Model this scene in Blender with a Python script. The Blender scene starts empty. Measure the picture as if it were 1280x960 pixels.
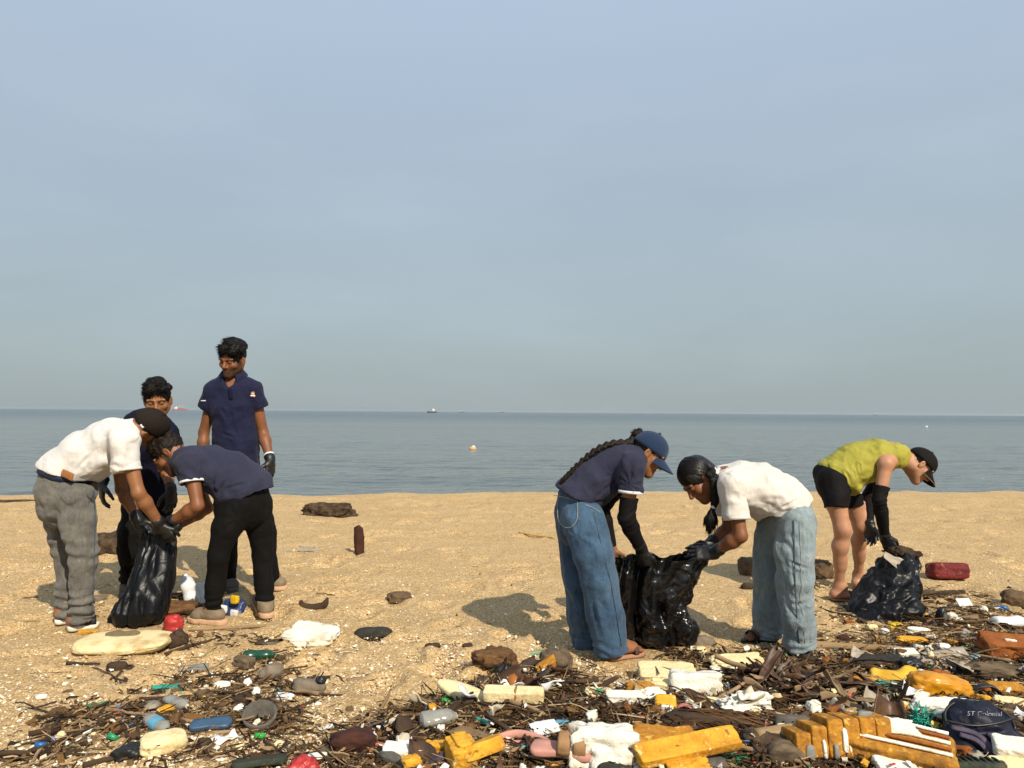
import bpy, bmesh, math, random
import numpy as np
from mathutils import Vector, Matrix

random.seed(7)
RNG = np.random.default_rng(7)
SC = bpy.context.scene
COL = SC.collection

# ------------------------------------------------------------------ camera
CAM_H = 1.27
FPX = 967.0                      # focal length in pixels of a 1280 px wide frame
_p = math.atan(35.0 / FPX)
_r = math.atan(9.0 / 1280.0)
_fw = np.array([0, math.cos(_p), math.sin(_p)])
_u0 = np.array([0, -math.sin(_p), math.cos(_p)])
_r0 = np.array([1.0, 0, 0])
CR = _r0 * math.cos(_r) + _u0 * math.sin(_r)
CU = _u0 * math.cos(_r) - _r0 * math.sin(_r)
CF = _fw
CPOS = np.array([0, 0, CAM_H])
cam_data = bpy.data.cameras.new('camera')
cam_data.sensor_width = 36.0
cam_data.lens = FPX / 1280.0 * 36.0
cam_data.clip_start = 0.05
cam_data.clip_end = 20000
cam = bpy.data.objects.new('camera', cam_data)
COL.objects.link(cam)
M = Matrix.Identity(4)
for i in range(3):
    M[i][0] = CR[i]; M[i][1] = CU[i]; M[i][2] = -CF[i]; M[i][3] = CPOS[i]
cam.matrix_world = M
SC.camera = cam

# ------------------------------------------------------------------ sun and sky
SUN_AZ = np.array([-0.49, 0.85]); SUN_AZ /= np.linalg.norm(SUN_AZ)     # way the light travels over the ground
SUN_EL = math.radians(39)
sun_travel = Vector((SUN_AZ[0] * math.cos(SUN_EL), SUN_AZ[1] * math.cos(SUN_EL), -math.sin(SUN_EL)))
sd = bpy.data.lights.new('sun', 'SUN')
sd.energy = 5.0
sd.angle = math.radians(0.6)
sd.color = (1.0, 0.90, 0.74)
sun = bpy.data.objects.new('sun', sd)
COL.objects.link(sun)
sun.rotation_euler = sun_travel.to_track_quat('-Z', 'Y').to_euler()
sun.location = (4, -6, 8)

W = bpy.data.worlds.new('World')
SC.world = W
W.use_nodes = True
nt = W.node_tree
nt.nodes.clear()
N = nt.nodes.new
L = nt.links.new
sky = N('ShaderNodeTexSky')
sky.sky_type = 'NISHITA'
sky.sun_disc = False
sky.sun_elevation = SUN_EL
sky.sun_rotation = math.atan2(-SUN_AZ[0], -SUN_AZ[1])
sky.air_density = 1.0
sky.dust_density = 3.0
sky.ozone_density = 2.0
sky.altitude = 0
tc = N('ShaderNodeTexCoord')
sep = N('ShaderNodeSeparateXYZ'); L(tc.outputs['Generated'], sep.inputs[0])
# the hazy layer of the sky: thick and grey at the horizon, thin and blue higher up
ramp = N('ShaderNodeValToRGB')
L(sep.outputs['Z'], ramp.inputs[0])
e = ramp.color_ramp.elements
HZ = 10.0
e[0].position = 0.0; e[0].color = (0.335, 0.390, 0.395, 1)
e[1].position = 1.0; e[1].color = (0.46, 0.56, 0.72, 1)
for pos, c in ((0.06, (0.335, 0.40, 0.415)), (0.16, (0.345, 0.42, 0.465)), (0.30, (0.37, 0.455, 0.54)), (0.48, (0.42, 0.52, 0.645))):
    k = e.new(pos); k.color = (*c, 1)
mp = N('ShaderNodeMapping'); mp.inputs['Scale'].default_value = (1.0, 1.0, 3.5)
L(tc.outputs['Generated'], mp.inputs[0])
cn = N('ShaderNodeTexNoise'); cn.inputs['Scale'].default_value = 1.6; cn.inputs['Detail'].default_value = 5; cn.inputs['Roughness'].default_value = 0.55
cn.inputs['Distortion'].default_value = 0.3
L(mp.outputs[0], cn.inputs[0])
cr = N('ShaderNodeMapRange'); cr.inputs[1].default_value = 0.47; cr.inputs[2].default_value = 0.78
cr.inputs[3].default_value = 0.0; cr.inputs[4].default_value = 0.34
L(cn.outputs[0], cr.inputs[0])
cm = N('ShaderNodeMix'); cm.data_type = 'RGBA'
L(cr.outputs[0], cm.inputs[0]); L(ramp.outputs[0], cm.inputs[6]); cm.inputs[7].default_value = (0.50, 0.58, 0.645, 1)
sc_ = N('ShaderNodeVectorMath'); sc_.operation = 'SCALE'; sc_.inputs['Scale'].default_value = HZ
L(cm.outputs[2], sc_.inputs[0])
hm = N('ShaderNodeMix'); hm.data_type = 'RGBA'; hm.inputs[0].default_value = 0.88
L(sky.outputs[0], hm.inputs[6]); L(sc_.outputs[0], hm.inputs[7])
bg = N('ShaderNodeBackground'); bg.inputs['Strength'].default_value = 0.10
L(hm.outputs[2], bg.inputs[0])
wo = N('ShaderNodeOutputWorld'); L(bg.outputs[0], wo.inputs[0])

SC.view_settings.view_transform = 'Standard'
SC.view_settings.look = 'None'
SC.view_settings.exposure = 0.22
SC.view_settings.gamma = 1.0
SC.render.engine = 'CYCLES'
SC.cycles.max_bounces = 5
SC.cycles.diffuse_bounces = 2
SC.cycles.glossy_bounces = 2
SC.cycles.transmission_bounces = 4
SC.cycles.transparent_max_bounces = 6

# ------------------------------------------------------------------ geometry of the view: where a point seen in the photograph stands
def ray(px, py):
    return CR * ((px - 640.0) / FPX) + CU * ((480.0 - py) / FPX) + CF
def J(px, py, Y):
    d = ray(px, py)
    return CPOS + d * (Y / d[1])
def G(px, py, z=0.0):
    d = ray(px, py)
    return CPOS + d * ((z - CAM_H) / d[2])

# ------------------------------------------------------------------ noise
_perm = np.random.default_rng(3).permutation(256)
_perm = np.concatenate([_perm, _perm, _perm])
_grad = np.random.default_rng(4).normal(size=(256, 3))
_grad /= np.linalg.norm(_grad, axis=1)[:, None]
def perlin(P):
    P = np.asarray(P, dtype=np.float64)
    i = np.floor(P).astype(np.int64)
    f = P - i
    i &= 255
    w = f * f * f * (f * (f * 6 - 15) + 10)
    out = np.zeros(len(P))
    for dx in (0, 1):
        wx = w[:, 0] if dx else 1 - w[:, 0]
        a = _perm[(i[:, 0] + dx) & 255]
        for dy in (0, 1):
            wy = w[:, 1] if dy else 1 - w[:, 1]
            b = _perm[a + ((i[:, 1] + dy) & 255)]
            for dz in (0, 1):
                wz = w[:, 2] if dz else 1 - w[:, 2]
                g = _grad[_perm[b + ((i[:, 2] + dz) & 255)]]
                out += wx * wy * wz * (g[:, 0] * (f[:, 0] - dx) + g[:, 1] * (f[:, 1] - dy) + g[:, 2] * (f[:, 2] - dz))
    return out * 1.5
def fbm(P, octs=3):
    o = 0; a = 1.0; P = np.asarray(P, dtype=float)
    for k in range(octs):
        o = o + a * perlin(P + 17.3 * k); a *= 0.5; P = P * 2.03
    return o
def nrm(v):
    v = np.asarray(v, dtype=float)
    return v / np.linalg.norm(v)
def A3(*v):
    return np.array(v, dtype=float)

# ------------------------------------------------------------------ materials
def new_mat(name):
    m = bpy.data.materials.new(name); m.use_nodes = True
    nt = m.node_tree
    b = nt.nodes['Principled BSDF']
    return m, nt, b
def setb(b, **kw):
    names = {'color': 'Base Color', 'rough': 'Roughness', 'metal': 'Metallic', 'spec': 'Specular IOR Level', 'coat': 'Coat Weight',
             'sheen': 'Sheen Weight', 'trans': 'Transmission Weight', 'sss': 'Subsurface Weight', 'alpha': 'Alpha', 'ior': 'IOR', 'coatr': 'Coat Roughness'}
    for k, v in kw.items():
        if k == 'color' and len(v) == 3: v = (*v, 1)
        b.inputs[names[k]].default_value = v
def noise_mat(name, c1, c2, scale=20.0, detail=6, rough=0.8, bump=0.3, bscale=None, bdist=0.005, lo=0.35, hi=0.65, stretch=(1, 1, 1), spots=None,
              spec=0.3, island=0.0, coords='Object', rough2=None, sheen=0.0, nrough=0.6, extra_bump=None, trans=0.0, sss=0.0):
    """two colours mixed by noise, fine relief, optional spots (colour, scale, low, high) and a value that differs per loose piece"""
    m, nt, b = new_mat(name)
    N, L = nt.nodes.new, nt.links.new
    tc = N('ShaderNodeTexCoord')
    mp = N('ShaderNodeMapping'); mp.inputs['Scale'].default_value = stretch
    L(tc.outputs[coords], mp.inputs[0])
    n = N('ShaderNodeTexNoise'); n.inputs['Scale'].default_value = scale; n.inputs['Detail'].default_value = detail; n.inputs['Roughness'].default_value = nrough
    L(mp.outputs[0], n.inputs[0])
    r = N('ShaderNodeMapRange'); r.inputs[1].default_value = lo; r.inputs[2].default_value = hi
    L(n.outputs[0], r.inputs[0])
    mx = N('ShaderNodeMix'); mx.data_type = 'RGBA'
    mx.inputs[6].default_value = (*c1, 1); mx.inputs[7].default_value = (*c2, 1)
    L(r.outputs[0], mx.inputs[0])
    out = mx.outputs[2]
    if spots:
        for (sc, ssc, slo, shi) in spots:
            sn = N('ShaderNodeTexNoise'); sn.inputs['Scale'].default_value = ssc; sn.inputs['Detail'].default_value = 5
            L(tc.outputs[coords], sn.inputs[0])
            sr = N('ShaderNodeMapRange'); sr.inputs[1].default_value = slo; sr.inputs[2].default_value = shi
            L(sn.outputs[0], sr.inputs[0])
            m2 = N('ShaderNodeMix'); m2.data_type = 'RGBA'
            L(sr.outputs[0], m2.inputs[0]); L(out, m2.inputs[6]); m2.inputs[7].default_value = (*sc, 1)
            out = m2.outputs[2]
    if island:
        g = N('ShaderNodeNewGeometry')
        hs = N('ShaderNodeHueSaturation')
        rr = N('ShaderNodeMapRange'); rr.inputs[3].default_value = 1 - island; rr.inputs[4].default_value = 1 + island
        L(g.outputs['Random Per Island'], rr.inputs[0])
        L(rr.outputs[0], hs.inputs['Value'])
        L(out, hs.inputs['Color']); out = hs.outputs[0]
    L(out, b.inputs['Base Color'])
    setb(b, rough=rough, spec=spec, sheen=sheen, trans=trans, sss=sss)
    if bump:
        bn = N('ShaderNodeTexNoise'); bn.inputs['Scale'].default_value = bscale or scale * 3; bn.inputs['Detail'].default_value = 5
        L(mp.outputs[0], bn.inputs[0])
        bp = N('ShaderNodeBump'); bp.inputs['Strength'].default_value = bump; bp.inputs['Distance'].default_value = bdist
        L(bn.outputs[0], bp.inputs['Height'])
        L(bp.outputs[0], b.inputs['Normal'])
    return m

# ------------------------------------------------------------------ object helpers
def mesh_data(name, V, Q, smooth=True, mats=None, mi=None):
    """V (n,3), Q (m,4) with -1 in the last place for triangles"""
    V = np.asarray(V, dtype=np.float32); Q = np.asarray(Q, dtype=np.int64)
    me = bpy.data.meshes.new(name)
    tri = (Q.shape[1] == 3) or (Q[:, -1] < 0)
    if Q.shape[1] == 3:
        tot = np.full(len(Q), 3, dtype=np.int32); loops = Q.ravel()
    else:
        tot = np.where(tri, 3, 4).astype(np.int32); loops = Q.ravel(); loops = loops[loops >= 0]
    st = np.zeros(len(Q), dtype=np.int32); st[1:] = np.cumsum(tot)[:-1]
    me.vertices.add(len(V)); me.vertices.foreach_set('co', V.ravel())
    me.loops.add(len(loops)); me.loops.foreach_set('vertex_index', loops.astype(np.int32))
    me.polygons.add(len(Q)); me.polygons.foreach_set('loop_start', st); me.polygons.foreach_set('loop_total', tot)
    me.polygons.foreach_set('use_smooth', np.full(len(Q), bool(smooth)))
    if mats:
        for m in mats: me.materials.append(m)
    if mi is not None:
        me.polygons.foreach_set('material_index', np.asarray(mi, dtype=np.int32))
    me.update(calc_edges=True)
    me.validate()
    return me
def link(name, me, parent=None, loc=None):
    o = bpy.data.objects.new(name, me)
    COL.objects.link(o)
    if parent is not None: o.parent = parent
    if loc is not None: o.location = loc
    return o
def tag(o, label=None, cat=None, group=None, kind=None):
    if label: o['label'] = label
    if cat: o['category'] = cat
    if group: o['group'] = group
    if kind: o['kind'] = kind
    return o
def empty(name, loc, rz=0.0):
    o = bpy.data.objects.new(name, None); COL.objects.link(o)
    o.location = loc; o.rotation_euler = (0, 0, rz); o.empty_display_size = 0.1
    return o

# ------------------------------------------------------------------ terrain
DIMPLES = []
_rd = np.random.default_rng(11)
for _ in range(420):
    y = _rd.uniform(3.4, 11.2); x = _rd.uniform(-0.75, 0.75) * y
    DIMPLES.append((x, y, _rd.uniform(0.05, 0.09), _rd.uniform(0.10, 0.17), _rd.uniform(0, math.pi), _rd.uniform(0.014, 0.040)))
def crest_y(x):
    return 12.2 + 0.11 * np.clip(x, -40, 40) + 0.35 * np.sin(x * 0.55 + 0.6) * 0.4
def gz(x, y, fine=False):
    x = np.atleast_1d(np.asarray(x, dtype=float)); y = np.atleast_1d(np.asarray(y, dtype=float))
    x, y = np.broadcast_arrays(x, y)
    sh = x.shape; x = x.ravel(); y = y.ravel()
    P = np.stack([x, y, np.zeros_like(x)], 1)
    z = 0.020 * perlin(P * 0.9) + 0.010 * perlin(P * 2.6 + 5) 
    # the litter bank in the foreground right stands a little proud
    z = z + 0.035 * np.exp(-(((x - 1.3) / 1.5) ** 2 + ((y - 3.2) / 0.55) ** 2))
    z = z + np.clip((y - 8.5) / 2.5, 0, 1) * (0.030 * perlin(P * 1.3 + 3) + 0.016 * perlin(P * 3.7 + 9))
    c = y - crest_y(x)
    z = z + np.where(c > 0, -0.13 * c - 0.02 * np.minimum(c, 1), 0.0)
    if fine:
        z = z + 0.0040 * perlin(P * 9) + 0.0026 * perlin(P * 21) + 0.0015 * perlin(P * 47)
        # wind and water worked bands towards the crest
        far = np.clip((y - 5.0) / 4.0, 0, 1)
        z = z + far * 0.012 * np.abs(perlin(np.stack([x * 0.8, y * 2.4, x * 0 + 3], 1))) + far * 0.008 * perlin(np.stack([x * 2.2, y * 4.4, x * 0 + 9], 1))
        for (dx, dy, a, b, th, dep) in DIMPLES:
            m = (np.abs(x - dx) < 0.4) & (np.abs(y - dy) < 0.4)
            if not m.any(): continue
            u = (x[m] - dx) * math.cos(th) + (y[m] - dy) * math.sin(th); v = -(x[m] - dx) * math.sin(th) + (y[m] - dy) * math.cos(th)
            q = np.sqrt((u / a) ** 2 + (v / b) ** 2)
            z[m] += -dep * np.exp(-q ** 2 * 1.2) + dep * 0.45 * np.exp(-((q - 1.5) / 0.35) ** 2)
    return z.reshape(sh)
def g1(x, y):
    return float(gz(x, y)[0])
def GG(px, py):
    """the spot of the ground seen at a pixel"""
    p = G(px, py, 0.0)
    for _ in range(3):
        p = G(px, py, g1(p[0], p[1]))
    return p

def grid_quads(nr, nc):
    i = np.arange(nr * nc).reshape(nr, nc)
    return np.stack([i[:-1, :-1], i[:-1, 1:], i[1:, 1:], i[1:, :-1]], -1).reshape(-1, 4)

_h = np.concatenate([np.linspace(0, 3.2, 150), 3.2 + np.cumsum(np.geomspace(0.026, 0.09, 110)), ])
_h = np.concatenate([_h, _h[-1] + np.cumsum(np.geomspace(0.15, 60, 28))])
_xs = np.concatenate([-_h[:0:-1], _h])
_ys = np.concatenate([np.linspace(-60, 0.5, 14), np.linspace(0.7, 2.2, 20), 2.2 + np.cumsum(np.geomspace(0.016, 0.075, 250))])
_ys = np.concatenate([_ys, _ys[-1] + np.cumsum(np.geomspace(0.09, 1.5, 22))])
XX, YY = np.meshgrid(_xs, _ys)
ZZ = gz(XX, YY, fine=True)
ZZ = np.where(YY > 26, np.minimum(ZZ, -1.6), ZZ)

def sand_material():
    m, nt, b = new_mat('sand')
    N, L = nt.nodes.new, nt.links.new
    tc = N('ShaderNodeTexCoord')
    def noise(scale, detail=6, stretch=None, rough=0.6):
        n = N('ShaderNodeTexNoise'); n.inputs['Scale'].default_value = scale; n.inputs['Detail'].default_value = detail; n.inputs['Roughness'].default_value = rough
        if stretch:
            mp = N('ShaderNodeMapping'); mp.inputs['Scale'].default_value = stretch; L(tc.outputs['Object'], mp.inputs[0]); L(mp.outputs[0], n.inputs[0])
        else: L(tc.outputs['Object'], n.inputs[0])
        return n
    def ramp2(src, lo, hi):
        r = N('ShaderNodeMapRange'); r.inputs[1].default_value = lo; r.inputs[2].default_value = hi; L(src.outputs[0], r.inputs[0]); return r
    def mix(f, a, bcol):
        x = N('ShaderNodeMix'); x.data_type = 'RGBA'; L(f.outputs[0], x.inputs[0])
        if isinstance(a, tuple): x.inputs[6].default_value = (*a, 1)
        else: L(a, x.inputs[6])
        x.inputs[7].default_value = (*bcol, 1)
        return x.outputs[2]
    c = mix(ramp2(noise(0.9, 5, (1, 2.2, 1)), 0.35, 0.68), (0.495, 0.342, 0.165), (0.425, 0.283, 0.127))
    c = mix(ramp2(noise(7.0, 6), 0.45, 0.8), c, (0.44, 0.285, 0.125))
    c = mix(ramp2(noise(60.0, 4), 0.56, 0.75), c, (0.66, 0.49, 0.28))
    c = mix(ramp2(noise(95.0, 3), 0.57, 0.68), c, (0.30, 0.18, 0.075))
    # coarse grains: pale shell grit and a few dark ones, each cell its own tone
    v = N('ShaderNodeTexVoronoi'); v.inputs['Scale'].default_value = 130; L(tc.outputs['Object'], v.inputs[0])
    sp = N('ShaderNodeSeparateColor'); L(v.outputs['Color'], sp.inputs[0])
    r1 = N('ShaderNodeMapRange'); r1.inputs[1].default_value = 0.86; r1.inputs[2].default_value = 0.90; r1.inputs[4].default_value = 0.8; L(sp.outputs[0], r1.inputs[0])
    c = mix(r1, c, (0.70, 0.56, 0.36))
    r2 = N('ShaderNodeMapRange'); r2.inputs[1].default_value = 0.86; r2.inputs[2].default_value = 0.90; r2.inputs[4].default_value = 0.7; L(sp.outputs[1], r2.inputs[0])
    c = mix(r2, c, (0.16, 0.10, 0.05))
    L(c, b.inputs['Base Color'])
    setb(b, rough=0.95, spec=0.12)
    bn = noise(120, 4); bn2 = noise(28, 5)
    ad = N('ShaderNodeMath'); ad.operation = 'ADD'; L(bn.outputs[0], ad.inputs[0])
    mu = N('ShaderNodeMath'); mu.operation = 'MULTIPLY'; mu.inputs[1].default_value = 2.0; L(bn2.outputs[0], mu.inputs[0]); L(mu.outputs[0], ad.inputs[1])
    bp = N('ShaderNodeBump'); bp.inputs['Strength'].default_value = 0.85; bp.inputs['Distance'].default_value = 0.008
    L(ad.outputs[0], bp.inputs['Height']); L(bp.outputs[0], b.inputs['Normal'])
    return m
MAT_SAND = sand_material()
sand = link('sand_beach', mesh_data('sand_beach', np.stack([XX, YY, ZZ], -1).reshape(-1, 3), grid_quads(*XX.shape), True, [MAT_SAND]))
tag(sand, 'golden sandy beach with a low crest above the water', None, None, 'structure')

# ------------------------------------------------------------------ sea
def sea_material():
    m, nt, b = new_mat('sea_water')
    N, L = nt.nodes.new, nt.links.new
    tc = N('ShaderNodeTexCoord')
    hs = []
    for (sc, st, w) in ((0.35, (0.30, 1, 1), 1.6), (1.3, (0.30, 1, 1), 1.1), (5.5, (0.5, 1, 1), 0.22), (0.045, (0.2, 1, 1), 9.0), (0.008, (0.15, 1, 1), 40.0)):
        mp = N('ShaderNodeMapping'); mp.inputs['Scale'].default_value = st; L(tc.outputs['Object'], mp.inputs[0])
        n = N('ShaderNodeTexNoise'); n.inputs['Scale'].default_value = sc; n.inputs['Detail'].default_value = 4; L(mp.outputs[0], n.inputs[0])
        mu = N('ShaderNodeMath'); mu.operation = 'MULTIPLY'; mu.inputs[1].default_value = w; L(n.outputs[0], mu.inputs[0]); hs.append(mu)
    a = hs[0]
    for h in hs[1:]:
        ad = N('ShaderNodeMath'); L(a.outputs[0], ad.inputs[0]); L(h.outputs[0], ad.inputs[1]); a = ad
    bp = N('ShaderNodeBump'); bp.inputs['Strength'].default_value = 1.0; bp.inputs['Distance'].default_value = 0.60
    L(a.outputs[0], bp.inputs['Height']); L(bp.outputs[0], b.inputs['Normal'])
    # base colour paler inshore, darker far out: duller reflection off distant waves painted in
    mp = N('ShaderNodeMapping'); mp.inputs['Scale'].default_value = (0.012, 0.06, 1); L(tc.outputs['Object'], mp.inputs[0])
    n = N('ShaderNodeTexNoise'); n.inputs['Scale'].default_value = 1.0; n.inputs['Detail'].default_value = 4; L(mp.outputs[0], n.inputs[0])
    sp = N('ShaderNodeSeparateXYZ'); L(tc.outputs['Object'], sp.inputs[0])
    r = N('ShaderNodeMapRange'); r.inputs[1].default_value = 14; r.inputs[2].default_value = 330; r.interpolation_type = 'SMOOTHERSTEP'; r.inputs[3].default_value = 1.0; r.inputs[4].default_value = 0.0; L(sp.outputs['Y'], r.inputs[0])
    r2 = N('ShaderNodeMapRange'); r2.inputs[3].default_value = -0.3; r2.inputs[4].default_value = 0.3; L(n.outputs[0], r2.inputs[0])
    ad = N('ShaderNodeMath'); ad.use_clamp = True; L(r.outputs[0], ad.inputs[0]); L(r2.outputs[0], ad.inputs[1])
    mx = N('ShaderNodeMix'); mx.data_type = 'RGBA'; mx.inputs[6].default_value = (0.046, 0.080, 0.092, 1); mx.inputs[7].default_value = (0.152, 0.175, 0.170, 1)
    L(ad.outputs[0], mx.inputs[0]); L(mx.outputs[2], b.inputs['Base Color'])
    setb(b, rough=0.12, ior=1.33, spec=0.34)
    return m
def ridge_(P): return 0.5 - 2 * np.abs(perlin(P))
SEA_Z = -0.72
_sx = np.concatenate([-np.geomspace(30, 9000, 40)[::-1], np.linspace(-29.5, 29.5, 240), np.geomspace(30, 9000, 40)])
_sy = np.concatenate([13 + np.cumsum(np.geomspace(0.09, 0.6, 230)), ])
_sy = np.concatenate([_sy, np.geomspace(_sy[-1] + 1, 9000, 60)])
SX, SY = np.meshgrid(_sx, _sy)
fade = np.clip(1.6 - SY / 60, 0, 1) * (np.abs(SX) < 60)
_P = np.stack([SX.ravel(), SY.ravel(), np.zeros(SX.size)], 1)
SZ = SEA_Z + (fade.ravel() * (0.05 * perlin(_P * A3(0.16, 0.75, 1)) + 0.040 * ridge_(_P * A3(0.35, 1.5, 1) + 8) + 0.016 * perlin(_P * A3(1.2, 3.6, 1) + 4))).reshape(SX.shape)
sea = link('sea', mesh_data('sea', np.stack([SX, SY, SZ], -1).reshape(-1, 3), grid_quads(*SX.shape), True, [sea_material()]))
tag(sea, 'calm grey blue sea reaching to the horizon', None, None, 'structure')
# ------------------------------------------------------------------ implicit surfaces: bodies, clothes, hair are grown as one skin each
def _len3(a, b, c): return np.sqrt(a * a + b * b + c * c)
class Field:
    def __init__(s, h=0.005, k=0.012):
        s.h = h; s.k = k; s.ops = []
    def _ax(s, A, B, side):
        n = np.asarray(B, float) - np.asarray(A, float); Ln = max(np.linalg.norm(n), 1e-6); n = n / Ln
        u = np.asarray(side, float); u = u - n * u.dot(n)
        if np.linalg.norm(u) < 1e-4: u = np.cross(n, A3(0.3, 0.5, 0.8))
        u = nrm(u); return n, Ln, u, np.cross(n, u)
    def cone(s, A, B, ra, rb, k=None, op='add'):
        A = np.asarray(A, float); B = np.asarray(B, float)
        d = B - A; LL = max(d.dot(d), 1e-9); r = max(ra, rb)
        def f(x, y, z):
            t = np.clip(((x - A[0]) * d[0] + (y - A[1]) * d[1] + (z - A[2]) * d[2]) / LL, 0, 1)
            return _len3(x - A[0] - t * d[0], y - A[1] - t * d[1], z - A[2] - t * d[2]) - (ra + (rb - ra) * t)
        s.ops.append((f, np.minimum(A, B) - r, np.maximum(A, B) + r, op, s.k if k is None else k))
    def seg(s, A, B, ra, rb, side, k=None, op='add', flatA=False, flatB=False):
        """tube of elliptical section: radii (along side, across)"""
        A = np.asarray(A, float); B = np.asarray(B, float)
        n, Ln, u, v = s._ax(A, B, side)
        r = max(max(ra), max(rb))
        def f(x, y, z):
            px, py, pz = x - A[0], y - A[1], z - A[2]
            tn = px * n[0] + py * n[1] + pz * n[2]
            t = np.clip(tn / Ln, 0, 1)
            wu = px * u[0] + py * u[1] + pz * u[2]; wv = px * v[0] + py * v[1] + pz * v[2]
            wn = tn - np.clip(tn, 0, Ln)
            ru = ra[0] + (rb[0] - ra[0]) * t; rv = ra[1] + (rb[1] - ra[1]) * t; rn = np.minimum(ru, rv)
            k0 = np.sqrt((wu / ru) ** 2 + (wv / rv) ** 2 + (wn / rn) ** 2)
            k1 = np.sqrt((wu / ru ** 2) ** 2 + (wv / rv ** 2) ** 2 + (wn / rn ** 2) ** 2)
            dd = np.where(k0 > 0.15, k0 * (k0 - 1) / np.maximum(k1, 1e-4), -rn * 0.85)
            if flatA: dd = np.maximum(dd, -tn)
            if flatB: dd = np.maximum(dd, tn - Ln)
            return dd
        s.ops.append((f, np.minimum(A, B) - r, np.maximum(A, B) + r, op, s.k if k is None else k))
    def ell(s, C, R, r, k=None, op='add'):
        """ellipsoid with axes in the rows of R"""
        C = np.asarray(C, float); R = np.asarray(R, float); r = np.asarray(r, float); m = r.max()
        def f(x, y, z):
            px, py, pz = x - C[0], y - C[1], z - C[2]
            q = [px * R[i][0] + py * R[i][1] + pz * R[i][2] for i in range(3)]
            k0 = _len3(q[0] / r[0], q[1] / r[1], q[2] / r[2]); k1 = _len3(q[0] / r[0] ** 2, q[1] / r[1] ** 2, q[2] / r[2] ** 2)
            return np.where(k0 > 0.15, k0 * (k0 - 1) / np.maximum(k1, 1e-4), -r.min() * 0.85)
        s.ops.append((f, C - m, C + m, op, s.k if k is None else k))
    def cut(s, P, n, lo=None, hi=None):
        """take away all beyond a plane, inside a box"""
        P = np.asarray(P, float); n = nrm(n)
        if lo is not None: lo, hi = np.minimum(lo, hi), np.maximum(lo, hi)
        f = lambda x, y, z: (x - P[0]) * n[0] + (y - P[1]) * n[1] + (z - P[2]) * n[2]
        s.ops.append((f, lo, hi, 'cut', 0))
    def mesh(s, smooth=2):
        h = s.h
        add = [o for o in s.ops if o[3] == 'add']
        lo = np.min([o[1] for o in add], axis=0) - 5 * h; hi = np.max([o[2] for o in add], axis=0) + 5 * h
        n = np.ceil((hi - lo) / h).astype(int) + 1
        v = np.full(n, 0.08, dtype=np.float32)
        ax = [(lo[i] + h * np.arange(n[i])).astype(np.float32) for i in range(3)]
        for f, a, b, op, k in s.ops:
            m = 3 * h + k
            a = lo if a is None else a; b = hi if b is None else b
            i0 = np.clip(np.floor((a - m - lo) / h).astype(int), 0, n); i1 = np.clip(np.ceil((b + m - lo) / h).astype(int) + 1, 0, n)
            if (i1 <= i0).any(): continue
            sl = tuple(slice(i0[i], i1[i]) for i in range(3))
            d = f(ax[0][sl[0]][:, None, None], ax[1][sl[1]][None, :, None], ax[2][sl[2]][None, None, :])
            o = v[sl]
            if op == 'add':
                r = np.minimum(o, d)
                if k > 0:
                    q = np.maximum(k - np.abs(o - d), 0) / k; r = r - q * q * (k * 0.25)
            elif op == 'cut': r = np.maximum(o, d)
            else:
                d = -d; r = np.maximum(o, d)
                if k > 0:
                    q = np.maximum(k - np.abs(o - d), 0) / k; r = r + q * q * (k * 0.25)
            v[sl] = r
        V, Q = surface_nets(v)
        V = V * h + lo
        return smooth_mesh(V, Q, smooth), Q
def surface_nets(v):
    s = v < 0
    nx, ny, nz = v.shape
    c = np.zeros((nx - 1, ny - 1, nz - 1), dtype=np.uint8)
    for dx in (0, 1):
        for dy in (0, 1):
            for dz in (0, 1):
                c += s[dx:nx - 1 + dx, dy:ny - 1 + dy, dz:nz - 1 + dz]
    act = (c > 0) & (c < 8)
    I = np.argwhere(act)
    idx = np.full(act.shape, -1, dtype=np.int32)
    idx[act] = np.arange(len(I))
    cor = np.array([[a, b, d] for a in (0, 1) for b in (0, 1) for d in (0, 1)])
    cv = np.stack([v[I[:, 0] + o[0], I[:, 1] + o[1], I[:, 2] + o[2]] for o in cor], 1).astype(np.float64)
    acc = np.zeros((len(I), 3)); cnt = np.zeros(len(I))
    for a in range(8):
        for b in range(a + 1, 8):
            if np.abs(cor[a] - cor[b]).sum() != 1: continue
            va, vb = cv[:, a], cv[:, b]
            m = (va < 0) != (vb < 0)
            t = np.where(m, va / np.where(m, va - vb, 1), 0)
            p = cor[a][None] + t[:, None] * (cor[b] - cor[a])[None]
            acc[m] += p[m]; cnt[m] += 1
    V = I + acc / np.maximum(cnt, 1)[:, None]
    Qs = []
    for axn in range(3):
        o1, o2 = [(1, 2), (2, 0), (0, 1)][axn]
        sa = [slice(None)] * 3; sb = [slice(None)] * 3
        sa[axn] = slice(0, -1); sb[axn] = slice(1, None)
        cr = s[tuple(sa)] != s[tuple(sb)]
        E = np.argwhere(cr)
        ok = (E[:, o1] > 0) & (E[:, o2] > 0) & (E[:, o1] < v.shape[o1] - 1) & (E[:, o2] < v.shape[o2] - 1)
        E = E[ok]
        ins = s[E[:, 0], E[:, 1], E[:, 2]]
        e1 = np.zeros(3, int); e1[o1] = 1; e2 = np.zeros(3, int); e2[o2] = 1
        def g(D): return idx[D[:, 0], D[:, 1], D[:, 2]]
        q = np.stack([g(E - e1 - e2), g(E - e2), g(E), g(E - e1)], 1)
        q[~ins] = q[~ins][:, ::-1]
        Qs.append(q)
    Q = np.concatenate(Qs)
    Q = Q[(Q >= 0).all(1)]
    return V, Q
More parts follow.
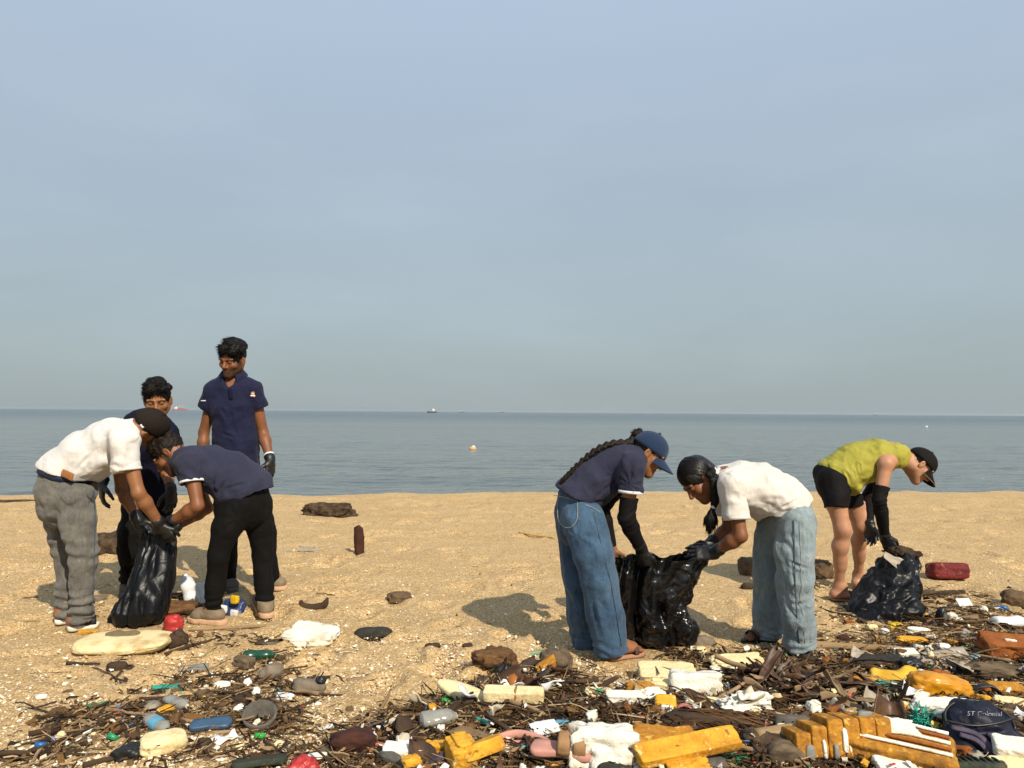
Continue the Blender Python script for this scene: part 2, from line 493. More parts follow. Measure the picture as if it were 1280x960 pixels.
def smooth_mesh(V, Q, it=2, lam=0.55):
    E = np.concatenate([Q[:, [0, 1]], Q[:, [1, 2]], Q[:, [2, 3]], Q[:, [3, 0]]])
    a = np.concatenate([E[:, 0], E[:, 1]]); b = np.concatenate([E[:, 1], E[:, 0]])
    n = len(V); c = np.maximum(np.bincount(a, minlength=n), 1)
    for k in range(it):
        for l in (lam, -lam * 0.9):
            M = np.stack([np.bincount(a, weights=V[b, i], minlength=n) for i in range(3)], 1) / c[:, None]
            V = V + l * (M - V)
    return V
def normals(V, Q):
    if Q.shape[1] == 4:
        j = np.where(Q[:, 3] < 0, Q[:, 0], Q[:, 3])
        fn = np.cross(V[Q[:, 2]] - V[Q[:, 0]], V[j] - V[Q[:, 1]])
    else: fn = np.cross(V[Q[:, 1]] - V[Q[:, 0]], V[Q[:, 2]] - V[Q[:, 0]])
    N = np.zeros_like(V)
    for c in range(Q.shape[1]):
        ok = Q[:, c] >= 0
        for i in range(3): N[:, i] += np.bincount(Q[ok, c], weights=fn[ok, i], minlength=len(V))
    return N / np.maximum(np.linalg.norm(N, axis=1), 1e-12)[:, None]

def join(parts):
    Vs, Qs, o = [], [], 0
    for V, Q in parts:
        Q = np.asarray(Q)
        if Q.shape[1] == 3: Q = np.concatenate([Q, np.full((len(Q), 1), -1)], 1)
        Vs.append(np.asarray(V)); Qs.append(np.where(Q >= 0, Q + o, -1)); o += len(V)
    return np.concatenate(Vs), np.concatenate(Qs)

def sweep(path, radii, seg=10, flat=None, up=None, caps=True):
    """tube along a path; radii per point, a number or (a, b) along the frame; up keeps the frame"""
    P = np.asarray(path, float); n = len(P)
    T = np.gradient(P, axis=0); T /= np.maximum(np.linalg.norm(T, axis=1), 1e-9)[:, None]
    u = np.asarray(up if up is not None else (0.13, 0.27, 0.95), float)
    V = []
    th = np.linspace(0, 2 * math.pi, seg, endpoint=False)
    for i in range(n):
        a = u - T[i] * u.dot(T[i])
        if np.linalg.norm(a) < 1e-4: a = np.cross(T[i], A3(0.9, 0.2, 0.1))
        a = nrm(a); b = np.cross(T[i], a)
        if up is None: u = a
        r = radii[i] if hasattr(radii, '__len__') else radii
        ra, rb = (r if hasattr(r, '__len__') else (r, r))
        V.append(P[i] + np.cos(th)[:, None] * a * ra + np.sin(th)[:, None] * b * rb)
    V = np.concatenate(V)
    Q = []
    for i in range(n - 1):
        j = np.arange(seg); k = (j + 1) % seg
        Q.append(np.stack([i * seg + j, i * seg + k, (i + 1) * seg + k, (i + 1) * seg + j], 1))
    Q = np.concatenate(Q)
    if caps:
        V = np.concatenate([V, P[[0, -1]]]); j = np.arange(seg); k = (j + 1) % seg; c0 = n * seg
        Q = np.concatenate([Q, np.stack([k, j, np.full(seg, c0), np.full(seg, -1)], 1),
                            np.stack([(n - 1) * seg + j, (n - 1) * seg + k, np.full(seg, c0 + 1), np.full(seg, -1)], 1)])
    return V, Q
def spline(pts, n):
    P = np.asarray(pts, float); m = len(P)
    P2 = np.concatenate([[2 * P[0] - P[1]], P, [2 * P[-1] - P[-2]]])
    out = []
    for t in np.linspace(0, m - 1 - 1e-9, n):
        i = int(t); f = t - i; p0, p1, p2, p3 = P2[i:i + 4]
        out.append(0.5 * (2 * p1 + (p2 - p0) * f + (2 * p0 - 5 * p1 + 4 * p2 - p3) * f * f + (3 * p1 - p0 - 3 * p2 + p3) * f ** 3))
    return np.array(out)

def put(name, V, Q, mat, base, parent=None, smooth=True, mi=None):
    mats = mat if isinstance(mat, (list, tuple)) else [mat]
    me = mesh_data(name, np.asarray(V) - np.asarray(base), Q, smooth, mats, mi)
    return link(name, me, parent, None if parent is not None else base)

# ------------------------------------------------------------------ cloth folds
def facets(P, n, f0, f1, seed, stretch=(1, 1, 1)):
    """flat facets between crisp creases, like handled film"""
    rg = np.random.default_rng(seed); P = P * np.asarray(stretch, float)
    w = np.stack([perlin(P * 2.6 + 3 + 9 * i + seed) for i in range(3)], 1) * 0.16
    d = 0
    for i in range(n):
        v = nrm(rg.normal(size=3)); f = f0 * (f1 / f0) ** (i / max(n - 1, 1))
        q = ((P + w) @ v) * f + rg.uniform()
        d = d + (np.abs((q % 1.0) - 0.5) * 2 - 0.5) / f * (0.4 + 0.6 * (perlin(P * 3 + i * 7 + seed) > -0.1))
    return d
def folds(V, Q, amp=0.006, freq=(7, 7, 7), fine=0.002, fans=(), rings=(), lines=(), mask=None, crease=0.05):
    N = normals(V, Q)
    d = amp * 1.1 * fbm(V * np.asarray(freq, float), 2)
    rg = 1 - 2 * np.abs(perlin(V * np.asarray(freq, float) * 1.9 + 31))
    d = d + amp * 0.45 * (rg - 0.6)
    if fine: d = d + fine * perlin(V * 38)
    if crease: d = d + crease * (amp / 0.006) * facets(V, 6, 3.5, 15.0, int(abs(V[0, 0]) * 1000) % 97, (1, 1, 0.8))
    for (O, n, k, R, dep) in fans:                       # folds that radiate from a point
        O = np.asarray(O, float); n = nrm(n); a = nrm(np.cross(n, A3(0.31, 0.2, 0.9))); b = np.cross(n, a)
        w = V - O; r = np.linalg.norm(w, axis=1)
        th = np.arctan2(w @ b, w @ a)
        d = d + dep * np.sin(k * th + 4.5 * perlin(w * 6)) * (0.35 + 0.65 * np.clip(0.5 + 1.6 * perlin(w * 4 + 3), 0, 1)) * np.exp(-(r / R) ** 2) * np.clip(r / (0.7 * R), 0, 1) ** 2
    for (P, ax, wl, R, dep) in rings:                    # cloth bunched up in rings about an axis
        P = np.asarray(P, float); ax = nrm(ax)
        t = (V - P) @ ax
        d = d + dep * np.sin(2 * math.pi * t / wl + 2.5 * perlin(V * 9)) * np.exp(-(t / R) ** 2) * (np.linalg.norm(V - P, axis=1) < 3 * R + 0.2)
    for (A, B, wd, dep) in lines:                        # single creases
        wd, dep = wd * 0.62, dep * 1.15
        A = np.asarray(A, float); B = np.asarray(B, float); e = B - A
        t = np.clip((V - A) @ e / e.dot(e), 0, 1)
        q = np.linalg.norm(V - A - t[:, None] * e, axis=1)
        d = d + dep * (np.exp(-(q / wd) ** 2) - 0.6 * np.exp(-((q - 1.6 * wd) / wd) ** 2)) * np.sin(math.pi * np.clip(t, 0.05, 0.95))
    if mask is not None: d = d * mask
    return V + N * d[:, None]
# ------------------------------------------------------------------ materials of the people
def skin_mat(name, c, c2):
    m = noise_mat(name, c, c2, scale=14, detail=4, rough=0.52, bump=0.12, bscale=160, bdist=0.001, spec=0.35)
    b = m.node_tree.nodes['Principled BSDF']
    b.inputs['Subsurface Weight'].default_value = 0.0
    return m
SKIN_A = skin_mat('skin_brown', (0.1944, 0.07776, 0.0324), (0.1584, 0.05976, 0.02376))
SKIN_B = skin_mat('skin_tan', (0.2442, 0.1058, 0.0444), (0.2035, 0.08288, 0.0333))
SKIN_L = skin_mat('skin_light_brown', (0.42, 0.215, 0.125), (0.35, 0.17, 0.095))
LIPS = noise_mat('lips', (0.12, 0.042, 0.03), (0.10, 0.035, 0.025), rough=0.45, bump=0)
BEARD = noise_mat('stubble', (0.022, 0.012, 0.008), (0.085, 0.036, 0.017), scale=190, rough=0.7, bump=0.3, bscale=300, bdist=0.002)
HAIR = noise_mat('black_hair', (0.00275, 0.0022, 0.001925), (0.0077, 0.00605, 0.00495), scale=60, rough=0.5, bump=1.0, bscale=150, bdist=0.004, spec=0.14, stretch=(1, 1, 0.4))
HAIR_LONG = noise_mat('long_black_hair', (0.004, 0.0035, 0.003), (0.009, 0.007, 0.006), scale=60, rough=0.36, bump=0.4, bscale=150, bdist=0.002, spec=0.45)
HAIR_BROWN = noise_mat('dark_brown_hair', (0.006, 0.0042, 0.003), (0.0144, 0.0078, 0.0048), scale=60, rough=0.5, bump=1.0, bscale=150, bdist=0.004, spec=0.14)
def weave_mat(name, c1, c2, rough=0.85, wscale=420, bump=0.25, scale=5, sheen=0.15, lo=0.3, hi=0.7, mott=0.07):
    """cloth: a large soft change of tone and a fine woven relief"""
    m = noise_mat(name, c1, c2, scale=scale, detail=5, rough=rough, bump=0, spec=0.15, sheen=sheen, lo=lo, hi=hi)
    nt = m.node_tree; N, L = nt.nodes.new, nt.links.new; b = nt.nodes['Principled BSDF']
    tc = N('ShaderNodeTexCoord')
    a = N('ShaderNodeTexNoise'); a.inputs['Scale'].default_value = wscale; a.inputs['Detail'].default_value = 2; L(tc.outputs['Object'], a.inputs[0])
    a2 = N('ShaderNodeTexNoise'); a2.inputs['Scale'].default_value = 26; a2.inputs['Detail'].default_value = 4; L(tc.outputs['Object'], a2.inputs[0])
    mu = N('ShaderNodeMath'); mu.operation = 'MULTIPLY'; mu.inputs[1].default_value = 2.4; L(a2.outputs[0], mu.inputs[0])
    ad = N('ShaderNodeMath'); L(a.outputs[0], ad.inputs[0]); L(mu.outputs[0], ad.inputs[1])
    # yarn-scale mottling and worn streaks
    mp = N('ShaderNodeMapping'); mp.inputs['Scale'].default_value = (1, 1, 0.22); L(tc.outputs['Object'], mp.inputs[0])
    a3 = N('ShaderNodeTexNoise'); a3.inputs['Scale'].default_value = 85; a3.inputs['Detail'].default_value = 4; a3.inputs['Roughness'].default_value = 0.7; L(mp.outputs[0], a3.inputs[0])
    mr = N('ShaderNodeMapRange'); mr.inputs[1].default_value = 0.3; mr.inputs[2].default_value = 0.7; mr.inputs[3].default_value = 1 - mott; mr.inputs[4].default_value = 1 + mott; L(a3.outputs[0], mr.inputs[0])
    hs = N('ShaderNodeHueSaturation'); L(mr.outputs[0], hs.inputs['Value']); src = b.inputs['Base Color'].links[0].from_socket
    L(src, hs.inputs['Color']); L(hs.outputs[0], b.inputs['Base Color'])
    bp = N('ShaderNodeBump'); bp.inputs['Strength'].default_value = bump * 1.6; bp.inputs['Distance'].default_value = 0.006
    L(ad.outputs[0], bp.inputs['Height']); L(bp.outputs[0], b.inputs['Normal'])
    return m
WHITE_COTTON = weave_mat('white_cotton', (0.60, 0.585, 0.56), (0.54, 0.525, 0.50))
CREAM_COTTON = weave_mat('cream_cotton', (0.60, 0.565, 0.515), (0.54, 0.505, 0.455))
NAVY = weave_mat('navy_pique', (0.01224, 0.01368, 0.04032), (0.00864, 0.01008, 0.03024), wscale=300, sheen=0.05)
NAVY_GREY = weave_mat('faded_navy_pique', (0.027, 0.0285, 0.054), (0.0195, 0.021, 0.04125), wscale=300, sheen=0.05)
NAVY_DARK = weave_mat('dark_navy_pique', (0.0054, 0.0066, 0.0204), (0.0042, 0.0048, 0.0156), wscale=300, sheen=0.0)
LIME = weave_mat('lime_jersey', (0.345, 0.315, 0.050), (0.285, 0.26, 0.040), rough=0.6, sheen=0.0)
JEANS_GREY = weave_mat('grey_denim', (0.1443, 0.1365, 0.117), (0.0897, 0.0858, 0.078), scale=9, wscale=260, bump=0.4, lo=0.35, hi=0.65, mott=0.22)
JEANS_BLUE = weave_mat('blue_denim', (0.052, 0.102, 0.165), (0.022, 0.050, 0.098), scale=6, wscale=260, bump=0.4, lo=0.35, hi=0.7, mott=0.22)
JEANS_PALE = weave_mat('pale_denim', (0.235, 0.285, 0.302), (0.165, 0.215, 0.238), scale=7, wscale=260, bump=0.4, lo=0.35, hi=0.7, mott=0.22)
BLACK_TWILL = weave_mat('black_twill', (0.0042, 0.00385, 0.0035), (0.0028, 0.00245, 0.0021), wscale=300, sheen=0.0)
BLACK_KNIT = weave_mat('black_stretch_knit', (0.004, 0.0035, 0.004), (0.006, 0.005, 0.006), rough=0.75, wscale=500, sheen=0.0)
GLOVE = noise_mat('black_rubber_glove', (0.005, 0.005, 0.0055), (0.009, 0.009, 0.010), scale=40, rough=0.45, bump=0.5, bscale=60, bdist=0.004, spec=0.5)
CAP_BLACK = weave_mat('black_cap_cloth', (0.006, 0.005, 0.0045), (0.009, 0.0075, 0.006), wscale=350, sheen=0.0)
CAP_BROWN = weave_mat('dark_brown_cap_cloth', (0.012, 0.009, 0.007), (0.016, 0.011, 0.008), wscale=350, sheen=0.0)
CAP_BLUE = weave_mat('blue_cap_cloth', (0.0135, 0.03, 0.07125), (0.0105, 0.024, 0.0585), wscale=350)
WHITE_TRIM = weave_mat('white_trim', (0.68, 0.68, 0.70), (0.62, 0.62, 0.66))
TAN_TRIM = weave_mat('tan_trim', (0.55, 0.36, 0.20), (0.48, 0.30, 0.16))
SHOE_SUEDE = noise_mat('beige_suede', (0.22, 0.165, 0.105), (0.16, 0.12, 0.075), scale=30, rough=0.95, bump=0.4)
SHOE_SOLE = noise_mat('tan_sole', (0.52, 0.33, 0.20), (0.44, 0.27, 0.15), scale=30, rough=0.9, bump=0.3)
SHOE_GREY = noise_mat('grey_canvas_and_shade', (0.13, 0.12, 0.11), (0.09, 0.085, 0.08), scale=30, rough=0.95, bump=0.4)
SOLE_WHITE = noise_mat('white_sole', (0.72, 0.68, 0.58), (0.62, 0.56, 0.42), scale=30, rough=0.8, bump=0.2)
STRAP_BLACK = noise_mat('black_strap', (0.010, 0.009, 0.009), (0.02, 0.018, 0.016), rough=0.6, bump=0.3)
STRAP_BROWN = noise_mat('brown_strap', (0.075, 0.035, 0.03), (0.055, 0.028, 0.025), rough=0.6, bump=0.3)
SOLE_BROWN = noise_mat('brown_sole', (0.36, 0.19, 0.12), (0.27, 0.14, 0.085), rough=0.8, bump=0.3)
LEATHER = noise_mat('tan_leather', (0.30, 0.125, 0.04), (0.22, 0.09, 0.03), rough=0.5, bump=0.3)
BELT_BLUE = noise_mat('navy_elastic', (0.016, 0.024, 0.06), (0.012, 0.018, 0.045), rough=0.7, bump=0.3)
STITCH = noise_mat('dark_stitching', (0.05, 0.075, 0.10), (0.04, 0.06, 0.085), rough=0.9, bump=0.2)
STITCH_GOLD = noise_mat('pale_stitching', (0.30, 0.30, 0.26), (0.24, 0.24, 0.22), rough=0.9, bump=0.2)
GOLD = noise_mat('gold_thread', (0.55, 0.36, 0.10), (0.45, 0.28, 0.07), rough=0.6, bump=0.2)
RED_THREAD = noise_mat('red_thread', (0.42, 0.05, 0.03), (0.36, 0.04, 0.03), rough=0.7, bump=0.2)

# ------------------------------------------------------------------ pieces of a body
def head_frame(f, u):
    f = nrm(f); u = np.asarray(u, float); u = nrm(u - f * f.dot(u)); r = np.cross(f, u)       # rows: the head's own right, forward, up
    return np.array([r, f, u])
class Head:
    def __init__(s, C, f, u, sc=1.0):
        s.C = np.asarray(C, float); s.R = head_frame(f, u); s.s = sc
    def p(s, x, y, z): return s.C + s.s * (A3(x, y, z) @ s.R)
    def loc(s, V): return ((np.asarray(V) - s.C) @ s.R.T) / s.s
def head_field(F, H, neck, nr=0.056, female=False):
    R, s = H.R, H.s
    E = lambda c, r, k=0.02, op='add': F.ell(H.p(*c), R, np.array(r) * s, k, op)
    Cn = lambda a, b, ra, rb, k=0.008, op='add': F.cone(H.p(*a), H.p(*b), ra * s, rb * s, k * s, op)
    E((0, -0.014, 0.032), (0.073, 0.094, 0.083))
    E((0, 0.022, -0.035), (0.058, 0.068, 0.072), 0.03)
    Cn((-0.052, -0.005, -0.05), (0, 0.062, -0.088), 0.018, 0.022, 0.03)
    Cn((0.052, -0.005, -0.05), (0, 0.062, -0.088), 0.018, 0.022, 0.03)
    E((0, 0.074, -0.092), (0.020, 0.016, 0.016), 0.02)
    for sx in (-1, 1):
        E((sx * 0.040, 0.056, -0.018), (0.024, 0.026, 0.022), 0.02)
        E((sx * 0.031, 0.098, 0.006), (0.019, 0.016, 0.013), 0.012, 'sub')
        E((sx * 0.031, 0.074, 0.006), (0.0135, 0.0135, 0.0125), 0.006)
        Cn((sx * 0.012, 0.087, 0.026), (sx * 0.048, 0.074, 0.027), 0.009, 0.008, 0.012)
        # ear
        F.ell(H.p(sx * 0.077, -0.010, -0.005), np.array([nrm(R[0] * sx + 0.45 * R[1]), nrm(R[1] - sx * 0.45 * R[0]), R[2]]), np.array([0.008, 0.019, 0.031]) * s, 0.008)
        F.ell(H.p(sx * 0.086, -0.006, -0.003), np.array([R[0], R[1], R[2]]), np.array([0.006, 0.009, 0.017]) * s, 0.004, 'sub')
    Cn((0, 0.084, 0.016), (0, 0.107, -0.022), 0.0085, 0.0125, 0.012)
    Cn((-0.012, 0.094, -0.028), (0.012, 0.094, -0.028), 0.008, 0.008, 0.008)
    Cn((-0.017, 0.084, -0.052), (0.017, 0.084, -0.052), 0.0075, 0.0075, 0.008)
    Cn((-0.015, 0.082, -0.064), (0.015, 0.082, -0.064), 0.0085, 0.0085, 0.008)
    Cn((-0.022, 0.098, -0.058), (0.022, 0.098, -0.058), 0.0045, 0.0045, 0.004, 'sub')
    F.cone(H.p(0, -0.030, -0.045), neck, nr * s, nr * 1.08, 0.035)
def hand_ops(F, wr, d, s, curl=(0.5, 0.6, 0.5), spread=0.10, sc=1.0, grow=1.0, n=None, side=1, thumb=0.5, cr=(1, 1, 1, 1)):
    """d along the palm, s to the thumb side; the fingers curl towards n"""
    d = nrm(d); s = np.asarray(s, float); s = nrm(s - d * d.dot(s))
    n = np.cross(d, s) * side if n is None else nrm(np.asarray(n, float) - d * d.dot(n))
    wr = np.asarray(wr, float)
    F.seg(wr - d * 0.02 * sc, wr + d * 0.03 * sc, (0.029 * sc * grow, 0.022 * sc * grow), (0.036 * sc * grow, 0.017 * sc * grow), s, 0.012)
    F.seg(wr + d * 0.03 * sc, wr + d * 0.078 * sc, (0.036 * sc * grow, 0.017 * sc * grow), (0.041 * sc * grow, 0.0135 * sc * grow), s, 0.012)
    for i, (off, ln, r) in enumerate(((0.031, 0.068, 0.0090), (0.0105, 0.077, 0.0094), (-0.0105, 0.071, 0.0090), (-0.031, 0.055, 0.0080))):
        c = np.array(curl) * cr[i]
        p = wr + (d * (0.086 - 0.004 * abs(i - 1)) + s * off) * sc
        dd = nrm(d + s * spread * (1.5 - i) / 1.5); a = 0.0
        for q, (fr, cc) in enumerate(zip((0.45, 0.31, 0.24), c)):
            a += cc
            v = dd * math.cos(a) + n * math.sin(a)
            e = p + v * ln * fr * sc
            F.cone(p, e, r * sc * grow * (1 - 0.10 * q), r * sc * grow * (0.92 - 0.12 * q), 0.0035)
            p = e
    b = wr + (d * 0.022 + s * 0.026 + n * 0.006) * sc
    v1 = nrm(d * 0.62 + s * 0.72 + n * 0.35 * thumb * 2); v2 = nrm(d * 0.9 + s * 0.30 + n * 0.55 * thumb * 2); v3 = nrm(d * 0.95 - s * 0.05 + n * 0.6 * thumb * 2)
    e = b + v1 * 0.045 * sc; F.cone(b, e, 0.015 * sc * grow, 0.0115 * sc * grow, 0.01)
    e2 = e + v2 * 0.032 * sc; F.cone(e, e2, 0.0110 * sc * grow, 0.0098 * sc * grow, 0.004)
    F.cone(e2, e2 + v3 * 0.026 * sc, 0.0096 * sc * grow, 0.0080 * sc * grow, 0.004)
def foot_ops(F, an, toe, grow=1.0, k=0.015):
    an = np.asarray(an, float); toe = np.asarray(toe, float)
    d = toe - an; d[2] = 0; Ld = np.linalg.norm(d); d /= Ld; sd = np.cross(d, A3(0, 0, 1))
    z0 = toe[2]
    heel = A3(an[0], an[1], z0 + 0.032) - d * 0.035
    ball = A3(an[0], an[1], z0 + 0.026) + d * (Ld - 0.065)
    F.cone(an, heel + d * 0.015, 0.040 * grow, 0.036 * grow, 0.02)
    F.seg(heel, ball, (0.032 * grow, 0.030 * grow), (0.045 * grow, 0.024 * grow), sd, k)
    F.cone(an + d * 0.02, ball + A3(0, 0, 0.008), 0.038 * grow, 0.020 * grow, 0.03)
    for i, o in enumerate((-0.030, -0.012, 0.004, 0.018, 0.031)):
        ln = 0.058 - 0.007 * abs(i - 1)
        F.cone(ball + sd * o + A3(0, 0, -0.006), ball + sd * o * 1.1 + d * ln + A3(0, 0, -0.012), 0.0125 * grow, 0.0095 * grow, 0.004)
def arm_ops(F, sh, el, wr, s=1.0, grow=1.0, k=0.02):
    s = s * 0.94
    F.cone(sh, el, 0.050 * s * grow, 0.037 * s * grow, k)
    m = el + (np.asarray(wr) - el) * 0.28
    F.cone(el, m, 0.036 * s * grow, 0.041 * s * grow, k)
    F.cone(m, wr, 0.041 * s * grow, 0.0255 * s * grow, k)
def leg_ops(F, hip, kn, an, back, s=1.0, k=0.03):
    if s != 1.01: s = s * 0.78
    hip, kn, an = (np.asarray(q, float) for q in (hip, kn, an)); back = nrm(back)
    F.cone(hip + (kn - hip) * 0.12, hip + (kn - hip) * 0.5, 0.066 * s, 0.066 * s, k)
    F.cone(hip + (kn - hip) * 0.5, kn, 0.066 * s, 0.050 * s, k)
    m = kn + (an - kn) * 0.3
    F.cone(kn, m, 0.050 * s, 0.047 * s, k)
    F.cone(m + back * (0.014 if s == 1.01 else 0.003), kn + (an - kn) * 0.62, 0.050 * s, 0.037 * s, k)
    F.cone(kn + (an - kn) * 0.55, an, 0.038 * s, 0.030 * s, k)
    F.cone(kn - back * 0.012, kn - back * 0.012 + nrm(an - kn) * 0.02, 0.042 * s, 0.040 * s, 0.02)

def face_slots(V, Q, H, beard=None):
    """material slots of the faces: 1 lips, 2 brows, lashes and stubble"""
    c = H.loc(V[Q].mean(1)); x, y, z = c.T
    mi = np.zeros(len(Q), dtype=np.int32)
    front = y > 0.045
    lipz = (np.abs(x) < 0.021) & (z < -0.0475) & (z > -0.0695)
    if beard == 'full':
        jaw = (z < -0.037 - 0.35 * np.maximum(0.05 - np.abs(x), 0) * (np.abs(x) > 0.03)) & (y > 0.0) & (z > -0.125) & ~lipz & ~((np.abs(x) < 0.012) & (z > -0.041))
        side = (np.abs(x) > 0.050) & (z < 0.0) & (z > -0.09) & (y > 0.005) & (y < 0.035)
        mi[jaw | side] = 2
    if beard == 'moustache':
        mi[(z < -0.036) & (z > -0.048) & (np.abs(x) < 0.026) & (y > 0.07)] = 2
        mi[(z < -0.080) & (y > 0.06) & (np.abs(x) < 0.022)] = 2
    mi[front & lipz & (y > 0.07)] = 1
    br = 0.026 + 0.10 * (np.abs(x) - 0.012) - 2.4 * np.maximum(np.abs(x) - 0.035, 0) ** 1.0 * 0.35
    mi[front & (np.abs(x) > 0.011) & (np.abs(x) < 0.053) & (np.abs(z - br) < 0.0038)] = 2
    mi[front & (np.abs(np.abs(x) - 0.031) < 0.0155) & (np.abs(z - 0.0005 - 6 * (np.abs(x) - 0.031) ** 2) < 0.0030)] = 2
    return mi

def tufts(V, Q, n, length, comb, width=0.006, lift=0.5, seed=0, keep=None):
    """small locks that break the outline of the hair"""
    rg = np.random.default_rng(seed)
    N = normals(V, Q)
    ids = np.arange(len(V)) if keep is None else np.where(keep)[0]
    if len(ids) == 0: return V, Q
    ids = rg.choice(ids, n)
    parts = [(V, Q)]
    for i in ids:
        c = comb(V[i]) if callable(comb) else np.asarray(comb, float)
        d0 = nrm(N[i] * lift + c + rg.normal(size=3) * 0.30); d1 = nrm(N[i] * (lift * 0.4) + c * 1.2 + rg.normal(size=3) * 0.35)
        L_ = length * rg.uniform(0.6, 1.25); w = width * rg.uniform(0.7, 1.3)
        p0 = V[i] - N[i] * 0.006; p1 = p0 + d0 * L_ * 0.55; p2 = p1 + d1 * L_ * 0.5
        a = nrm(np.cross(d0, A3(0.2, 0.5, 0.8))); b = np.cross(d0, a)
        ring = lambda p, r: [p + a * r, p + (-0.5 * a + 0.87 * b) * r, p + (-0.5 * a - 0.87 * b) * r]
        vv = np.array(ring(p0, w) + ring(p1, w * 0.7) + [p2])
        qq = [[0, 1, 4, 3], [1, 2, 5, 4], [2, 0, 3, 5], [3, 4, 6, -1], [4, 5, 6, -1], [5, 3, 6, -1]]
        parts.append((vv, np.array(qq)))
    return join(parts)

def hair_short(H, base, root, mat=HAIR, thick=1.0, messy=0.014, seed=1, back=-0.055, fringe=0.0, vol=1.0, capped=False):
    F = Field(0.0042, 0.012)
    R, s = H.R, H.s
    if capped:
        F.ell(H.p(0, -0.020, 0.030), R, np.array([0.0765, 0.093, 0.082]) * s)
    else:
        F.ell(H.p(0, -0.018, 0.040), R, np.array([0.078, 0.098, 0.090]) * s * (1 + 0.02 * thick))
        rg = np.random.default_rng(seed)
        for _ in range(60):
            th = rg.uniform(0, 2 * math.pi); ph = rg.uniform(0.05, 1.25)
            c = A3(0.076 * math.sin(ph) * math.cos(th), -0.018 + 0.094 * math.sin(ph) * math.sin(th), 0.045 + 0.088 * math.cos(ph))
            F.ell(H.p(*c), R, np.array([0.018, 0.022, 0.015]) * s * rg.uniform(0.7, 1.25) * vol, 0.01)
    # keep the face, the ears and the nape clear
    F.ell(H.p(0, 0.104, -0.040 + fringe), R, np.array([0.092, 0.070, 0.092]) * s, 0.006, 'sub')
    F.ell(H.p(0, 0.020, -0.095), R, np.array([0.110, 0.085, 0.085]) * s, 0.006, 'sub')
    for sx in (-1, 1): F.ell(H.p(sx * 0.090, 0.0, -0.016), R, np.array([0.030, 0.026, 0.034]) * s, 0.006, 'sub')
    F.cut(H.p(0, 0, back), -R[2])
    if capped: F.cut(H.p(0, 0, 0.034), R[2])
    V, Q = F.mesh(1)
    N = normals(V, Q)
    V = V + N * (0.004 * perlin(V * 45) + 0.003 * perlin(V * 110))[:, None]
    if not capped:
        l = H.loc(V)
        comb = lambda p: nrm(R[1] * 0.5 + R[0] * 0.5 - R[2] * 0.2 + 0.8 * A3(*[perlin(np.array([p * 16 + 9 * i]))[0] for i in range(3)]))
        V, Q = tufts(V, Q, 1000, messy * 1.7, comb, 0.0027, 0.38, seed, keep=(l[:, 2] > 0.0))
        ks = (l[:, 1] > 0.02) & (l[:, 2] > 0.015) & (l[:, 2] < 0.085)
        nb = len(V) - len(l)
        if ks.any(): V, Q = tufts(V, Q, 150, 0.030, -R[2] * 0.75 + R[1] * 0.35, 0.0030, 0.35, seed + 5, keep=np.concatenate([ks, np.zeros(nb, bool)]))
        ks = (np.abs(l[:, 0]) > 0.055) & (l[:, 2] < 0.03) & (l[:, 1] > -0.03)
        if ks.any(): V, Q = tufts(V, Q, 60, 0.020, -R[2], 0.0025, 0.2, seed + 6, keep=np.concatenate([ks, np.zeros(len(V) - len(l), bool)]))
    return put('hair', V, Q, mat, base, root)

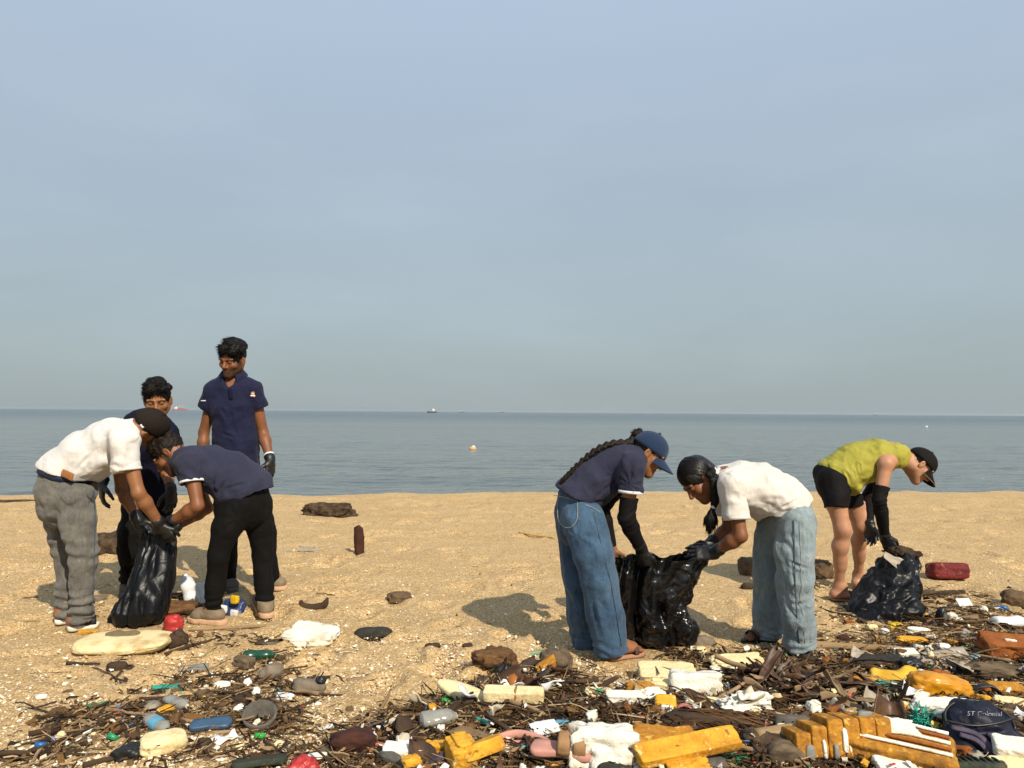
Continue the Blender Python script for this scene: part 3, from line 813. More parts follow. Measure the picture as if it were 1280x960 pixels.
def cap(H, base, root, mat, brim_mat=None, trim=None, brim_dir=1, tilt=0.0, curve=0.020, vis=0.075):
    """dome of six gores, sweat band edge and a curved brim"""
    s = H.s
    nr, na = 11, 36
    V = []
    for i in range(nr):
        ph = i / (nr - 1) * (math.pi / 2) * 0.985
        for j in range(na):
            a = 2 * math.pi * j / na
            g = 1 - 0.018 * math.exp(-((((a / (math.pi / 3)) % 1) - 0.5) / 0.08) ** 2 * 1.0) if False else 1 - 0.012 * (abs(math.sin(3 * a)) < 0.12)
            bulge = 1 + 0.05 * math.sin(2 * ph)
            V.append(H.p(0.085 * math.cos(a) * math.cos(ph) * g * bulge, (-0.012 + 0.109 * math.sin(a) * math.cos(ph) * g * bulge) , 0.020 + 0.108 * math.sin(ph) * (1 + 0.06 * math.cos(ph) * math.sin(a)) + 0.004 * (1 - math.sin(ph)) * math.sin(a)))
    V = np.array(V)
    Q = []
    for i in range(nr - 1):
        for j in range(na):
            k = (j + 1) % na
            Q.append([i * na + j, i * na + k, (i + 1) * na + k, (i + 1) * na + j])
    # inner lip
    n0 = len(V)
    inn = H.C + (V[:na] - H.C) * 0.955
    V = np.concatenate([V, inn, [H.p(0, -0.014, 0.128)]])
    for j in range(na):
        k = (j + 1) % na
        Q.append([n0 + j, n0 + k, k, j]); Q.append([(nr - 1) * na + j, (nr - 1) * na + k, n0 + na, -1])
    c = put('cap', V, np.array(Q), mat, base, root)
    B = Field(0.004, 0.004)
    B.ell(H.p(0, -0.014, 0.131), H.R, np.array([0.010, 0.010, 0.006]) * s)
    bv, bq = B.mesh(1)
    put('cap_button', bv, bq, mat, base, c)
    nu, nv = 15, 8
    top = []
    for i in range(nv):
        t = i / (nv - 1)
        for j in range(nu):
            q = -1 + 2 * j / (nu - 1)
            a = math.pi / 2 - q * 1.05
            x0, y0 = 0.086 * math.cos(a) , -0.012 + 0.110 * math.sin(a)
            ext = vis * (1 - abs(q) ** 2.6) ** 0.6
            x = x0 * (1 + 0.04 * t); y = y0 + ext * t
            z = 0.024 - curve * q * q - 0.020 * t + tilt * t
            top.append((x, brim_dir * y if brim_dir < 0 else y, z))
    top = np.array(top); th = 0.0035
    V = np.array([H.p(*p) for p in top] + [H.p(p[0], p[1], p[2] - th) for p in top])
    m = nu * nv; Q = []; mi = []
    for i in range(nv - 1):
        for j in range(nu - 1):
            a = i * nu + j
            Q.append([a, a + 1, a + nu + 1, a + nu]); Q.append([m + a + nu, m + a + nu + 1, m + a + 1, m + a]); mi += [0, 0]
    for j in range(nu - 1):
        a = (nv - 1) * nu + j; Q.append([a, a + 1, m + a + 1, m + a]); mi.append(1)
    put('brim', V, np.array(Q), [brim_mat or mat, trim or brim_mat or mat], base, c, True, mi)
    return c

def ring_band(name, C, ax, side, ra, rb, w, mat, base, parent, thick=0.004, seg=28):
    """a closed band of cloth about a limb"""
    ax = nrm(ax); u = nrm(np.asarray(side, float) - ax * ax.dot(side)); v = np.cross(ax, u)
    th = np.linspace(0, 2 * math.pi, seg, endpoint=False)
    rings = []
    for (o, dr) in ((-w / 2, 0), (w / 2, 0), (w / 2, -thick), (-w / 2, -thick)):
        rings.append(np.asarray(C) + ax * o + np.cos(th)[:, None] * u * (ra + dr) + np.sin(th)[:, None] * v * (rb + dr))
    V = np.concatenate(rings); Q = []
    j = np.arange(seg); k = (j + 1) % seg
    for a in range(4):
        b = (a + 1) % 4
        Q.append(np.stack([a * seg + j, a * seg + k, b * seg + k, b * seg + j], 1))
    return put(name, V, np.concatenate(Q), mat, base, parent)

def shirt_field(torso, side, sleeves, neck, neck_r=0.062, shoulders=None, h=0.006, k=0.035, hem=None):
    F = Field(h, k)
    for a, b in zip(torso[:-1], torso[1:]):
        F.seg(a[0], b[0], (a[2] * 0.97, a[1] * 0.97), (b[2] * 0.97, b[1] * 0.97), side, k * 0.8)
    for (sh, end, r0, r1, chest) in sleeves:
        F.cone(chest, sh, 0.075, r0 * 0.98, 0.05)
        F.seg(sh, end, (r0, r0), (r1, r1), side, 0.03, flatB=True)
        d = nrm(np.asarray(end) - np.asarray(sh))
    for (sh, end, r0, r1, chest) in sleeves:
        d = nrm(np.asarray(end) - np.asarray(sh))
        F.seg(np.asarray(end) - d * 0.035, np.asarray(end) + d * 0.012, (r1 - 0.012, r1 - 0.012), (r1 - 0.010, r1 - 0.010), side, 0.0, 'sub', flatA=False)
    if neck is not None: F.ell(neck, np.eye(3), [neck_r] * 3, 0.01, 'sub')
    if hem is not None:
        P, n, lo, hi, ro = hem
        F.cut(P, n, lo, hi)
    return F
def collar(base, root, H, neck, axis, front, r=0.066, mat=NAVY, open_=0.55, hgt=0.040, flare=0.018, name='collar'):
    """folded collar round the neck, open at the throat"""
    ax = nrm(axis); f = nrm(np.asarray(front, float) - ax * ax.dot(front)); sd = np.cross(f, ax)
    n = 30; V = []; Q = []
    for i in range(n):
        a = open_ + (2 * math.pi - 2 * open_) * i / (n - 1)
        d = f * math.cos(a) + sd * math.sin(a)
        dip = 0.016 * math.cos(a)
        prof = [(r * 0.94, -0.012), (r * 0.96, hgt * 0.75), (r * 1.02, hgt), (r * 1.10, hgt * 0.9), (r + flare + 0.012, -0.002), (r + flare + 0.008, -0.008)]
        for (q, z) in prof: V.append(np.asarray(neck) + d * q + ax * (z - dip))
    m = 6
    for i in range(n - 1):
        for j in range(m):
            k = (j + 1) % m
            Q.append([i * m + j, (i + 1) * m + j, (i + 1) * m + k, i * m + k])
    for e in (0, (n - 1) * m): Q += [[e, e + 1, e + 4, e + 5], [e + 1, e + 2, e + 3, e + 4]]
    return put(name, np.array(V), np.array(Q), mat, base, root)
def trousers_field(hipsegs, side, legs, h=0.006, waist=None):
    F = Field(h, 0.03)
    for a, b in zip(hipsegs[:-1], hipsegs[1:]): F.seg(a[0], b[0], (a[2] * 0.96, a[1] * 0.96), (b[2] * 0.96, b[1] * 0.96), side, 0.025)
    for rings in legs:                                   # [(point, radius or (side, across)), ...] from hip to hem
        for i, (a, b) in enumerate(zip(rings[:-1], rings[1:])):
            ra = a[1] if hasattr(a[1], '__len__') else (a[1], a[1]); rb = b[1] if hasattr(b[1], '__len__') else (b[1], b[1])
            ra = (ra[0] * 0.945, ra[1] * 0.945); rb = (rb[0] * 0.945, rb[1] * 0.945)
            F.seg(a[0], b[0], ra, rb, side, 0.018, flatB=(i == len(rings) - 2))
    for rings in legs:
        (p0, _), (p1, r) = rings[-2], rings[-1]
        r = r if hasattr(r, '__len__') else (r, r); d = nrm(np.asarray(p1) - np.asarray(p0))
        F.seg(np.asarray(p1) - d * 0.03, np.asarray(p1) + d * 0.01, (r[0] * 0.945 - 0.012, r[1] * 0.945 - 0.012), (r[0] * 0.945 - 0.010, r[1] * 0.945 - 0.010), side, 0.0, 'sub')
    if waist is not None: F.cut(waist[0], waist[1], waist[2], waist[3])
    return F
def tube_part(name, pts, radii, mat, base, parent, seg=8, n=None, up=None):
    P = spline(pts, n or max(len(pts) * 4, 8))
    r = np.interp(np.linspace(0, 1, len(P)), np.linspace(0, 1, len(radii)), radii) if hasattr(radii, '__len__') else radii
    V, Q = sweep(P, r, seg, up=up)
    return put(name, V, Q, mat, base, parent)
def glove(wr, d, s, base, root, cuff=0.05, mat=GLOVE, grow=1.12, sc=1.0, arm=None, **kw):
    F = Field(0.0038, 0.006)
    hand_ops(F, wr, d, s, grow=grow, sc=sc, **kw)
    a = nrm(np.asarray(arm) - np.asarray(wr)) if arm is not None else -nrm(d)
    F.cone(np.asarray(wr), np.asarray(wr) + a * cuff, 0.031 * sc, 0.037 * sc, 0.012)
    V, Q = F.mesh(1)
    V = folds(V, Q, 0.0010, (22, 22, 22), 0.0008, crease=0.03)
    return put('glove', V, Q, mat, base, root)
def shoe(an, toe, base, root, upper, solem, name='shoe'):
    an = np.asarray(an, float); toe = np.asarray(toe, float)
    d = toe - an; d[2] = 0; Ld = np.linalg.norm(d); d /= Ld; sd = np.cross(d, A3(0, 0, 1)); z0 = toe[2]
    F = Field(0.005, 0.02)
    b = A3(an[0], an[1], z0)
    F.seg(b - d * 0.045 + A3(0, 0, 0.055), b + d * (Ld * 0.62) + A3(0, 0, 0.048), (0.040, 0.045), (0.048, 0.036), sd)
    F.seg(b + d * (Ld * 0.5) + A3(0, 0, 0.045), b + d * (Ld - 0.035) + A3(0, 0, 0.040), (0.048, 0.034), (0.040, 0.026), sd)
    F.cone(an, b + A3(0, 0, 0.06), 0.048, 0.046, 0.03)
    F.cut(b + A3(0, 0, 0.022), A3(0, 0, -1))
    F.cut(an + A3(0, 0, 0.005), A3(0, 0, 1))
    V, Q = F.mesh(2)
    V = folds(V, Q, 0.002, (16, 16, 16), 0.001)
    o = put(name, V, Q, upper, base, root)
    S = Field(0.005, 0.02)
    S.seg(b - d * 0.055 + A3(0, 0, 0.015), b + d * (Ld * 0.6) + A3(0, 0, 0.015), (0.045, 0.05), (0.053, 0.05), sd, 0.01)
    S.seg(b + d * (Ld * 0.6) + A3(0, 0, 0.015), b + d * (Ld - 0.03) + A3(0, 0, 0.016), (0.053, 0.05), (0.044, 0.05), sd, 0.01)
    S.cut(b + A3(0, 0, 0.030), A3(0, 0, 1)); S.cut(b + A3(0, 0, 0.0), A3(0, 0, -1))
    V, Q = S.mesh(1)
    put('sole', V, Q, solem, base, o)
    for t in (0.42, 0.52, 0.62):
        p = b + d * (Ld * t) + A3(0, 0, 0.074 - 0.02 * (t - 0.42) * 5)
        tube_part('lace', [p - sd * 0.026, p + A3(0, 0, 0.010), p + sd * 0.026], 0.0035, solem, base, o, 5, 7)
    return o
def sandal(an, toe, base, root, solem, strapm, thick=0.022, heel_strap=True, straps=(0.52, 0.72)):
    an = np.asarray(an, float); toe = np.asarray(toe, float)
    d = toe - an; d[2] = 0; Ld = np.linalg.norm(d); d /= Ld; sd = np.cross(d, A3(0, 0, 1)); z0 = toe[2]
    b = A3(an[0], an[1], z0 - thick)
    n = 13; xs = np.linspace(-0.055, Ld + 0.012, n)
    w = np.array([0.020, 0.034, 0.038, 0.036, 0.034, 0.035, 0.038, 0.042, 0.046, 0.047, 0.044, 0.034, 0.014])
    V = []; Q = []
    for x, q in zip(xs, w):
        up = 0.006 * max(0, (x - Ld * 0.8) / (Ld * 0.2)) + 0.006 * max(0, 1 - (x + 0.05) / 0.1)
        for (yy, zz) in ((-q, 0.003), (q, 0.003), (q * 1.03, thick * 0.6), (q, thick), (0, thick * 0.9), (-q, thick), (-q * 1.03, thick * 0.6)):
            V.append(b + d * x + sd * yy + A3(0, 0, zz + up * 0.5))
    m = 7
    for i in range(n - 1):
        for j in range(m):
            k = (j + 1) % m; Q.append([i * m + j, i * m + k, (i + 1) * m + k, (i + 1) * m + j])
    V = np.array(V); c = [V[:m].mean(0), V[-m:].mean(0)]
    k0 = len(V); V = np.concatenate([V, c])
    for j in range(m):
        k = (j + 1) % m; Q.append([k, j, k0, -1]); Q.append([(n - 1) * m + j, (n - 1) * m + k, k0 + 1, -1])
    o = put('sandal', V, np.array(Q), solem, base, root)
    for t in straps:
        p = b + d * (Ld * t) + A3(0, 0, thick)
        hh = 0.052 if t > 0.6 else 0.068
        P = spline([p - sd * 0.045, p - sd * 0.040 + A3(0, 0, hh * 0.6), p + A3(0, 0, hh), p + sd * 0.040 + A3(0, 0, hh * 0.6), p + sd * 0.045], 15)
        V, Q = sweep(P, [(0.014, 0.003)] * len(P), 8, up=d)
        put('strap', V, Q, strapm, base, o)
    if heel_strap:
        p = b + A3(0, 0, thick + 0.045)
        P = spline([p + d * 0.06 - sd * 0.040, p - sd * 0.038, p - d * 0.046, p + sd * 0.038, p + d * 0.06 + sd * 0.040], 17)
        V, Q = sweep(P, [(0.010, 0.003)] * len(P), 8, up=A3(0, 0, 1))
        put('strap', V, Q, strapm, base, o)
    return o
# ------------------------------------------------------------------ people
def body(name, label, base, H, neck, torso, side, arms, legs, feet, hands, skin, s=1.0, beard=None, back=(0, 1, 0), group=None, shoulders=True):
    """one skin: trunk, limbs, hands and feet grown together; the head is meshed finer and set into the neck"""
    F = Field(0.0052, 0.02)
    for i, (a, b) in enumerate(zip(torso[:-1], torso[1:])):
        q = 0.80 if i < 2 else 0.82
        if i == 0: a = (a[0] + (b[0] - a[0]) * 0.3, a[1] * 0.85, a[2] * 0.85)
        F.seg(a[0], b[0], (a[2] * q, a[1] * q), (b[2] * q, b[1] * q), side, 0.03)
    F.cone(torso[-1][0], neck, 0.055 * s, 0.050 * s, 0.03)
    F.cone(neck, H.p(0, -0.02, -0.03), 0.052 * s, 0.050 * s, 0.02)
    for (sh, el, wr) in arms:
        F.cone(torso[-2][0], sh, 0.07 * s, 0.054 * s, 0.04)
        arm_ops(F, sh, el, wr, s)
    for (hip, kn, an) in legs: leg_ops(F, hip, kn, an, back, s)
    for (an, toe) in feet: foot_ops(F, an, toe, 1.0 * s)
    for kw in hands: hand_ops(F, grow=0.9, **kw)
    F.ops = [o for o in F.ops]
    Vb, Qb = F.mesh(2)
    Fh = Field(0.0030, 0.012)
    head_field(Fh, H, neck)
    Vh, Qh = Fh.mesh(1)
    mi = np.concatenate([np.zeros(len(Qb), int), face_slots(Vh, Qh, H, beard)])
    V, Q = join([(Vb, Qb), (Vh, Qh)])
    o = put(name, V, Q, [skin, LIPS, BEARD], base, None, True, mi)
    tag(o, label, 'person', group)
    return o
def hand(wr, d, s, **kw): return dict(wr=wr, d=d, s=s, **kw)
def gl(kw, arm, base, root, **k2):
    k = dict(kw); k.update(k2); w = k.pop('wr'); d = k.pop('d'); s = k.pop('s')
    return glove(w, d, s, base, root, arm=arm, **k)
def lerp(a, b, t): return np.asarray(a) + (np.asarray(b) - np.asarray(a)) * t
def toe_at(px, py, lift): 
    p = GG(px, py); p[2] = g1(p[0], p[1]) + lift; return p
GROUP = 'people clearing rubbish off the beach'
YV = A3(0, 1, 0)
def armsleeve(sh, el, wr, t0, base, root, t1=1.0, r0=0.050, r1=0.031, s=1.0):
    F = Field(0.0048, 0.015)
    a = lerp(sh, el, t0); b = lerp(el, wr, t1)
    F.seg(a, el, (r0 * s, r0 * s), (0.0425 * s, 0.0425 * s), (1, 0, 0), 0.02, flatA=True)
    m = lerp(el, wr, 0.3)
    F.cone(el, m, 0.0425 * s, 0.0455 * s, 0.02); F.seg(m, b, (0.0455 * s, 0.0455 * s), (r1 * s, r1 * s), (1, 0, 0), 0.01, flatB=True)
    V, Q = F.mesh(1)
    ax = nrm(np.asarray(wr) - el)
    V = folds(V, Q, 0.0012, (14, 14, 14), 0.0008, rings=[(el, ax, 0.03, 0.06, 0.002)])
    return put('arm_sleeve', V, Q, BLACK_KNIT, base, root)

# ---- young woman in the navy shirt and wide blue jeans
def navy_woman():
    sh, el, wr = J(791, 583, 3.93), J(783, 648, 3.94), J(802, 688, 4.06)
    sh2, el2, wr2 = J(796, 580, 4.30), J(752, 636, 4.36), J(766, 688, 4.34)
    neck = J(799, 571, 4.10)
    H = Head(J(810, 567, 4.09), (0.80, -0.10, -0.60), (0.60, 0, 0.80), 0.93)
    side = A3(0.05, 1, 0)
    tor = [(J(721, 623, 4.12), 0.138, 0.182), (J(744, 601, 4.12), 0.128, 0.165), (J(770, 583, 4.12), 0.118, 0.170), (J(790, 575, 4.11), 0.090, 0.150), (J(799, 572, 4.10), 0.06, 0.09)]
    t1, t2 = toe_at(803, 819, 0.024), toe_at(766, 806, 0.024)
    an1, an2 = J(768, 806, 4.03), J(739, 796, 4.26)
    an1[2] = t1[2] + 0.07; an2[2] = t2[2] + 0.07
    base = GG(758, 812)
    h1 = hand(wr, (0.22, 0.25, -0.95), (0.75, -0.6, 0.1), curl=(0.9, 0.9, 0.5), n=(0.1, 1, 0.2), sc=0.92)
    h2 = hand(wr2, (0.35, 0.0, -0.9), (0.9, -0.2, 0.3), curl=(0.7, 0.8, 0.5), n=(-0.2, -1, 0), sc=0.92)
    legs = [(J(730, 640, 4.02), J(747, 718, 4.00), an1), (J(716, 640, 4.22), J(727, 718, 4.22), an2)]
    o = body('person', 'person in navy polo, blue cap and wide blue jeans, long braid down the back', base, H, neck, tor, side,
             [(sh, el, wr), (sh2, el2, wr2)], legs, [(an1, t1), (an2, t2)], [h1, h2], SKIN_B, 0.92, None, (-1, 0, 0), GROUP)
    F = shirt_field(tor, side, [(sh, J(789, 615, 3.93), 0.066, 0.062, J(778, 580, 4.05)), (sh2, J(780, 606, 4.33), 0.066, 0.062, J(782, 578, 4.2))], H.p(0, -0.02, -0.08), 0.060, h=0.0052)
    P = J(722, 623, 4.1); ax = nrm(J(690, 606, 4.1) - J(752, 641, 4.1)); nn = np.cross(ax, YV); nn = nn if nn[2] < 0 else -nn
    F.cut(P, nn, J(680, 660, 4.5) - 0.1, J(760, 590, 3.8) + 0.1)
    V, Q = F.mesh(2)
    arm = J(783, 603, 3.97)
    V = folds(V, Q, 0.0055, (8, 6, 8), 0.0012, fans=[(arm, YV, 9, 0.20, 0.006)], lines=[(J(757, 632, 3.97), J(778, 606, 3.97), 0.016, -0.012), (J(742, 625, 3.97), J(765, 604, 3.96), 0.014, -0.008), (J(725, 610, 3.98), J(770, 590, 3.96), 0.015, -0.006), (J(760, 625, 3.98), J(772, 590, 3.96), 0.013, -0.008)])
    s_ = put('shirt', V, Q, NAVY_GREY, base, o)
    d = nrm(J(789, 615, 3.93) - sh)
    ring_band('sleeve_trim', J(789, 614.5, 3.93), d, (1, 0, 0), 0.0665, 0.0665, 0.014, WHITE_TRIM, base, s_, 0.006)
    collar(base, s_, H, J(799, 571, 4.10), nrm(H.p(0, 0, -0.02) - neck), (0.4, 0, -0.9), 0.058, NAVY_GREY, 0.45, 0.028, 0.012)
    hs = [(J(722, 622, 4.12), 0.108, 0.150), (J(724, 640, 4.12), 0.124, 0.172), (J(724, 658, 4.12), 0.122, 0.165)]
    L1 = [(J(728, 650, 4.03), 0.115), (J(740, 690, 4.0), 0.106), (J(748, 724, 4.0), 0.102), (J(757, 768, 4.02), 0.098), (J(764, 815, 4.03), 0.096)]
    L2 = [(J(718, 650, 4.2), 0.112), (J(723, 690, 4.2), 0.104), (J(726, 724, 4.2), 0.100), (J(730, 768, 4.22), 0.096), (J(737, 805, 4.25), 0.096)]
    F = trousers_field(hs, side, [L1, L2], waist=(P - nn * 0.02, -nn, None, None))
    V, Q = F.mesh(2)
    knee = J(748, 724, 3.95)
    V = folds(V, Q, 0.006, (9, 9, 4), 0.001, fans=[(J(722, 668, 3.98), YV, 7, 0.16, 0.006)], rings=[(J(764, 812, 4.03), (0.1, 0, 1), 0.05, 0.05, 0.004)],
              lines=[(J(724, 700, 3.95), J(760, 705, 3.92), 0.014, -0.006), (J(742, 760, 3.95), J(770, 775, 3.94), 0.02, -0.006), (J(733, 680, 3.94), J(757, 800, 3.94), 0.03, 0.008)])
    tr = put('trousers', V, Q, JEANS_BLUE, base, o)
    # seam and back pocket stitching lie on the cloth
    def on_cloth(pts, name, mat, r=0.0018):
        out = []
        for (px, py) in pts: out.append(project(V, px, py))
        tube_part(name, out, r, mat, base, tr, 5, len(out) * 3)
    on_cloth([(742, 640), (749, 670), (757, 700), (765, 735), (771, 770), (777, 808)], 'seam', STITCH)
    on_cloth([(697, 622), (698, 650), (710, 660), (721, 650), (722, 628)], 'pocket_stitching', STITCH_GOLD)
    on_cloth([(692, 619), (710, 623), (735, 632), (752, 641)], 'waist_stitching', STITCH_GOLD)
    armsleeve(sh, el, wr, 0.60, base, o, 1.0, 0.050, 0.030, 0.95)
    armsleeve(sh2, el2, wr2, 0.45, base, o, 0.92, 0.050, 0.030, 0.95)
    gl(h1, el, base, o)
    hair_short(H, base, o, HAIR_BROWN, back=-0.06, capped=True)
    cap(H, base, o, CAP_BLUE, vis=0.085, tilt=-0.012)
    # bun behind the cap and the braid laid along the back
    path = [H.p(0, -0.115, 0.035), J(786, 553, 4.08), J(768, 554, 4.06), J(750, 560, 4.05), J(734, 571, 4.05), J(720, 584, 4.05), J(709, 595, 4.05), J(702, 603, 4.05)]
    braid(path, 0.0195, 0.012, base, o, HAIR_BROWN, 30)
    F = Field(0.004, 0.01); F.ell(H.p(0, -0.112, 0.065), H.R, (0.026, 0.022, 0.024)); F.ell(H.p(0.01, -0.125, 0.045), H.R, (0.02, 0.018, 0.02))
    V2, Q2 = F.mesh(1); V2, Q2 = tufts(V2, Q2, 40, 0.02, (-0.5, 0, 0.3), 0.003, 0.6, 5)
    put('hair_bun', V2, Q2, HAIR_BROWN, base, o)
    for an, t in ((an1, t1), (an2, t2)): sandal(an, t, base, o, SOLE_BROWN, STRAP_BROWN, 0.020, False, (0.62,))
    return o
def braid(path, r0, r1, base, root, mat, n):
    P = spline(path, n * 2 + 1); F = Field(0.0036, 0.009)
    for i in range(n):
        c = P[2 * i]; nx = P[min(2 * i + 2, len(P) - 1)]; t = nrm(nx - c) if np.linalg.norm(nx - c) > 1e-5 else t
        sd = nrm(np.cross(t, A3(0.1, -0.85, 0.5))); up = np.cross(sd, t)
        r = r0 + (r1 - r0) * i / n
        off = r * 0.46 * (1 if i % 2 else -1)
        F.seg(c + sd * off * 1.2 - t * r * 0.5 + up * 0.2 * r, c - sd * off * 0.6 + t * r * 1.5, (r * 0.72, r * 0.60), (r * 0.5, r * 0.45), sd)
    V, Q = F.mesh(1)
    comb = nrm(np.asarray(path[-1]) - path[0])
    V, Q = tufts(V, Q, 90, 0.016, comb, 0.002, 0.7, 8)
    return put('braid', V, Q, mat, base, root)
def project(V, px, py, lift=0.003):
    """the nearest cloth point on the line of sight through a spot of the photograph: where a seam runs on the cloth"""
    d = nrm(ray(px, py)); w = V - CPOS; t = w @ d
    q = np.linalg.norm(w - t[:, None] * d, axis=1)
    m = q < 0.012
    if not m.any(): m = q < q.min() + 0.006
    sel = m & (t < t[m].min() + 0.016)
    return CPOS + d * (t[sel].mean() - lift)

# ---- young woman in the cream shirt and pale jeans
def white_woman():
    sh, el, wr = J(916, 607, 4.03), J(926, 670, 3.98), J(890, 692, 4.10)
    sh2, el2, wr2 = J(906, 604, 4.37), J(911, 660, 4.42), J(884, 682, 4.34)
    neck = J(898, 601, 4.21)
    H = Head(J(873, 600, 4.20), (-0.60, -0.28, -0.78), (-0.80, 0.0, 0.58), 0.97)
    side = A3(0.05, 1, 0)
    tor = [(J(977, 630, 4.22), 0.165, 0.195), (J(948, 613, 4.22), 0.150, 0.180), (J(924, 607, 4.22), 0.128, 0.178), (J(906, 603, 4.21), 0.095, 0.150), (J(898, 601, 4.2), 0.062, 0.09)]
    t1, t2 = toe_at(990, 822, 0.022), toe_at(930, 806, 0.022)
    an1, an2 = J(1002, 803, 4.12), J(960, 793, 4.34)
    an1[2] = t1[2] + 0.075; an2[2] = t2[2] + 0.075
    base = GG(985, 808)
    h1 = hand(wr, (-0.97, 0.15, 0.02), (0.1, 0.5, 0.75), curl=(0.25, 0.35, 0.25), n=(0.1, 0.75, -0.6), sc=0.95, spread=0.16)
    h2 = hand(wr2, (-0.9, -0.1, -0.22), (0.1, -0.4, 0.85), curl=(0.35, 0.4, 0.3), n=(0.0, -0.9, -0.4), sc=0.95, spread=0.16)
    legs = [(J(992, 645, 4.1), J(993, 720, 4.06), an1), (J(972, 645, 4.32), J(962, 720, 4.30), an2)]
    o = body('person', 'person in cream shirt and pale wide jeans, black plait hanging beside the face', base, H, neck, tor, side,
             [(sh, el, wr), (sh2, el2, wr2)], legs, [(an1, t1), (an2, t2)], [h1, h2], SKIN_A, 0.93, None, (1, 0, 0), GROUP)
    F = shirt_field(tor, side, [(sh, J(921, 649, 4.00), 0.070, 0.066, J(922, 604, 4.15)), (sh2, J(908, 642, 4.40), 0.07, 0.066, J(913, 602, 4.28))], H.p(0, -0.02, -0.09), 0.055, h=0.0052)
    P = J(971, 640, 4.2); ax = nrm(J(1014, 623, 4.2) - J(927, 655, 4.2)); nn = np.cross(ax, YV); nn = nn if nn[2] < 0 else -nn
    F.cut(P, nn, J(936, 670, 4.6) - 0.05, J(1040, 590, 3.9) + 0.1)
    V, Q = F.mesh(2)
    V = folds(V, Q, 0.006, (8, 6, 8), 0.0012, fans=[(J(930, 628, 4.0), YV, 9, 0.20, 0.007), (J(966, 645, 4.02), YV, 8, 0.12, 0.006)],
              lines=[(J(960, 648, 4.02), J(975, 622, 4.02), 0.014, -0.012), (J(970, 640, 4.02), J(1000, 622, 4.05), 0.013, -0.010), (J(945, 650, 4.05), J(965, 618, 4.02), 0.016, -0.012),
                     (J(935, 640, 4.02), J(965, 612, 4.02), 0.016, -0.008), (J(958, 620, 4.02), J(985, 618, 4.03), 0.012, -0.009), (J(928, 606, 4.02), J(929, 640, 4.0), 0.012, -0.008)])
    s_ = put('shirt', V, Q, CREAM_COTTON, base, o)
    d = nrm(J(921, 649, 4.0) - sh)
    ring_band('sleeve_trim', J(921, 648, 4.0), d, (1, 0, 0), 0.069, 0.069, 0.016, CREAM_COTTON, base, s_, 0.005)
    collar(base, s_, H, J(896, 600, 4.21), nrm(H.p(0, 0, -0.03) - neck), (-0.2, 0, -1), 0.060, CREAM_COTTON, 0.45, 0.030, 0.012)
    hs = [(J(984, 628, 4.22), 0.11, 0.150), (J(986, 645, 4.22), 0.125, 0.172), (J(985, 662, 4.22), 0.118, 0.165)]
    L1 = [(J(994, 650, 4.10), 0.108), (J(993, 690, 4.06), 0.102), (J(995, 724, 4.06), 0.098), (J(998, 768, 4.08), 0.090), (J(1001, 807, 4.12), 0.083)]
    L2 = [(J(972, 652, 4.32), 0.108), (J(964, 695, 4.3), 0.100), (J(961, 724, 4.3), 0.095), (J(960, 762, 4.31), 0.090), (J(960, 795, 4.33), 0.085)]
    F = trousers_field(hs, side, [L1, L2], waist=(P - nn * 0.02, -nn, None, None))
    V, Q = F.mesh(2)
    V = folds(V, Q, 0.006, (9, 9, 4), 0.001, fans=[(J(968, 668, 4.05), YV, 7, 0.15, 0.007)], rings=[(J(1001, 804, 4.12), (0, 0, 1), 0.05, 0.05, 0.004)],
              lines=[(J(978, 700, 3.97), J(1012, 712, 3.97), 0.015, -0.006), (J(985, 680, 3.96), J(992, 790, 3.99), 0.028, 0.006), (J(980, 760, 3.99), J(1012, 752, 3.99), 0.018, -0.006)])
    tr = put('trousers', V, Q, JEANS_PALE, base, o)
    pts = [project(V, px, py) for (px, py) in ((992, 650), (993, 690), (994, 730), (996, 770), (999, 804))]
    tube_part('seam', pts, 0.0032, STITCH, base, tr, 5, 18)
    pts = [project(V, px, py) for (px, py) in ((1000, 652), (1001, 690), (1002, 730), (1004, 770), (1006, 804))]
    tube_part('seam', pts, 0.0014, STITCH_GOLD, base, tr, 5, 18)
    pts = [project(V, px, py) for (px, py) in ((986, 801), (1002, 803), (1016, 801))]
    tube_part('hem_stitching', pts, 0.0016, STITCH_GOLD, base, tr, 5, 12)
    gl(h1, el, base, o); gl(h2, el2, base, o)
    # hair: parted crown, plait that falls from behind the ear, bushy end
    F = Field(0.004, 0.012); R, s = H.R, H.s
    F.ell(H.p(0, -0.022, 0.036), R, np.array([0.086, 0.106, 0.096]) * s)
    F.ell(H.p(0, -0.075, -0.03), R, np.array([0.062, 0.048, 0.07]) * s, 0.03)
    F.ell(H.p(0, 0.105, -0.055), R, np.array([0.082, 0.080, 0.102]) * s, 0.008, 'sub')
    F.ell(H.p(0, 0.02, -0.115), R, np.array([0.1, 0.075, 0.08]) * s, 0.01, 'sub')
    for sx in (-1, 1): F.ell(H.p(sx * 0.092, 0.0, -0.014), R, np.array([0.022, 0.022, 0.028]) * s, 0.006, 'sub')
    V, Q = F.mesh(1); N_ = normals(V, Q); l = H.loc(V)
    V = V + N_ * (0.0035 * perlin(l * A3(14, 60, 14)) + 0.002 * perlin(l * A3(40, 110, 40)))[:, None]
    rg = np.random.default_rng(12); prt = [(V, Q)]
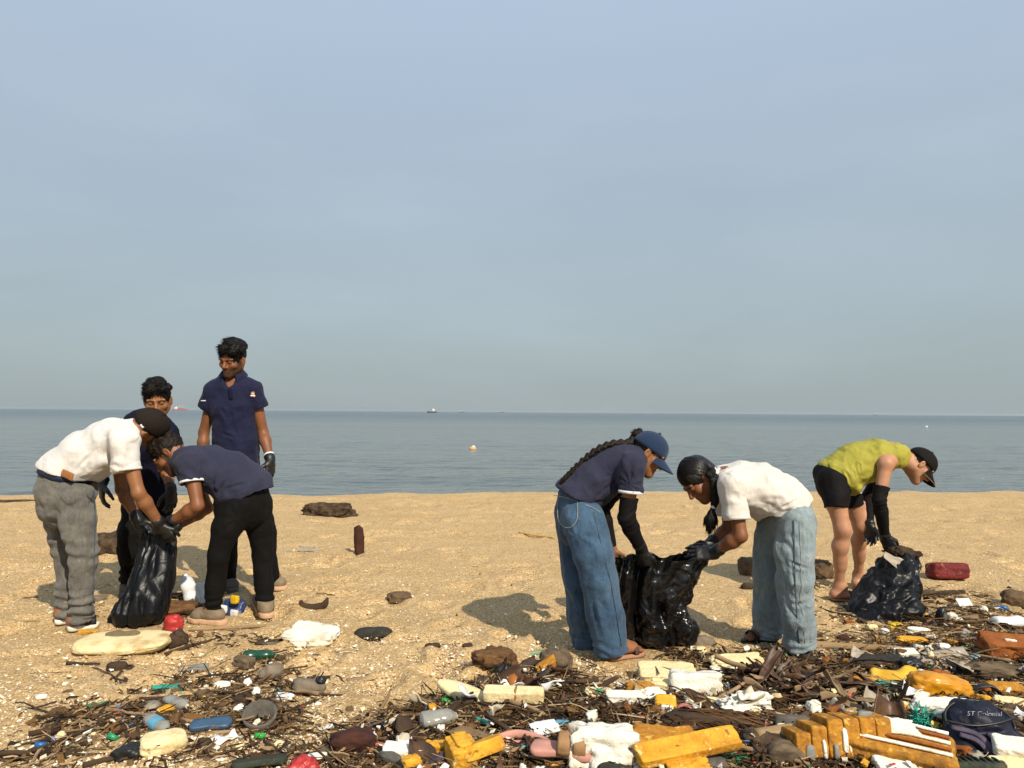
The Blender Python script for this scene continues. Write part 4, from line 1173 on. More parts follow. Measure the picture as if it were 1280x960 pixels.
    for i in range(300):                                 # combed strands from the parting down to the nape
        sx = rg.choice((-1, 1)); y0 = rg.uniform(-0.06, 0.082); k = rg.uniform(0.995, 1.055); e = rg.uniform(0.75, 1.25)
        P = []
        for t in np.linspace(0, 1, 9):
            a = 0.08 + 1.75 * t * e; yy = y0 + (-0.075 + 0.30 * (y0 + 0.06) - y0) * t ** 1.15
            yn = np.clip((yy + 0.022) / 0.106, -0.97, 0.97); rr = math.sqrt(1 - yn * yn)
            P.append(H.p(sx * 0.086 * rr * math.sin(min(a, 2.2)) * k, yy * (1 if k < 1.03 else 1.01), 0.036 + 0.096 * rr * math.cos(min(a, 2.2)) * k))
        prt.append(sweep(np.array(P), np.linspace(0.0026, 0.0012, 9), 4, caps=False))
    V, Q = join(prt)
    put('hair', V, Q, HAIR_LONG, base, o)
    path = [H.p(-0.066, -0.045, 0.02), J(893, 606, 4.10), J(894, 618, 4.09), J(892, 630, 4.08)]
    path = [J(888, 592, 4.13), J(893, 602, 4.09), J(894, 613, 4.08), J(893, 624, 4.08), J(892, 632, 4.08)]
    braid(path, 0.028, 0.020, base, o, HAIR, 11)
    ring_band('hair_tie', J(891.5, 633, 4.08), (0, 0, 1), (1, 0, 0), 0.014, 0.014, 0.02, WHITE_TRIM, base, o, 0.008, 14)
    F = Field(0.004, 0.012)
    F.cone(J(891, 636, 4.08), J(888, 650, 4.08), 0.014, 0.032); F.cone(J(888, 650, 4.08), J(887, 664, 4.08), 0.032, 0.012)
    V, Q = F.mesh(1); N_ = normals(V, Q); V = V + N_ * (0.006 * perlin(V * A3(60, 60, 14)))[:, None]
    V, Q = tufts(V, Q, 160, 0.035, A3(-0.1, 0, -1.2), 0.003, 0.35, 9)
    put('plait_end', V, Q, HAIR, base, o)
    for an, t in ((an1, t1), (an2, t2)): sandal(an, t, base, o, STRAP_BLACK, STRAP_BLACK, 0.020, True, (0.40, 0.68))
    return o

# ---- young man in the lime vest
def lime_man():
    sh, el, wr = J(1107, 580, 5.19), J(1099, 625, 5.15), J(1106, 670, 5.24)
    sh2, el2, wr2 = J(1110, 580, 5.53), J(1084, 622, 5.55), J(1087, 656, 5.46)
    neck = J(1124, 569, 5.36)
    H = Head(J(1149, 582, 5.35), (0.60, -0.16, -0.78), (0.80, 0, 0.60), 0.98)
    side = A3(0.08, 1, 0)
    tor = [(J(1046, 593, 5.37), 0.135, 0.165), (J(1070, 580, 5.37), 0.140, 0.165), (J(1094, 573, 5.37), 0.120, 0.170), (J(1112, 569, 5.36), 0.095, 0.150), (J(1124, 569, 5.36), 0.062, 0.09)]
    t1, t2 = toe_at(1067, 751, 0.016), toe_at(1087, 732, 0.016)
    an1, an2 = J(1049, 738, 5.30), J(1073, 722, 5.72)
    an1[2] = t1[2] + 0.085; an2[2] = t2[2] + 0.085
    base = GG(1058, 742)
    h1 = hand(wr, (0.42, 0.0, -0.9), (0.8, -0.5, 0.35), curl=(0.55, 0.7, 0.5), n=(-0.2, 0.95, -0.1), spread=0.08)
    h2 = hand(wr2, (0.05, -0.1, -1), (0.7, -0.7, 0.1), curl=(0.4, 0.5, 0.4), n=(-0.7, -0.7, 0), spread=0.12)
    legs = [(J(1038, 596, 5.26), J(1053, 661, 5.20), an1), (J(1054, 600, 5.50), J(1076, 657, 5.52), an2)]
    o = body('person', 'person in lime green vest, black shorts and black cap bending to fill tilted black bag', base, H, neck, tor, side,
             [(sh, el, wr), (sh2, el2, wr2)], legs, [(an1, t1), (an2, t2)], [h1, h2], SKIN_L, 1.01, None, (-1, 0, 0), GROUP)
    F = Field(0.0058, 0.035)
    tv = [(p, a * 1.02, b * 0.95) for p, a, b in tor]
    for a, b in zip(tv[:-1], tv[1:]): F.seg(a[0], b[0], (a[2], a[1]), (b[2], b[1]), side, 0.035)
    for s_h in (sh, sh2): F.cone(s_h + A3(0.02, 0, -0.03), s_h + A3(0.01, 0, -0.08), 0.082, 0.07, 0.01, 'sub')
    F.ell(H.p(0, -0.01, -0.09), np.eye(3), [0.062] * 3, 0.01, 'sub')
    F.seg(J(1047, 592, 5.37), J(1062, 607, 5.37), (0.15, 0.09), (0.15, 0.05), side, 0.04)
    P = J(1044, 600, 5.37); ax = nrm(J(1022, 588, 5.37) - J(1066, 617, 5.37)); nn = np.cross(ax, YV); nn = nn if nn[2] < 0 else -nn
    F.cut(P, nn, J(1000, 640, 5.8) - 0.1, J(1075, 570, 4.9))
    V, Q = F.mesh(2)
    V = folds(V, Q, 0.007, (9, 6, 9), 0.001, fans=[(J(1098, 590, 5.2), YV, 11, 0.22, 0.009)],
              lines=[(J(1052, 570, 5.2), J(1066, 612, 5.2), 0.016, -0.012), (J(1062, 568, 5.2), J(1072, 610, 5.2), 0.014, -0.012), (J(1074, 572, 5.2), J(1076, 606, 5.2), 0.014, -0.010), (J(1040, 580, 5.2), J(1058, 606, 5.2), 0.014, -0.008)])
    put('vest', V, Q, LIME, base, o)
    hs = [(J(1037, 594, 5.37), 0.108, 0.150), (J(1042, 606, 5.37), 0.122, 0.165)]
    L1 = [(J(1040, 600, 5.27), 0.104), (J(1044, 620, 5.24), 0.092), (J(1045, 635, 5.22), 0.082)]
    L2 = [(J(1054, 602, 5.48), 0.104), (J(1062, 620, 5.5), 0.092), (J(1066, 633, 5.5), 0.084)]
    F = trousers_field(hs, side, [L1, L2], waist=(P - nn * 0.03, -nn, None, None)); V, Q = F.mesh(2)
    V = folds(V, Q, 0.003, (10, 10, 6), 0.001)
    put('shorts', V, Q, BLACK_KNIT, base, o)
    armsleeve(sh, el, wr, 0.62, base, o, 0.93, 0.054, 0.031)
    armsleeve(sh2, el2, wr2, 0.40, base, o, 0.88, 0.054, 0.031)
    d = nrm(wr - el); ring_band('sleeve_band', lerp(el, wr, 0.925), d, (1, 0, 0), 0.034, 0.034, 0.010, CAP_BROWN, base, o, 0.005, 16)
    gl(h1, el, base, o, cuff=0.006); gl(h2, el2, base, o, cuff=0.006)
    hair_short(H, base, o, HAIR, back=-0.05, capped=True)
    cap(H, base, o, CAP_BLACK, trim=TAN_TRIM, vis=0.078, tilt=-0.020)
    for an, t in ((an1, t1), (an2, t2)): sandal(an, t, base, o, SOLE_BROWN, STRAP_BROWN, 0.014, False, (0.70,))
    return o

# ---- man in the white polo, grey jeans
def white_man():
    sh, el, wr = J(156, 553, 4.42), J(173, 616, 4.40), J(201, 657, 4.55)
    sh2, el2, wr2 = J(146, 552, 4.76), J(152, 612, 4.80), J(173, 650, 4.70)
    neck = J(167, 538, 4.60)
    H = Head(J(186, 534, 4.66), (0.50, 0.62, -0.60), (0.50, -0.42, 0.75), 1.0)
    side = A3(-0.12, 1, 0)
    tor = [(J(84, 590, 4.56), 0.158, 0.188), (J(110, 567, 4.58), 0.150, 0.175), (J(136, 552, 4.60), 0.132, 0.185), (J(155, 543, 4.61), 0.10, 0.160), (J(166, 539, 4.61), 0.065, 0.095)]
    t1, t2 = toe_at(121, 784, 0.030), toe_at(104, 777, 0.030)
    an1, an2 = J(98, 772, 4.47), J(82, 766, 4.60)
    an1[2] = t1[2] + 0.075; an2[2] = t2[2] + 0.075
    base = GG(98, 780)
    h1 = hand(wr, (0.55, 0.12, -0.80), (0.7, -0.5, 0.5), curl=(0.6, 0.9, 0.6), n=(-0.3, 0.9, -0.2))
    h2 = hand(wr2, (0.55, 0.1, -0.8), (0.6, 0.6, 0.4), curl=(0.5, 0.8, 0.6), n=(-0.3, -0.9, -0.2))
    legs = [(J(92, 612, 4.47), J(104, 698, 4.43), an1), (J(76, 612, 4.66), J(82, 698, 4.62), an2)]
    o = body('person', 'person in white polo, dark cap and grey jeans bending over the tall black bag', base, H, neck, tor, side,
             [(sh, el, wr), (sh2, el2, wr2)], legs, [(an1, t1), (an2, t2)], [h1, h2], SKIN_B, 1.0, None, (-1, -0.1, 0), GROUP)
    F = shirt_field(tor, side, [(sh, J(159, 588, 4.41), 0.078, 0.074, J(140, 548, 4.52)), (sh2, J(149, 585, 4.78), 0.075, 0.072, J(138, 548, 4.7))], H.p(0, -0.03, -0.09), 0.066, h=0.006)
    F.seg(J(118, 578, 4.57), J(140, 572, 4.58), (0.15, 0.10), (0.14, 0.07), side, 0.04)
    P = J(84, 590, 4.56); ax = nrm(J(50, 578, 4.56) - J(119, 601, 4.56)); nn = np.cross(ax, YV); nn = nn if nn[2] < 0 else -nn
    F.cut(P, nn, J(20, 640, 5.0) - 0.1, J(128, 560, 4.2))
    V, Q = F.mesh(2)
    V = folds(V, Q, 0.006, (7, 6, 7), 0.0012, fans=[(J(140, 580, 4.42), YV, 9, 0.2, 0.007), (J(112, 596, 4.42), YV, 9, 0.13, 0.007)],
              lines=[(J(108, 598, 4.42), J(132, 575, 4.41), 0.018, -0.013), (J(96, 588, 4.42), J(120, 560, 4.41), 0.018, -0.007), (J(116, 594, 4.42), J(146, 580, 4.42), 0.016, -0.011), (J(146, 545, 4.42), J(147, 582, 4.4), 0.014, -0.008)])
    s_ = put('shirt', V, Q, WHITE_COTTON, base, o)
    d = nrm(J(159, 588, 4.41) - sh)
    ring_band('sleeve_trim', J(159, 587, 4.41), d, (1, 0, 0), 0.0775, 0.0775, 0.014, CREAM_COTTON, base, s_, 0.005)
    collar(base, s_, H, J(167, 538, 4.61), nrm(neck - tor[3][0]), (0.5, 0, -1), 0.056, WHITE_COTTON, 0.45, 0.022, 0.004)
    hs = [(J(84, 592, 4.56), 0.138, 0.168), (J(82, 610, 4.56), 0.155, 0.180), (J(82, 630, 4.56), 0.152, 0.172)]
    L1 = [(J(94, 620, 4.47), 0.112), (J(99, 650, 4.45), 0.100), (J(104, 690, 4.43), 0.076), (J(104, 730, 4.45), 0.063), (J(102, 774, 4.47), 0.063)]
    L2 = [(J(73, 620, 4.66), 0.110), (J(75, 650, 4.65), 0.095), (J(80, 690, 4.63), 0.072), (J(83, 730, 4.62), 0.058), (J(84, 769, 4.60), 0.057)]
    F = trousers_field(hs, side, [L1, L2], waist=(P + nn * 0.022, -nn, None, None))
    V, Q = F.mesh(2)
    V = folds(V, Q, 0.006, (9, 9, 6), 0.0012, fans=[(J(112, 620, 4.42), YV, 8, 0.14, 0.008), (J(60, 640, 4.45), YV, 6, 0.15, 0.007)],
              rings=[(J(103, 764, 4.47), (0, 0, 1), 0.055, 0.09, 0.010), (J(83, 760, 4.6), (0, 0, 1), 0.055, 0.09, 0.010), (J(104, 692, 4.43), (0.1, 0, 1), 0.07, 0.08, 0.006)])
    tr = put('trousers', V, Q, JEANS_GREY, base, o)
    for pts, nm in ((((118, 612), (119, 650), (118, 690), (117, 735), (115, 768)), 'seam'), (((112, 602), (109, 618), (118, 628)), 'pocket_stitching')):
        tube_part(nm, [project(V, *q) for q in pts], 0.0022, STITCH, base, tr, 5, 16)
    # elastic waist with a leather patch
    c = J(84, 589, 4.56); wv = -nn
    ring_band('waistband', c - wv * 0.012, wv, side, 0.172, 0.145, 0.044, BELT_BLUE, base, o, 0.006, 40)
    lp = project(V, 84, 592, 0.02)
    pts = [J(75, 590, 4.405), J(83, 593, 4.385), J(91, 597, 4.375)]
    V2, Q2 = sweep(spline(pts, 8), [(0.022, 0.003)] * 8, 10, up=wv)
    put('leather_patch', V2, Q2, LEATHER, base, o)
    gl(h1, el, base, o, cuff=0.035); gl(h2, el2, base, o, cuff=0.035)
    hair_short(H, base, o, HAIR, back=-0.06, capped=True)
    cap(H, base, o, CAP_BROWN, vis=0.070, tilt=-0.015)
    V2, Q2 = sweep(spline([H.p(0.070, -0.060, 0.025), H.p(0.05, -0.105, 0.022), H.p(0.0, -0.122, 0.022)], 9), [(0.009, 0.003)] * 9, 8, up=H.R[2])
    put('cap_strap', V2, Q2, CAP_BLACK, base, o)
    V2, Q2 = sweep(spline([H.p(0.079, -0.052, 0.024), H.p(0.068, -0.075, 0.024)], 4), [(0.008, 0.003)] * 4, 8, up=H.R[2])
    put('cap_buckle', V2, Q2, WHITE_TRIM, base, o)
    for an, t in ((an1, t1), (an2, t2)): sandal(an, t, base, o, SOLE_WHITE, STRAP_BLACK, 0.030, True, (0.42, 0.72))
    return o

# ---- man in the faded navy polo, black trousers
def faded_man():
    sh, el, wr = J(238, 582, 4.57), J(247, 632, 4.52), J(211, 654, 4.60)
    sh2, el2, wr2 = J(236, 580, 4.88), J(259, 635, 4.92), J(217, 660, 4.78)
    neck = J(227, 572, 4.72)
    H = Head(J(212, 568, 4.70), (-0.62, -0.16, -0.77), (-0.74, 0.05, 0.66), 1.0)
    side = A3(0.08, 1, 0)
    tor = [(J(311, 612, 4.76), 0.156, 0.188), (J(286, 594, 4.74), 0.150, 0.172), (J(260, 584, 4.73), 0.132, 0.180), (J(240, 577, 4.72), 0.102, 0.160), (J(228, 573, 4.72), 0.065, 0.095)]
    t1, t2 = toe_at(238, 777, 0.004), toe_at(322, 753, 0.004)
    an1, an2 = J(266, 766, 4.63), J(332, 757, 4.80)
    an1[2] = t1[2] + 0.085; an2[2] = t2[2] + 0.085
    base = GG(298, 772)
    h1 = hand(wr, (-0.60, 0.1, -0.75), (-0.5, -0.6, 0.6), curl=(0.6, 0.9, 0.6), n=(0.3, 0.9, -0.3))
    h2 = hand(wr2, (-0.55, 0.0, -0.8), (-0.4, -0.5, 0.6), curl=(0.6, 0.9, 0.6), n=(0.3, -0.9, -0.3))
    legs = [(J(300, 625, 4.66), J(274, 694, 4.60), an1), (J(318, 625, 4.84), J(328, 692, 4.84), an2)]
    o = body('person', 'bareheaded person in faded navy polo and black trousers bending over the tall black bag', base, H, neck, tor, side,
             [(sh, el, wr), (sh2, el2, wr2)], legs, [(an1, t1), (an2, t2)], [h1, h2], SKIN_A, 1.0, 'full', (1, 0, 0), GROUP)
    F = shirt_field(tor, side, [(sh, J(240, 603, 4.55), 0.076, 0.066, J(250, 580, 4.66)), (sh2, J(246, 605, 4.90), 0.074, 0.066, J(250, 580, 4.8))], H.p(0, -0.03, -0.10), 0.064, h=0.006)
    F.seg(J(308, 613, 4.76), J(285, 620, 4.74), (0.155, 0.12), (0.15, 0.07), side, 0.04)
    P = J(305, 622, 4.76); ax = nrm(J(341, 609, 4.76) - J(270, 635, 4.76)); nn = np.cross(ax, YV); nn = nn if nn[2] < 0 else -nn
    F.cut(P, nn, J(262, 660, 5.1) - 0.05, J(360, 560, 4.4) + 0.05)
    V, Q = F.mesh(2)
    V = folds(V, Q, 0.006, (7, 6, 7), 0.0012, fans=[(J(255, 605, 4.58), YV, 9, 0.2, 0.007), (J(275, 625, 4.6), YV, 8, 0.12, 0.006)],
              lines=[(J(268, 625, 4.58), J(282, 598, 4.57), 0.016, -0.013), (J(262, 618, 4.58), J(270, 592, 4.57), 0.016, -0.010), (J(280, 612, 4.57), J(320, 600, 4.6), 0.016, -0.006), (J(256, 575, 4.58), J(257, 600, 4.57), 0.013, -0.008)])
    s_ = put('shirt', V, Q, NAVY_GREY, base, o)
    d = nrm(J(240, 603, 4.55) - sh)
    ring_band('sleeve_trim', J(240, 602, 4.55), d, (1, 0, 0), 0.0695, 0.0695, 0.013, WHITE_TRIM, base, s_, 0.006)
    collar(base, s_, H, J(227, 572, 4.72), nrm(H.p(0, 0, -0.02) - neck), (-0.4, 0, -1), 0.060, NAVY_GREY, 0.45, 0.030, 0.012)
    hs = [(J(310, 616, 4.76), 0.115, 0.155), (J(309, 628, 4.76), 0.134, 0.170), (J(307, 636, 4.75), 0.132, 0.165)]
    L1 = [(J(300, 630, 4.66), 0.108), (J(284, 660, 4.62), 0.092), (J(274, 694, 4.60), 0.067), (J(269, 730, 4.62), 0.057), (J(266, 768, 4.63), 0.053)]
    L2 = [(J(320, 630, 4.84), 0.104), (J(325, 660, 4.84), 0.084), (J(328, 694, 4.84), 0.064), (J(330, 730, 4.82), 0.057), (J(332, 765, 4.80), 0.055)]
    F = trousers_field(hs, side, [L1, L2], waist=(P - nn * 0.015, -nn, None, None)); V, Q = F.mesh(2)
    V = folds(V, Q, 0.0035, (9, 9, 6), 0.001, fans=[(J(300, 648, 4.6), YV, 8, 0.14, 0.006)], rings=[(J(266, 758, 4.63), (0, 0, 1), 0.05, 0.06, 0.005)])
    put('trousers', V, Q, BLACK_TWILL, base, o)
    gl(h1, el, base, o, cuff=0.04); gl(h2, el2, base, o, cuff=0.02)
    hair_short(H, base, o, HAIR_BROWN, 1.0, 0.012, 31, -0.05, fringe=0.014)
    shoe(an1, t1, base, o, SHOE_SUEDE, SHOE_SOLE); shoe(an2, t2, base, o, SHOE_SUEDE, SHOE_SOLE)
    return o

# ---- tall man standing in the navy polo
def tall_man():
    sh, el, wr = J(268, 490, 5.42), J(255, 540, 5.46), J(252, 586, 5.40)
    sh2, el2, wr2 = J(317, 489, 5.42), J(329, 541, 5.46), J(338, 576, 5.36)
    neck = J(291, 471, 5.44)
    H = Head(J(290.5, 450, 5.38), (-0.24, -0.90, -0.33), (0.0, -0.35, 0.9), 1.0)
    side = A3(1, 0.06, 0)
    tor = [(J(295, 578, 5.44), 0.125, 0.168), (J(294, 548, 5.44), 0.122, 0.158), (J(293, 510, 5.43), 0.122, 0.170), (J(292, 486, 5.44), 0.095, 0.165), (J(291, 474, 5.45), 0.06, 0.09)]
    t1, t2 = toe_at(292, 741, 0.004), toe_at(356, 738, 0.004)
    an1, an2 = J(284, 728, 5.50), J(341, 724, 5.50)
    an1[2] = t1[2] + 0.085; an2[2] = t2[2] + 0.085
    base = GG(314, 736)
    h1 = hand(wr, (0.02, -0.12, -1), (0.5, -0.85, 0), curl=(0.3, 0.4, 0.3), n=(0.8, 0.4, 0))
    h2 = hand(wr2, (0.03, -0.12, -1), (-0.5, -0.85, 0.1), curl=(0.3, 0.4, 0.3), n=(-0.8, 0.4, 0))
    legs = [(J(282, 596, 5.44), J(283, 664, 5.42), an1), (J(308, 596, 5.44), J(334, 664, 5.42), an2)]
    o = body('person', 'tall person standing upright in navy polo with chest crest, looking down', base, H, neck, tor, side,
             [(sh, el, wr), (sh2, el2, wr2)], legs, [(an1, t1), (an2, t2)], [h1, h2], SKIN_A, 1.0, 'full', (0, 1, 0), GROUP)
    F = shirt_field(tor, side, [(sh, J(258, 510, 5.44), 0.066, 0.064, J(280, 485, 5.44)), (sh2, J(325, 510, 5.44), 0.066, 0.064, J(304, 485, 5.44))], neck + A3(0, -0.025, 0.035), 0.062, h=0.006)
    F.cone(neck + A3(0.004, -0.085, -0.005), neck + A3(0.012, -0.125, -0.095), 0.052, 0.014, 0.004, 'sub')
    F.cut(J(295, 582, 5.44), (0, 0, -1), J(262, 620, 5.8), J(324, 560, 5.1))
    V, Q = F.mesh(2)
    V = folds(V, Q, 0.0055, (7, 7, 5), 0.0012, fans=[(J(275, 508, 5.34), YV, 7, 0.16, 0.006), (J(313, 508, 5.34), YV, 7, 0.16, 0.006)],
              lines=[(J(278, 505, 5.3), J(300, 560, 5.3), 0.02, 0.008), (J(306, 505, 5.3), J(290, 552, 5.3), 0.02, 0.007), (J(272, 540, 5.32), J(300, 550, 5.3), 0.018, -0.006), (J(290, 565, 5.3), J(318, 550, 5.32), 0.018, -0.006)])
    s_ = put('shirt', V, Q, NAVY, base, o)
    collar(base, s_, H, neck + A3(0.002, -0.012, 0.002), (0, -0.30, 1), (0.06, -1, 0), 0.068, NAVY, 0.55, 0.040, 0.024)
    # placket and crest on the chest
    pl = [project(V, 287, 486, 0.003), project(V, 288, 493, 0.003), project(V, 288.5, 500, 0.003)]
    V2, Q2 = sweep(spline(pl, 8), [(0.015, 0.002)] * 8, 8, up=(1, 0, 0)); put('placket', V2, Q2, NAVY_DARK, base, s_)
    c = project(V, 316, 492, 0.004)
    cr = ring_band('crest_ring', c, (0.15, -1, 0.1), (1, 0, 0), 0.013, 0.013, 0.004, GOLD, base, s_, 0.004, 18)
    F = Field(0.002, 0.002); F.ell(c, np.eye(3), (0.006, 0.0035, 0.007)); v2, q2 = F.mesh(0); put('crest_emblem', v2, q2, WHITE_TRIM, base, s_)
    pts = [c + A3(-0.017, -0.001, -0.016), c + A3(0, -0.003, -0.013), c + A3(0.017, -0.001, -0.017)]
    V2, Q2 = sweep(spline(pts, 7), [(0.005, 0.002)] * 7, 8, up=(0, 0, 1)); put('crest_ribbon', V2, Q2, WHITE_TRIM, base, s_)
    pts = [c + A3(-0.012, -0.001, -0.024), c + A3(0, -0.003, -0.021), c + A3(0.012, -0.001, -0.025)]
    V2, Q2 = sweep(spline(pts, 7), [(0.0035, 0.002)] * 7, 8, up=(0, 0, 1)); put('crest_scroll', V2, Q2, RED_THREAD, base, s_)
    p1, p2 = project(V, 251, 501, 0.007), project(V, 257, 501, 0.007)
    V2, Q2 = sweep(spline([p1, p2], 4), [(0.004, 0.002)] * 4, 6, up=(0, 0, 1)); put('sleeve_mark', V2, Q2, WHITE_TRIM, base, s_)
    hs = [(J(295, 574, 5.45), 0.115, 0.160), (J(295, 598, 5.45), 0.125, 0.175)]
    L1 = [(J(283, 600, 5.44), 0.098), (J(282, 634, 5.43), 0.088), (J(283, 666, 5.42), 0.074), (J(284, 700, 5.46), 0.066), (J(285, 729, 5.49), 0.060)]
    L2 = [(J(308, 600, 5.44), 0.098), (J(322, 634, 5.43), 0.088), (J(333, 666, 5.42), 0.072), (J(337, 700, 5.46), 0.062), (J(340, 726, 5.49), 0.056)]
    F = trousers_field(hs, side, [L1, L2]); V, Q = F.mesh(2)
    V = folds(V, Q, 0.005, (9, 9, 6), 0.001)
    put('trousers', V, Q, BLACK_TWILL, base, o)
    gl(h2, el2, base, o, cuff=0.03); gl(h1, el, base, o, cuff=0.03)
    d = nrm(el2 - wr2); ring_band('wrist_band', wr2 + d * 0.045, d, (1, 0, 0), 0.035, 0.035, 0.018, WHITE_TRIM, base, o, 0.006, 16)
    hair_short(H, base, o, HAIR, 2.0, 0.018, 41, -0.03, fringe=0.020, vol=1.35)
    shoe(an1, t1, base, o, SHOE_GREY, SHOE_GREY); shoe(an2, t2, base, o, SHOE_SUEDE, SHOE_SOLE)  # right shoe in grey: the shade it stands in is put into its colour
    return o

# ---- man behind the bag in dark navy
def back_man():
    sh, el, wr = J(158, 538, 5.16), J(136, 572, 5.20), J(128, 605, 5.10)
    sh2, el2, wr2 = J(209, 543, 5.10), J(208, 585, 5.14), J(214, 613, 5.02)
    neck = J(189, 521, 5.10)
    H = Head(J(197, 501, 4.98), (0.30, -0.88, -0.30), (0.05, -0.35, 0.9), 1.0)
    side = A3(1, -0.1, 0)
    tor = [(J(183, 622, 5.26), 0.125, 0.165), (J(184, 592, 5.24), 0.125, 0.160), (J(185, 556, 5.17), 0.125, 0.175), (J(187, 533, 5.12), 0.098, 0.170), (J(189, 523, 5.11), 0.06, 0.09)]
    t1, t2 = toe_at(156, 747, 0.004), toe_at(204, 748, 0.004)
    an1, an2 = J(164, 735, 5.36), J(197, 735, 5.36)
    an1[2] = t1[2] + 0.085; an2[2] = t2[2] + 0.085
    base = GG(180, 740)
    h1 = hand(wr, (0.05, -0.1, -1), (0.6, -0.8, 0), curl=(0.3, 0.4, 0.3), n=(0.7, 0.5, 0), sc=1.05)
    h2 = hand(wr2, (0.08, -0.1, -1), (-0.6, -0.8, 0), curl=(0.35, 0.45, 0.35), n=(-0.7, 0.5, 0), sc=0.95)
    legs = [(J(170, 628, 5.26), J(164, 686, 5.22), an1), (J(196, 628, 5.26), J(196, 686, 5.22), an2)]
    o = body('person', 'person in dark navy shirt and black trousers standing half hidden behind the tall black bag', base, H, neck, tor, side,
             [(sh, el, wr), (sh2, el2, wr2)], legs, [(an1, t1), (an2, t2)], [h1, h2], SKIN_B, 1.0, 'moustache', (0, 1, 0), GROUP)
    F = shirt_field(tor, side, [(sh, J(146, 560, 5.18), 0.075, 0.070, J(175, 532, 5.12)), (sh2, J(210, 568, 5.12), 0.074, 0.068, J(198, 533, 5.11))], neck + A3(0, -0.03, 0.04), 0.064, h=0.0065)
    F.cut(J(183, 625, 5.26), (0, 0, -1), J(150, 660, 5.6), J(215, 600, 4.9))
    V, Q = F.mesh(2)
    V = folds(V, Q, 0.006, (7, 7, 5), 0.0012, fans=[(J(200, 565, 5.05), YV, 7, 0.16, 0.006)])
    s_ = put('shirt', V, Q, NAVY_DARK, base, o)
    collar(base, s_, H, neck + A3(0, -0.018, 0.0), (0.05, -0.4, 1), (0.1, -1, 0), 0.064, NAVY_DARK, 0.42, 0.030, 0.016)
    hs = [(J(183, 618, 5.27), 0.12, 0.158), (J(183, 636, 5.27), 0.13, 0.172)]
    L1 = [(J(171, 632, 5.26), 0.098), (J(166, 660, 5.24), 0.092), (J(164, 690, 5.23), 0.084), (J(164, 715, 5.30), 0.078), (J(165, 738, 5.36), 0.074)]
    L2 = [(J(195, 632, 5.26), 0.098), (J(196, 660, 5.24), 0.09), (J(196, 690, 5.23), 0.082), (J(196, 715, 5.30), 0.076), (J(197, 738, 5.36), 0.072)]
    F = trousers_field(hs, side, [L1, L2]); V, Q = F.mesh(2)
    V = folds(V, Q, 0.007, (9, 9, 6), 0.001, rings=[(J(165, 725, 5.36), (0, 0, 1), 0.06, 0.1, 0.008)])
    put('trousers', V, Q, BLACK_TWILL, base, o)
    gl(h1, el, base, o, cuff=0.03); gl(h2, el2, base, o, cuff=0.03)
    hair_short(H, base, o, HAIR, 1.5, 0.014, 51, -0.03, fringe=0.018, vol=1.2)
    shoe(an1, t1, base, o, SHOE_GREY, SHOE_GREY); shoe(an2, t2, base, o, SHOE_GREY, SHOE_GREY)
    return o
for fn in (navy_woman, white_woman, lime_man, white_man, faded_man, tall_man, back_man): fn()
# ------------------------------------------------------------------ black refuse bags
def film_mat(name, c=(0.0045, 0.0045, 0.005), rough=0.20):
    m, nt, b = new_mat(name)
    N, L = nt.nodes.new, nt.links.new
    tc = N('ShaderNodeTexCoord')
    setb(b, color=c, rough=rough, spec=0.5 if rough < 0.3 else 0.26)
    n = N('ShaderNodeTexNoise'); n.inputs['Scale'].default_value = 22; n.inputs['Detail'].default_value = 5; n.inputs['Distortion'].default_value = 1.2
    L(tc.outputs['Object'], n.inputs[0])
    n2 = N('ShaderNodeTexNoise'); n2.inputs['Scale'].default_value = 4; L(tc.outputs['Object'], n2.inputs[0])
    r = N('ShaderNodeMapRange'); r.inputs[3].default_value = rough * 0.7; r.inputs[4].default_value = rough * 1.7; L(n2.outputs[0], r.inputs[0]); L(r.outputs[0], b.inputs['Roughness'])
    bp = N('ShaderNodeBump'); bp.inputs['Strength'].default_value = 0.35; bp.inputs['Distance'].default_value = 0.008
    L(n.outputs[0], bp.inputs['Height']); L(bp.outputs[0], b.inputs['Normal'])
    return m
FILM = film_mat('black_plastic_film')
FILM_BLUE = film_mat('blue_black_plastic_film', (0.0042, 0.0048, 0.0065), 0.33)
def ridge(P): return 1 - 2 * np.abs(perlin(P))
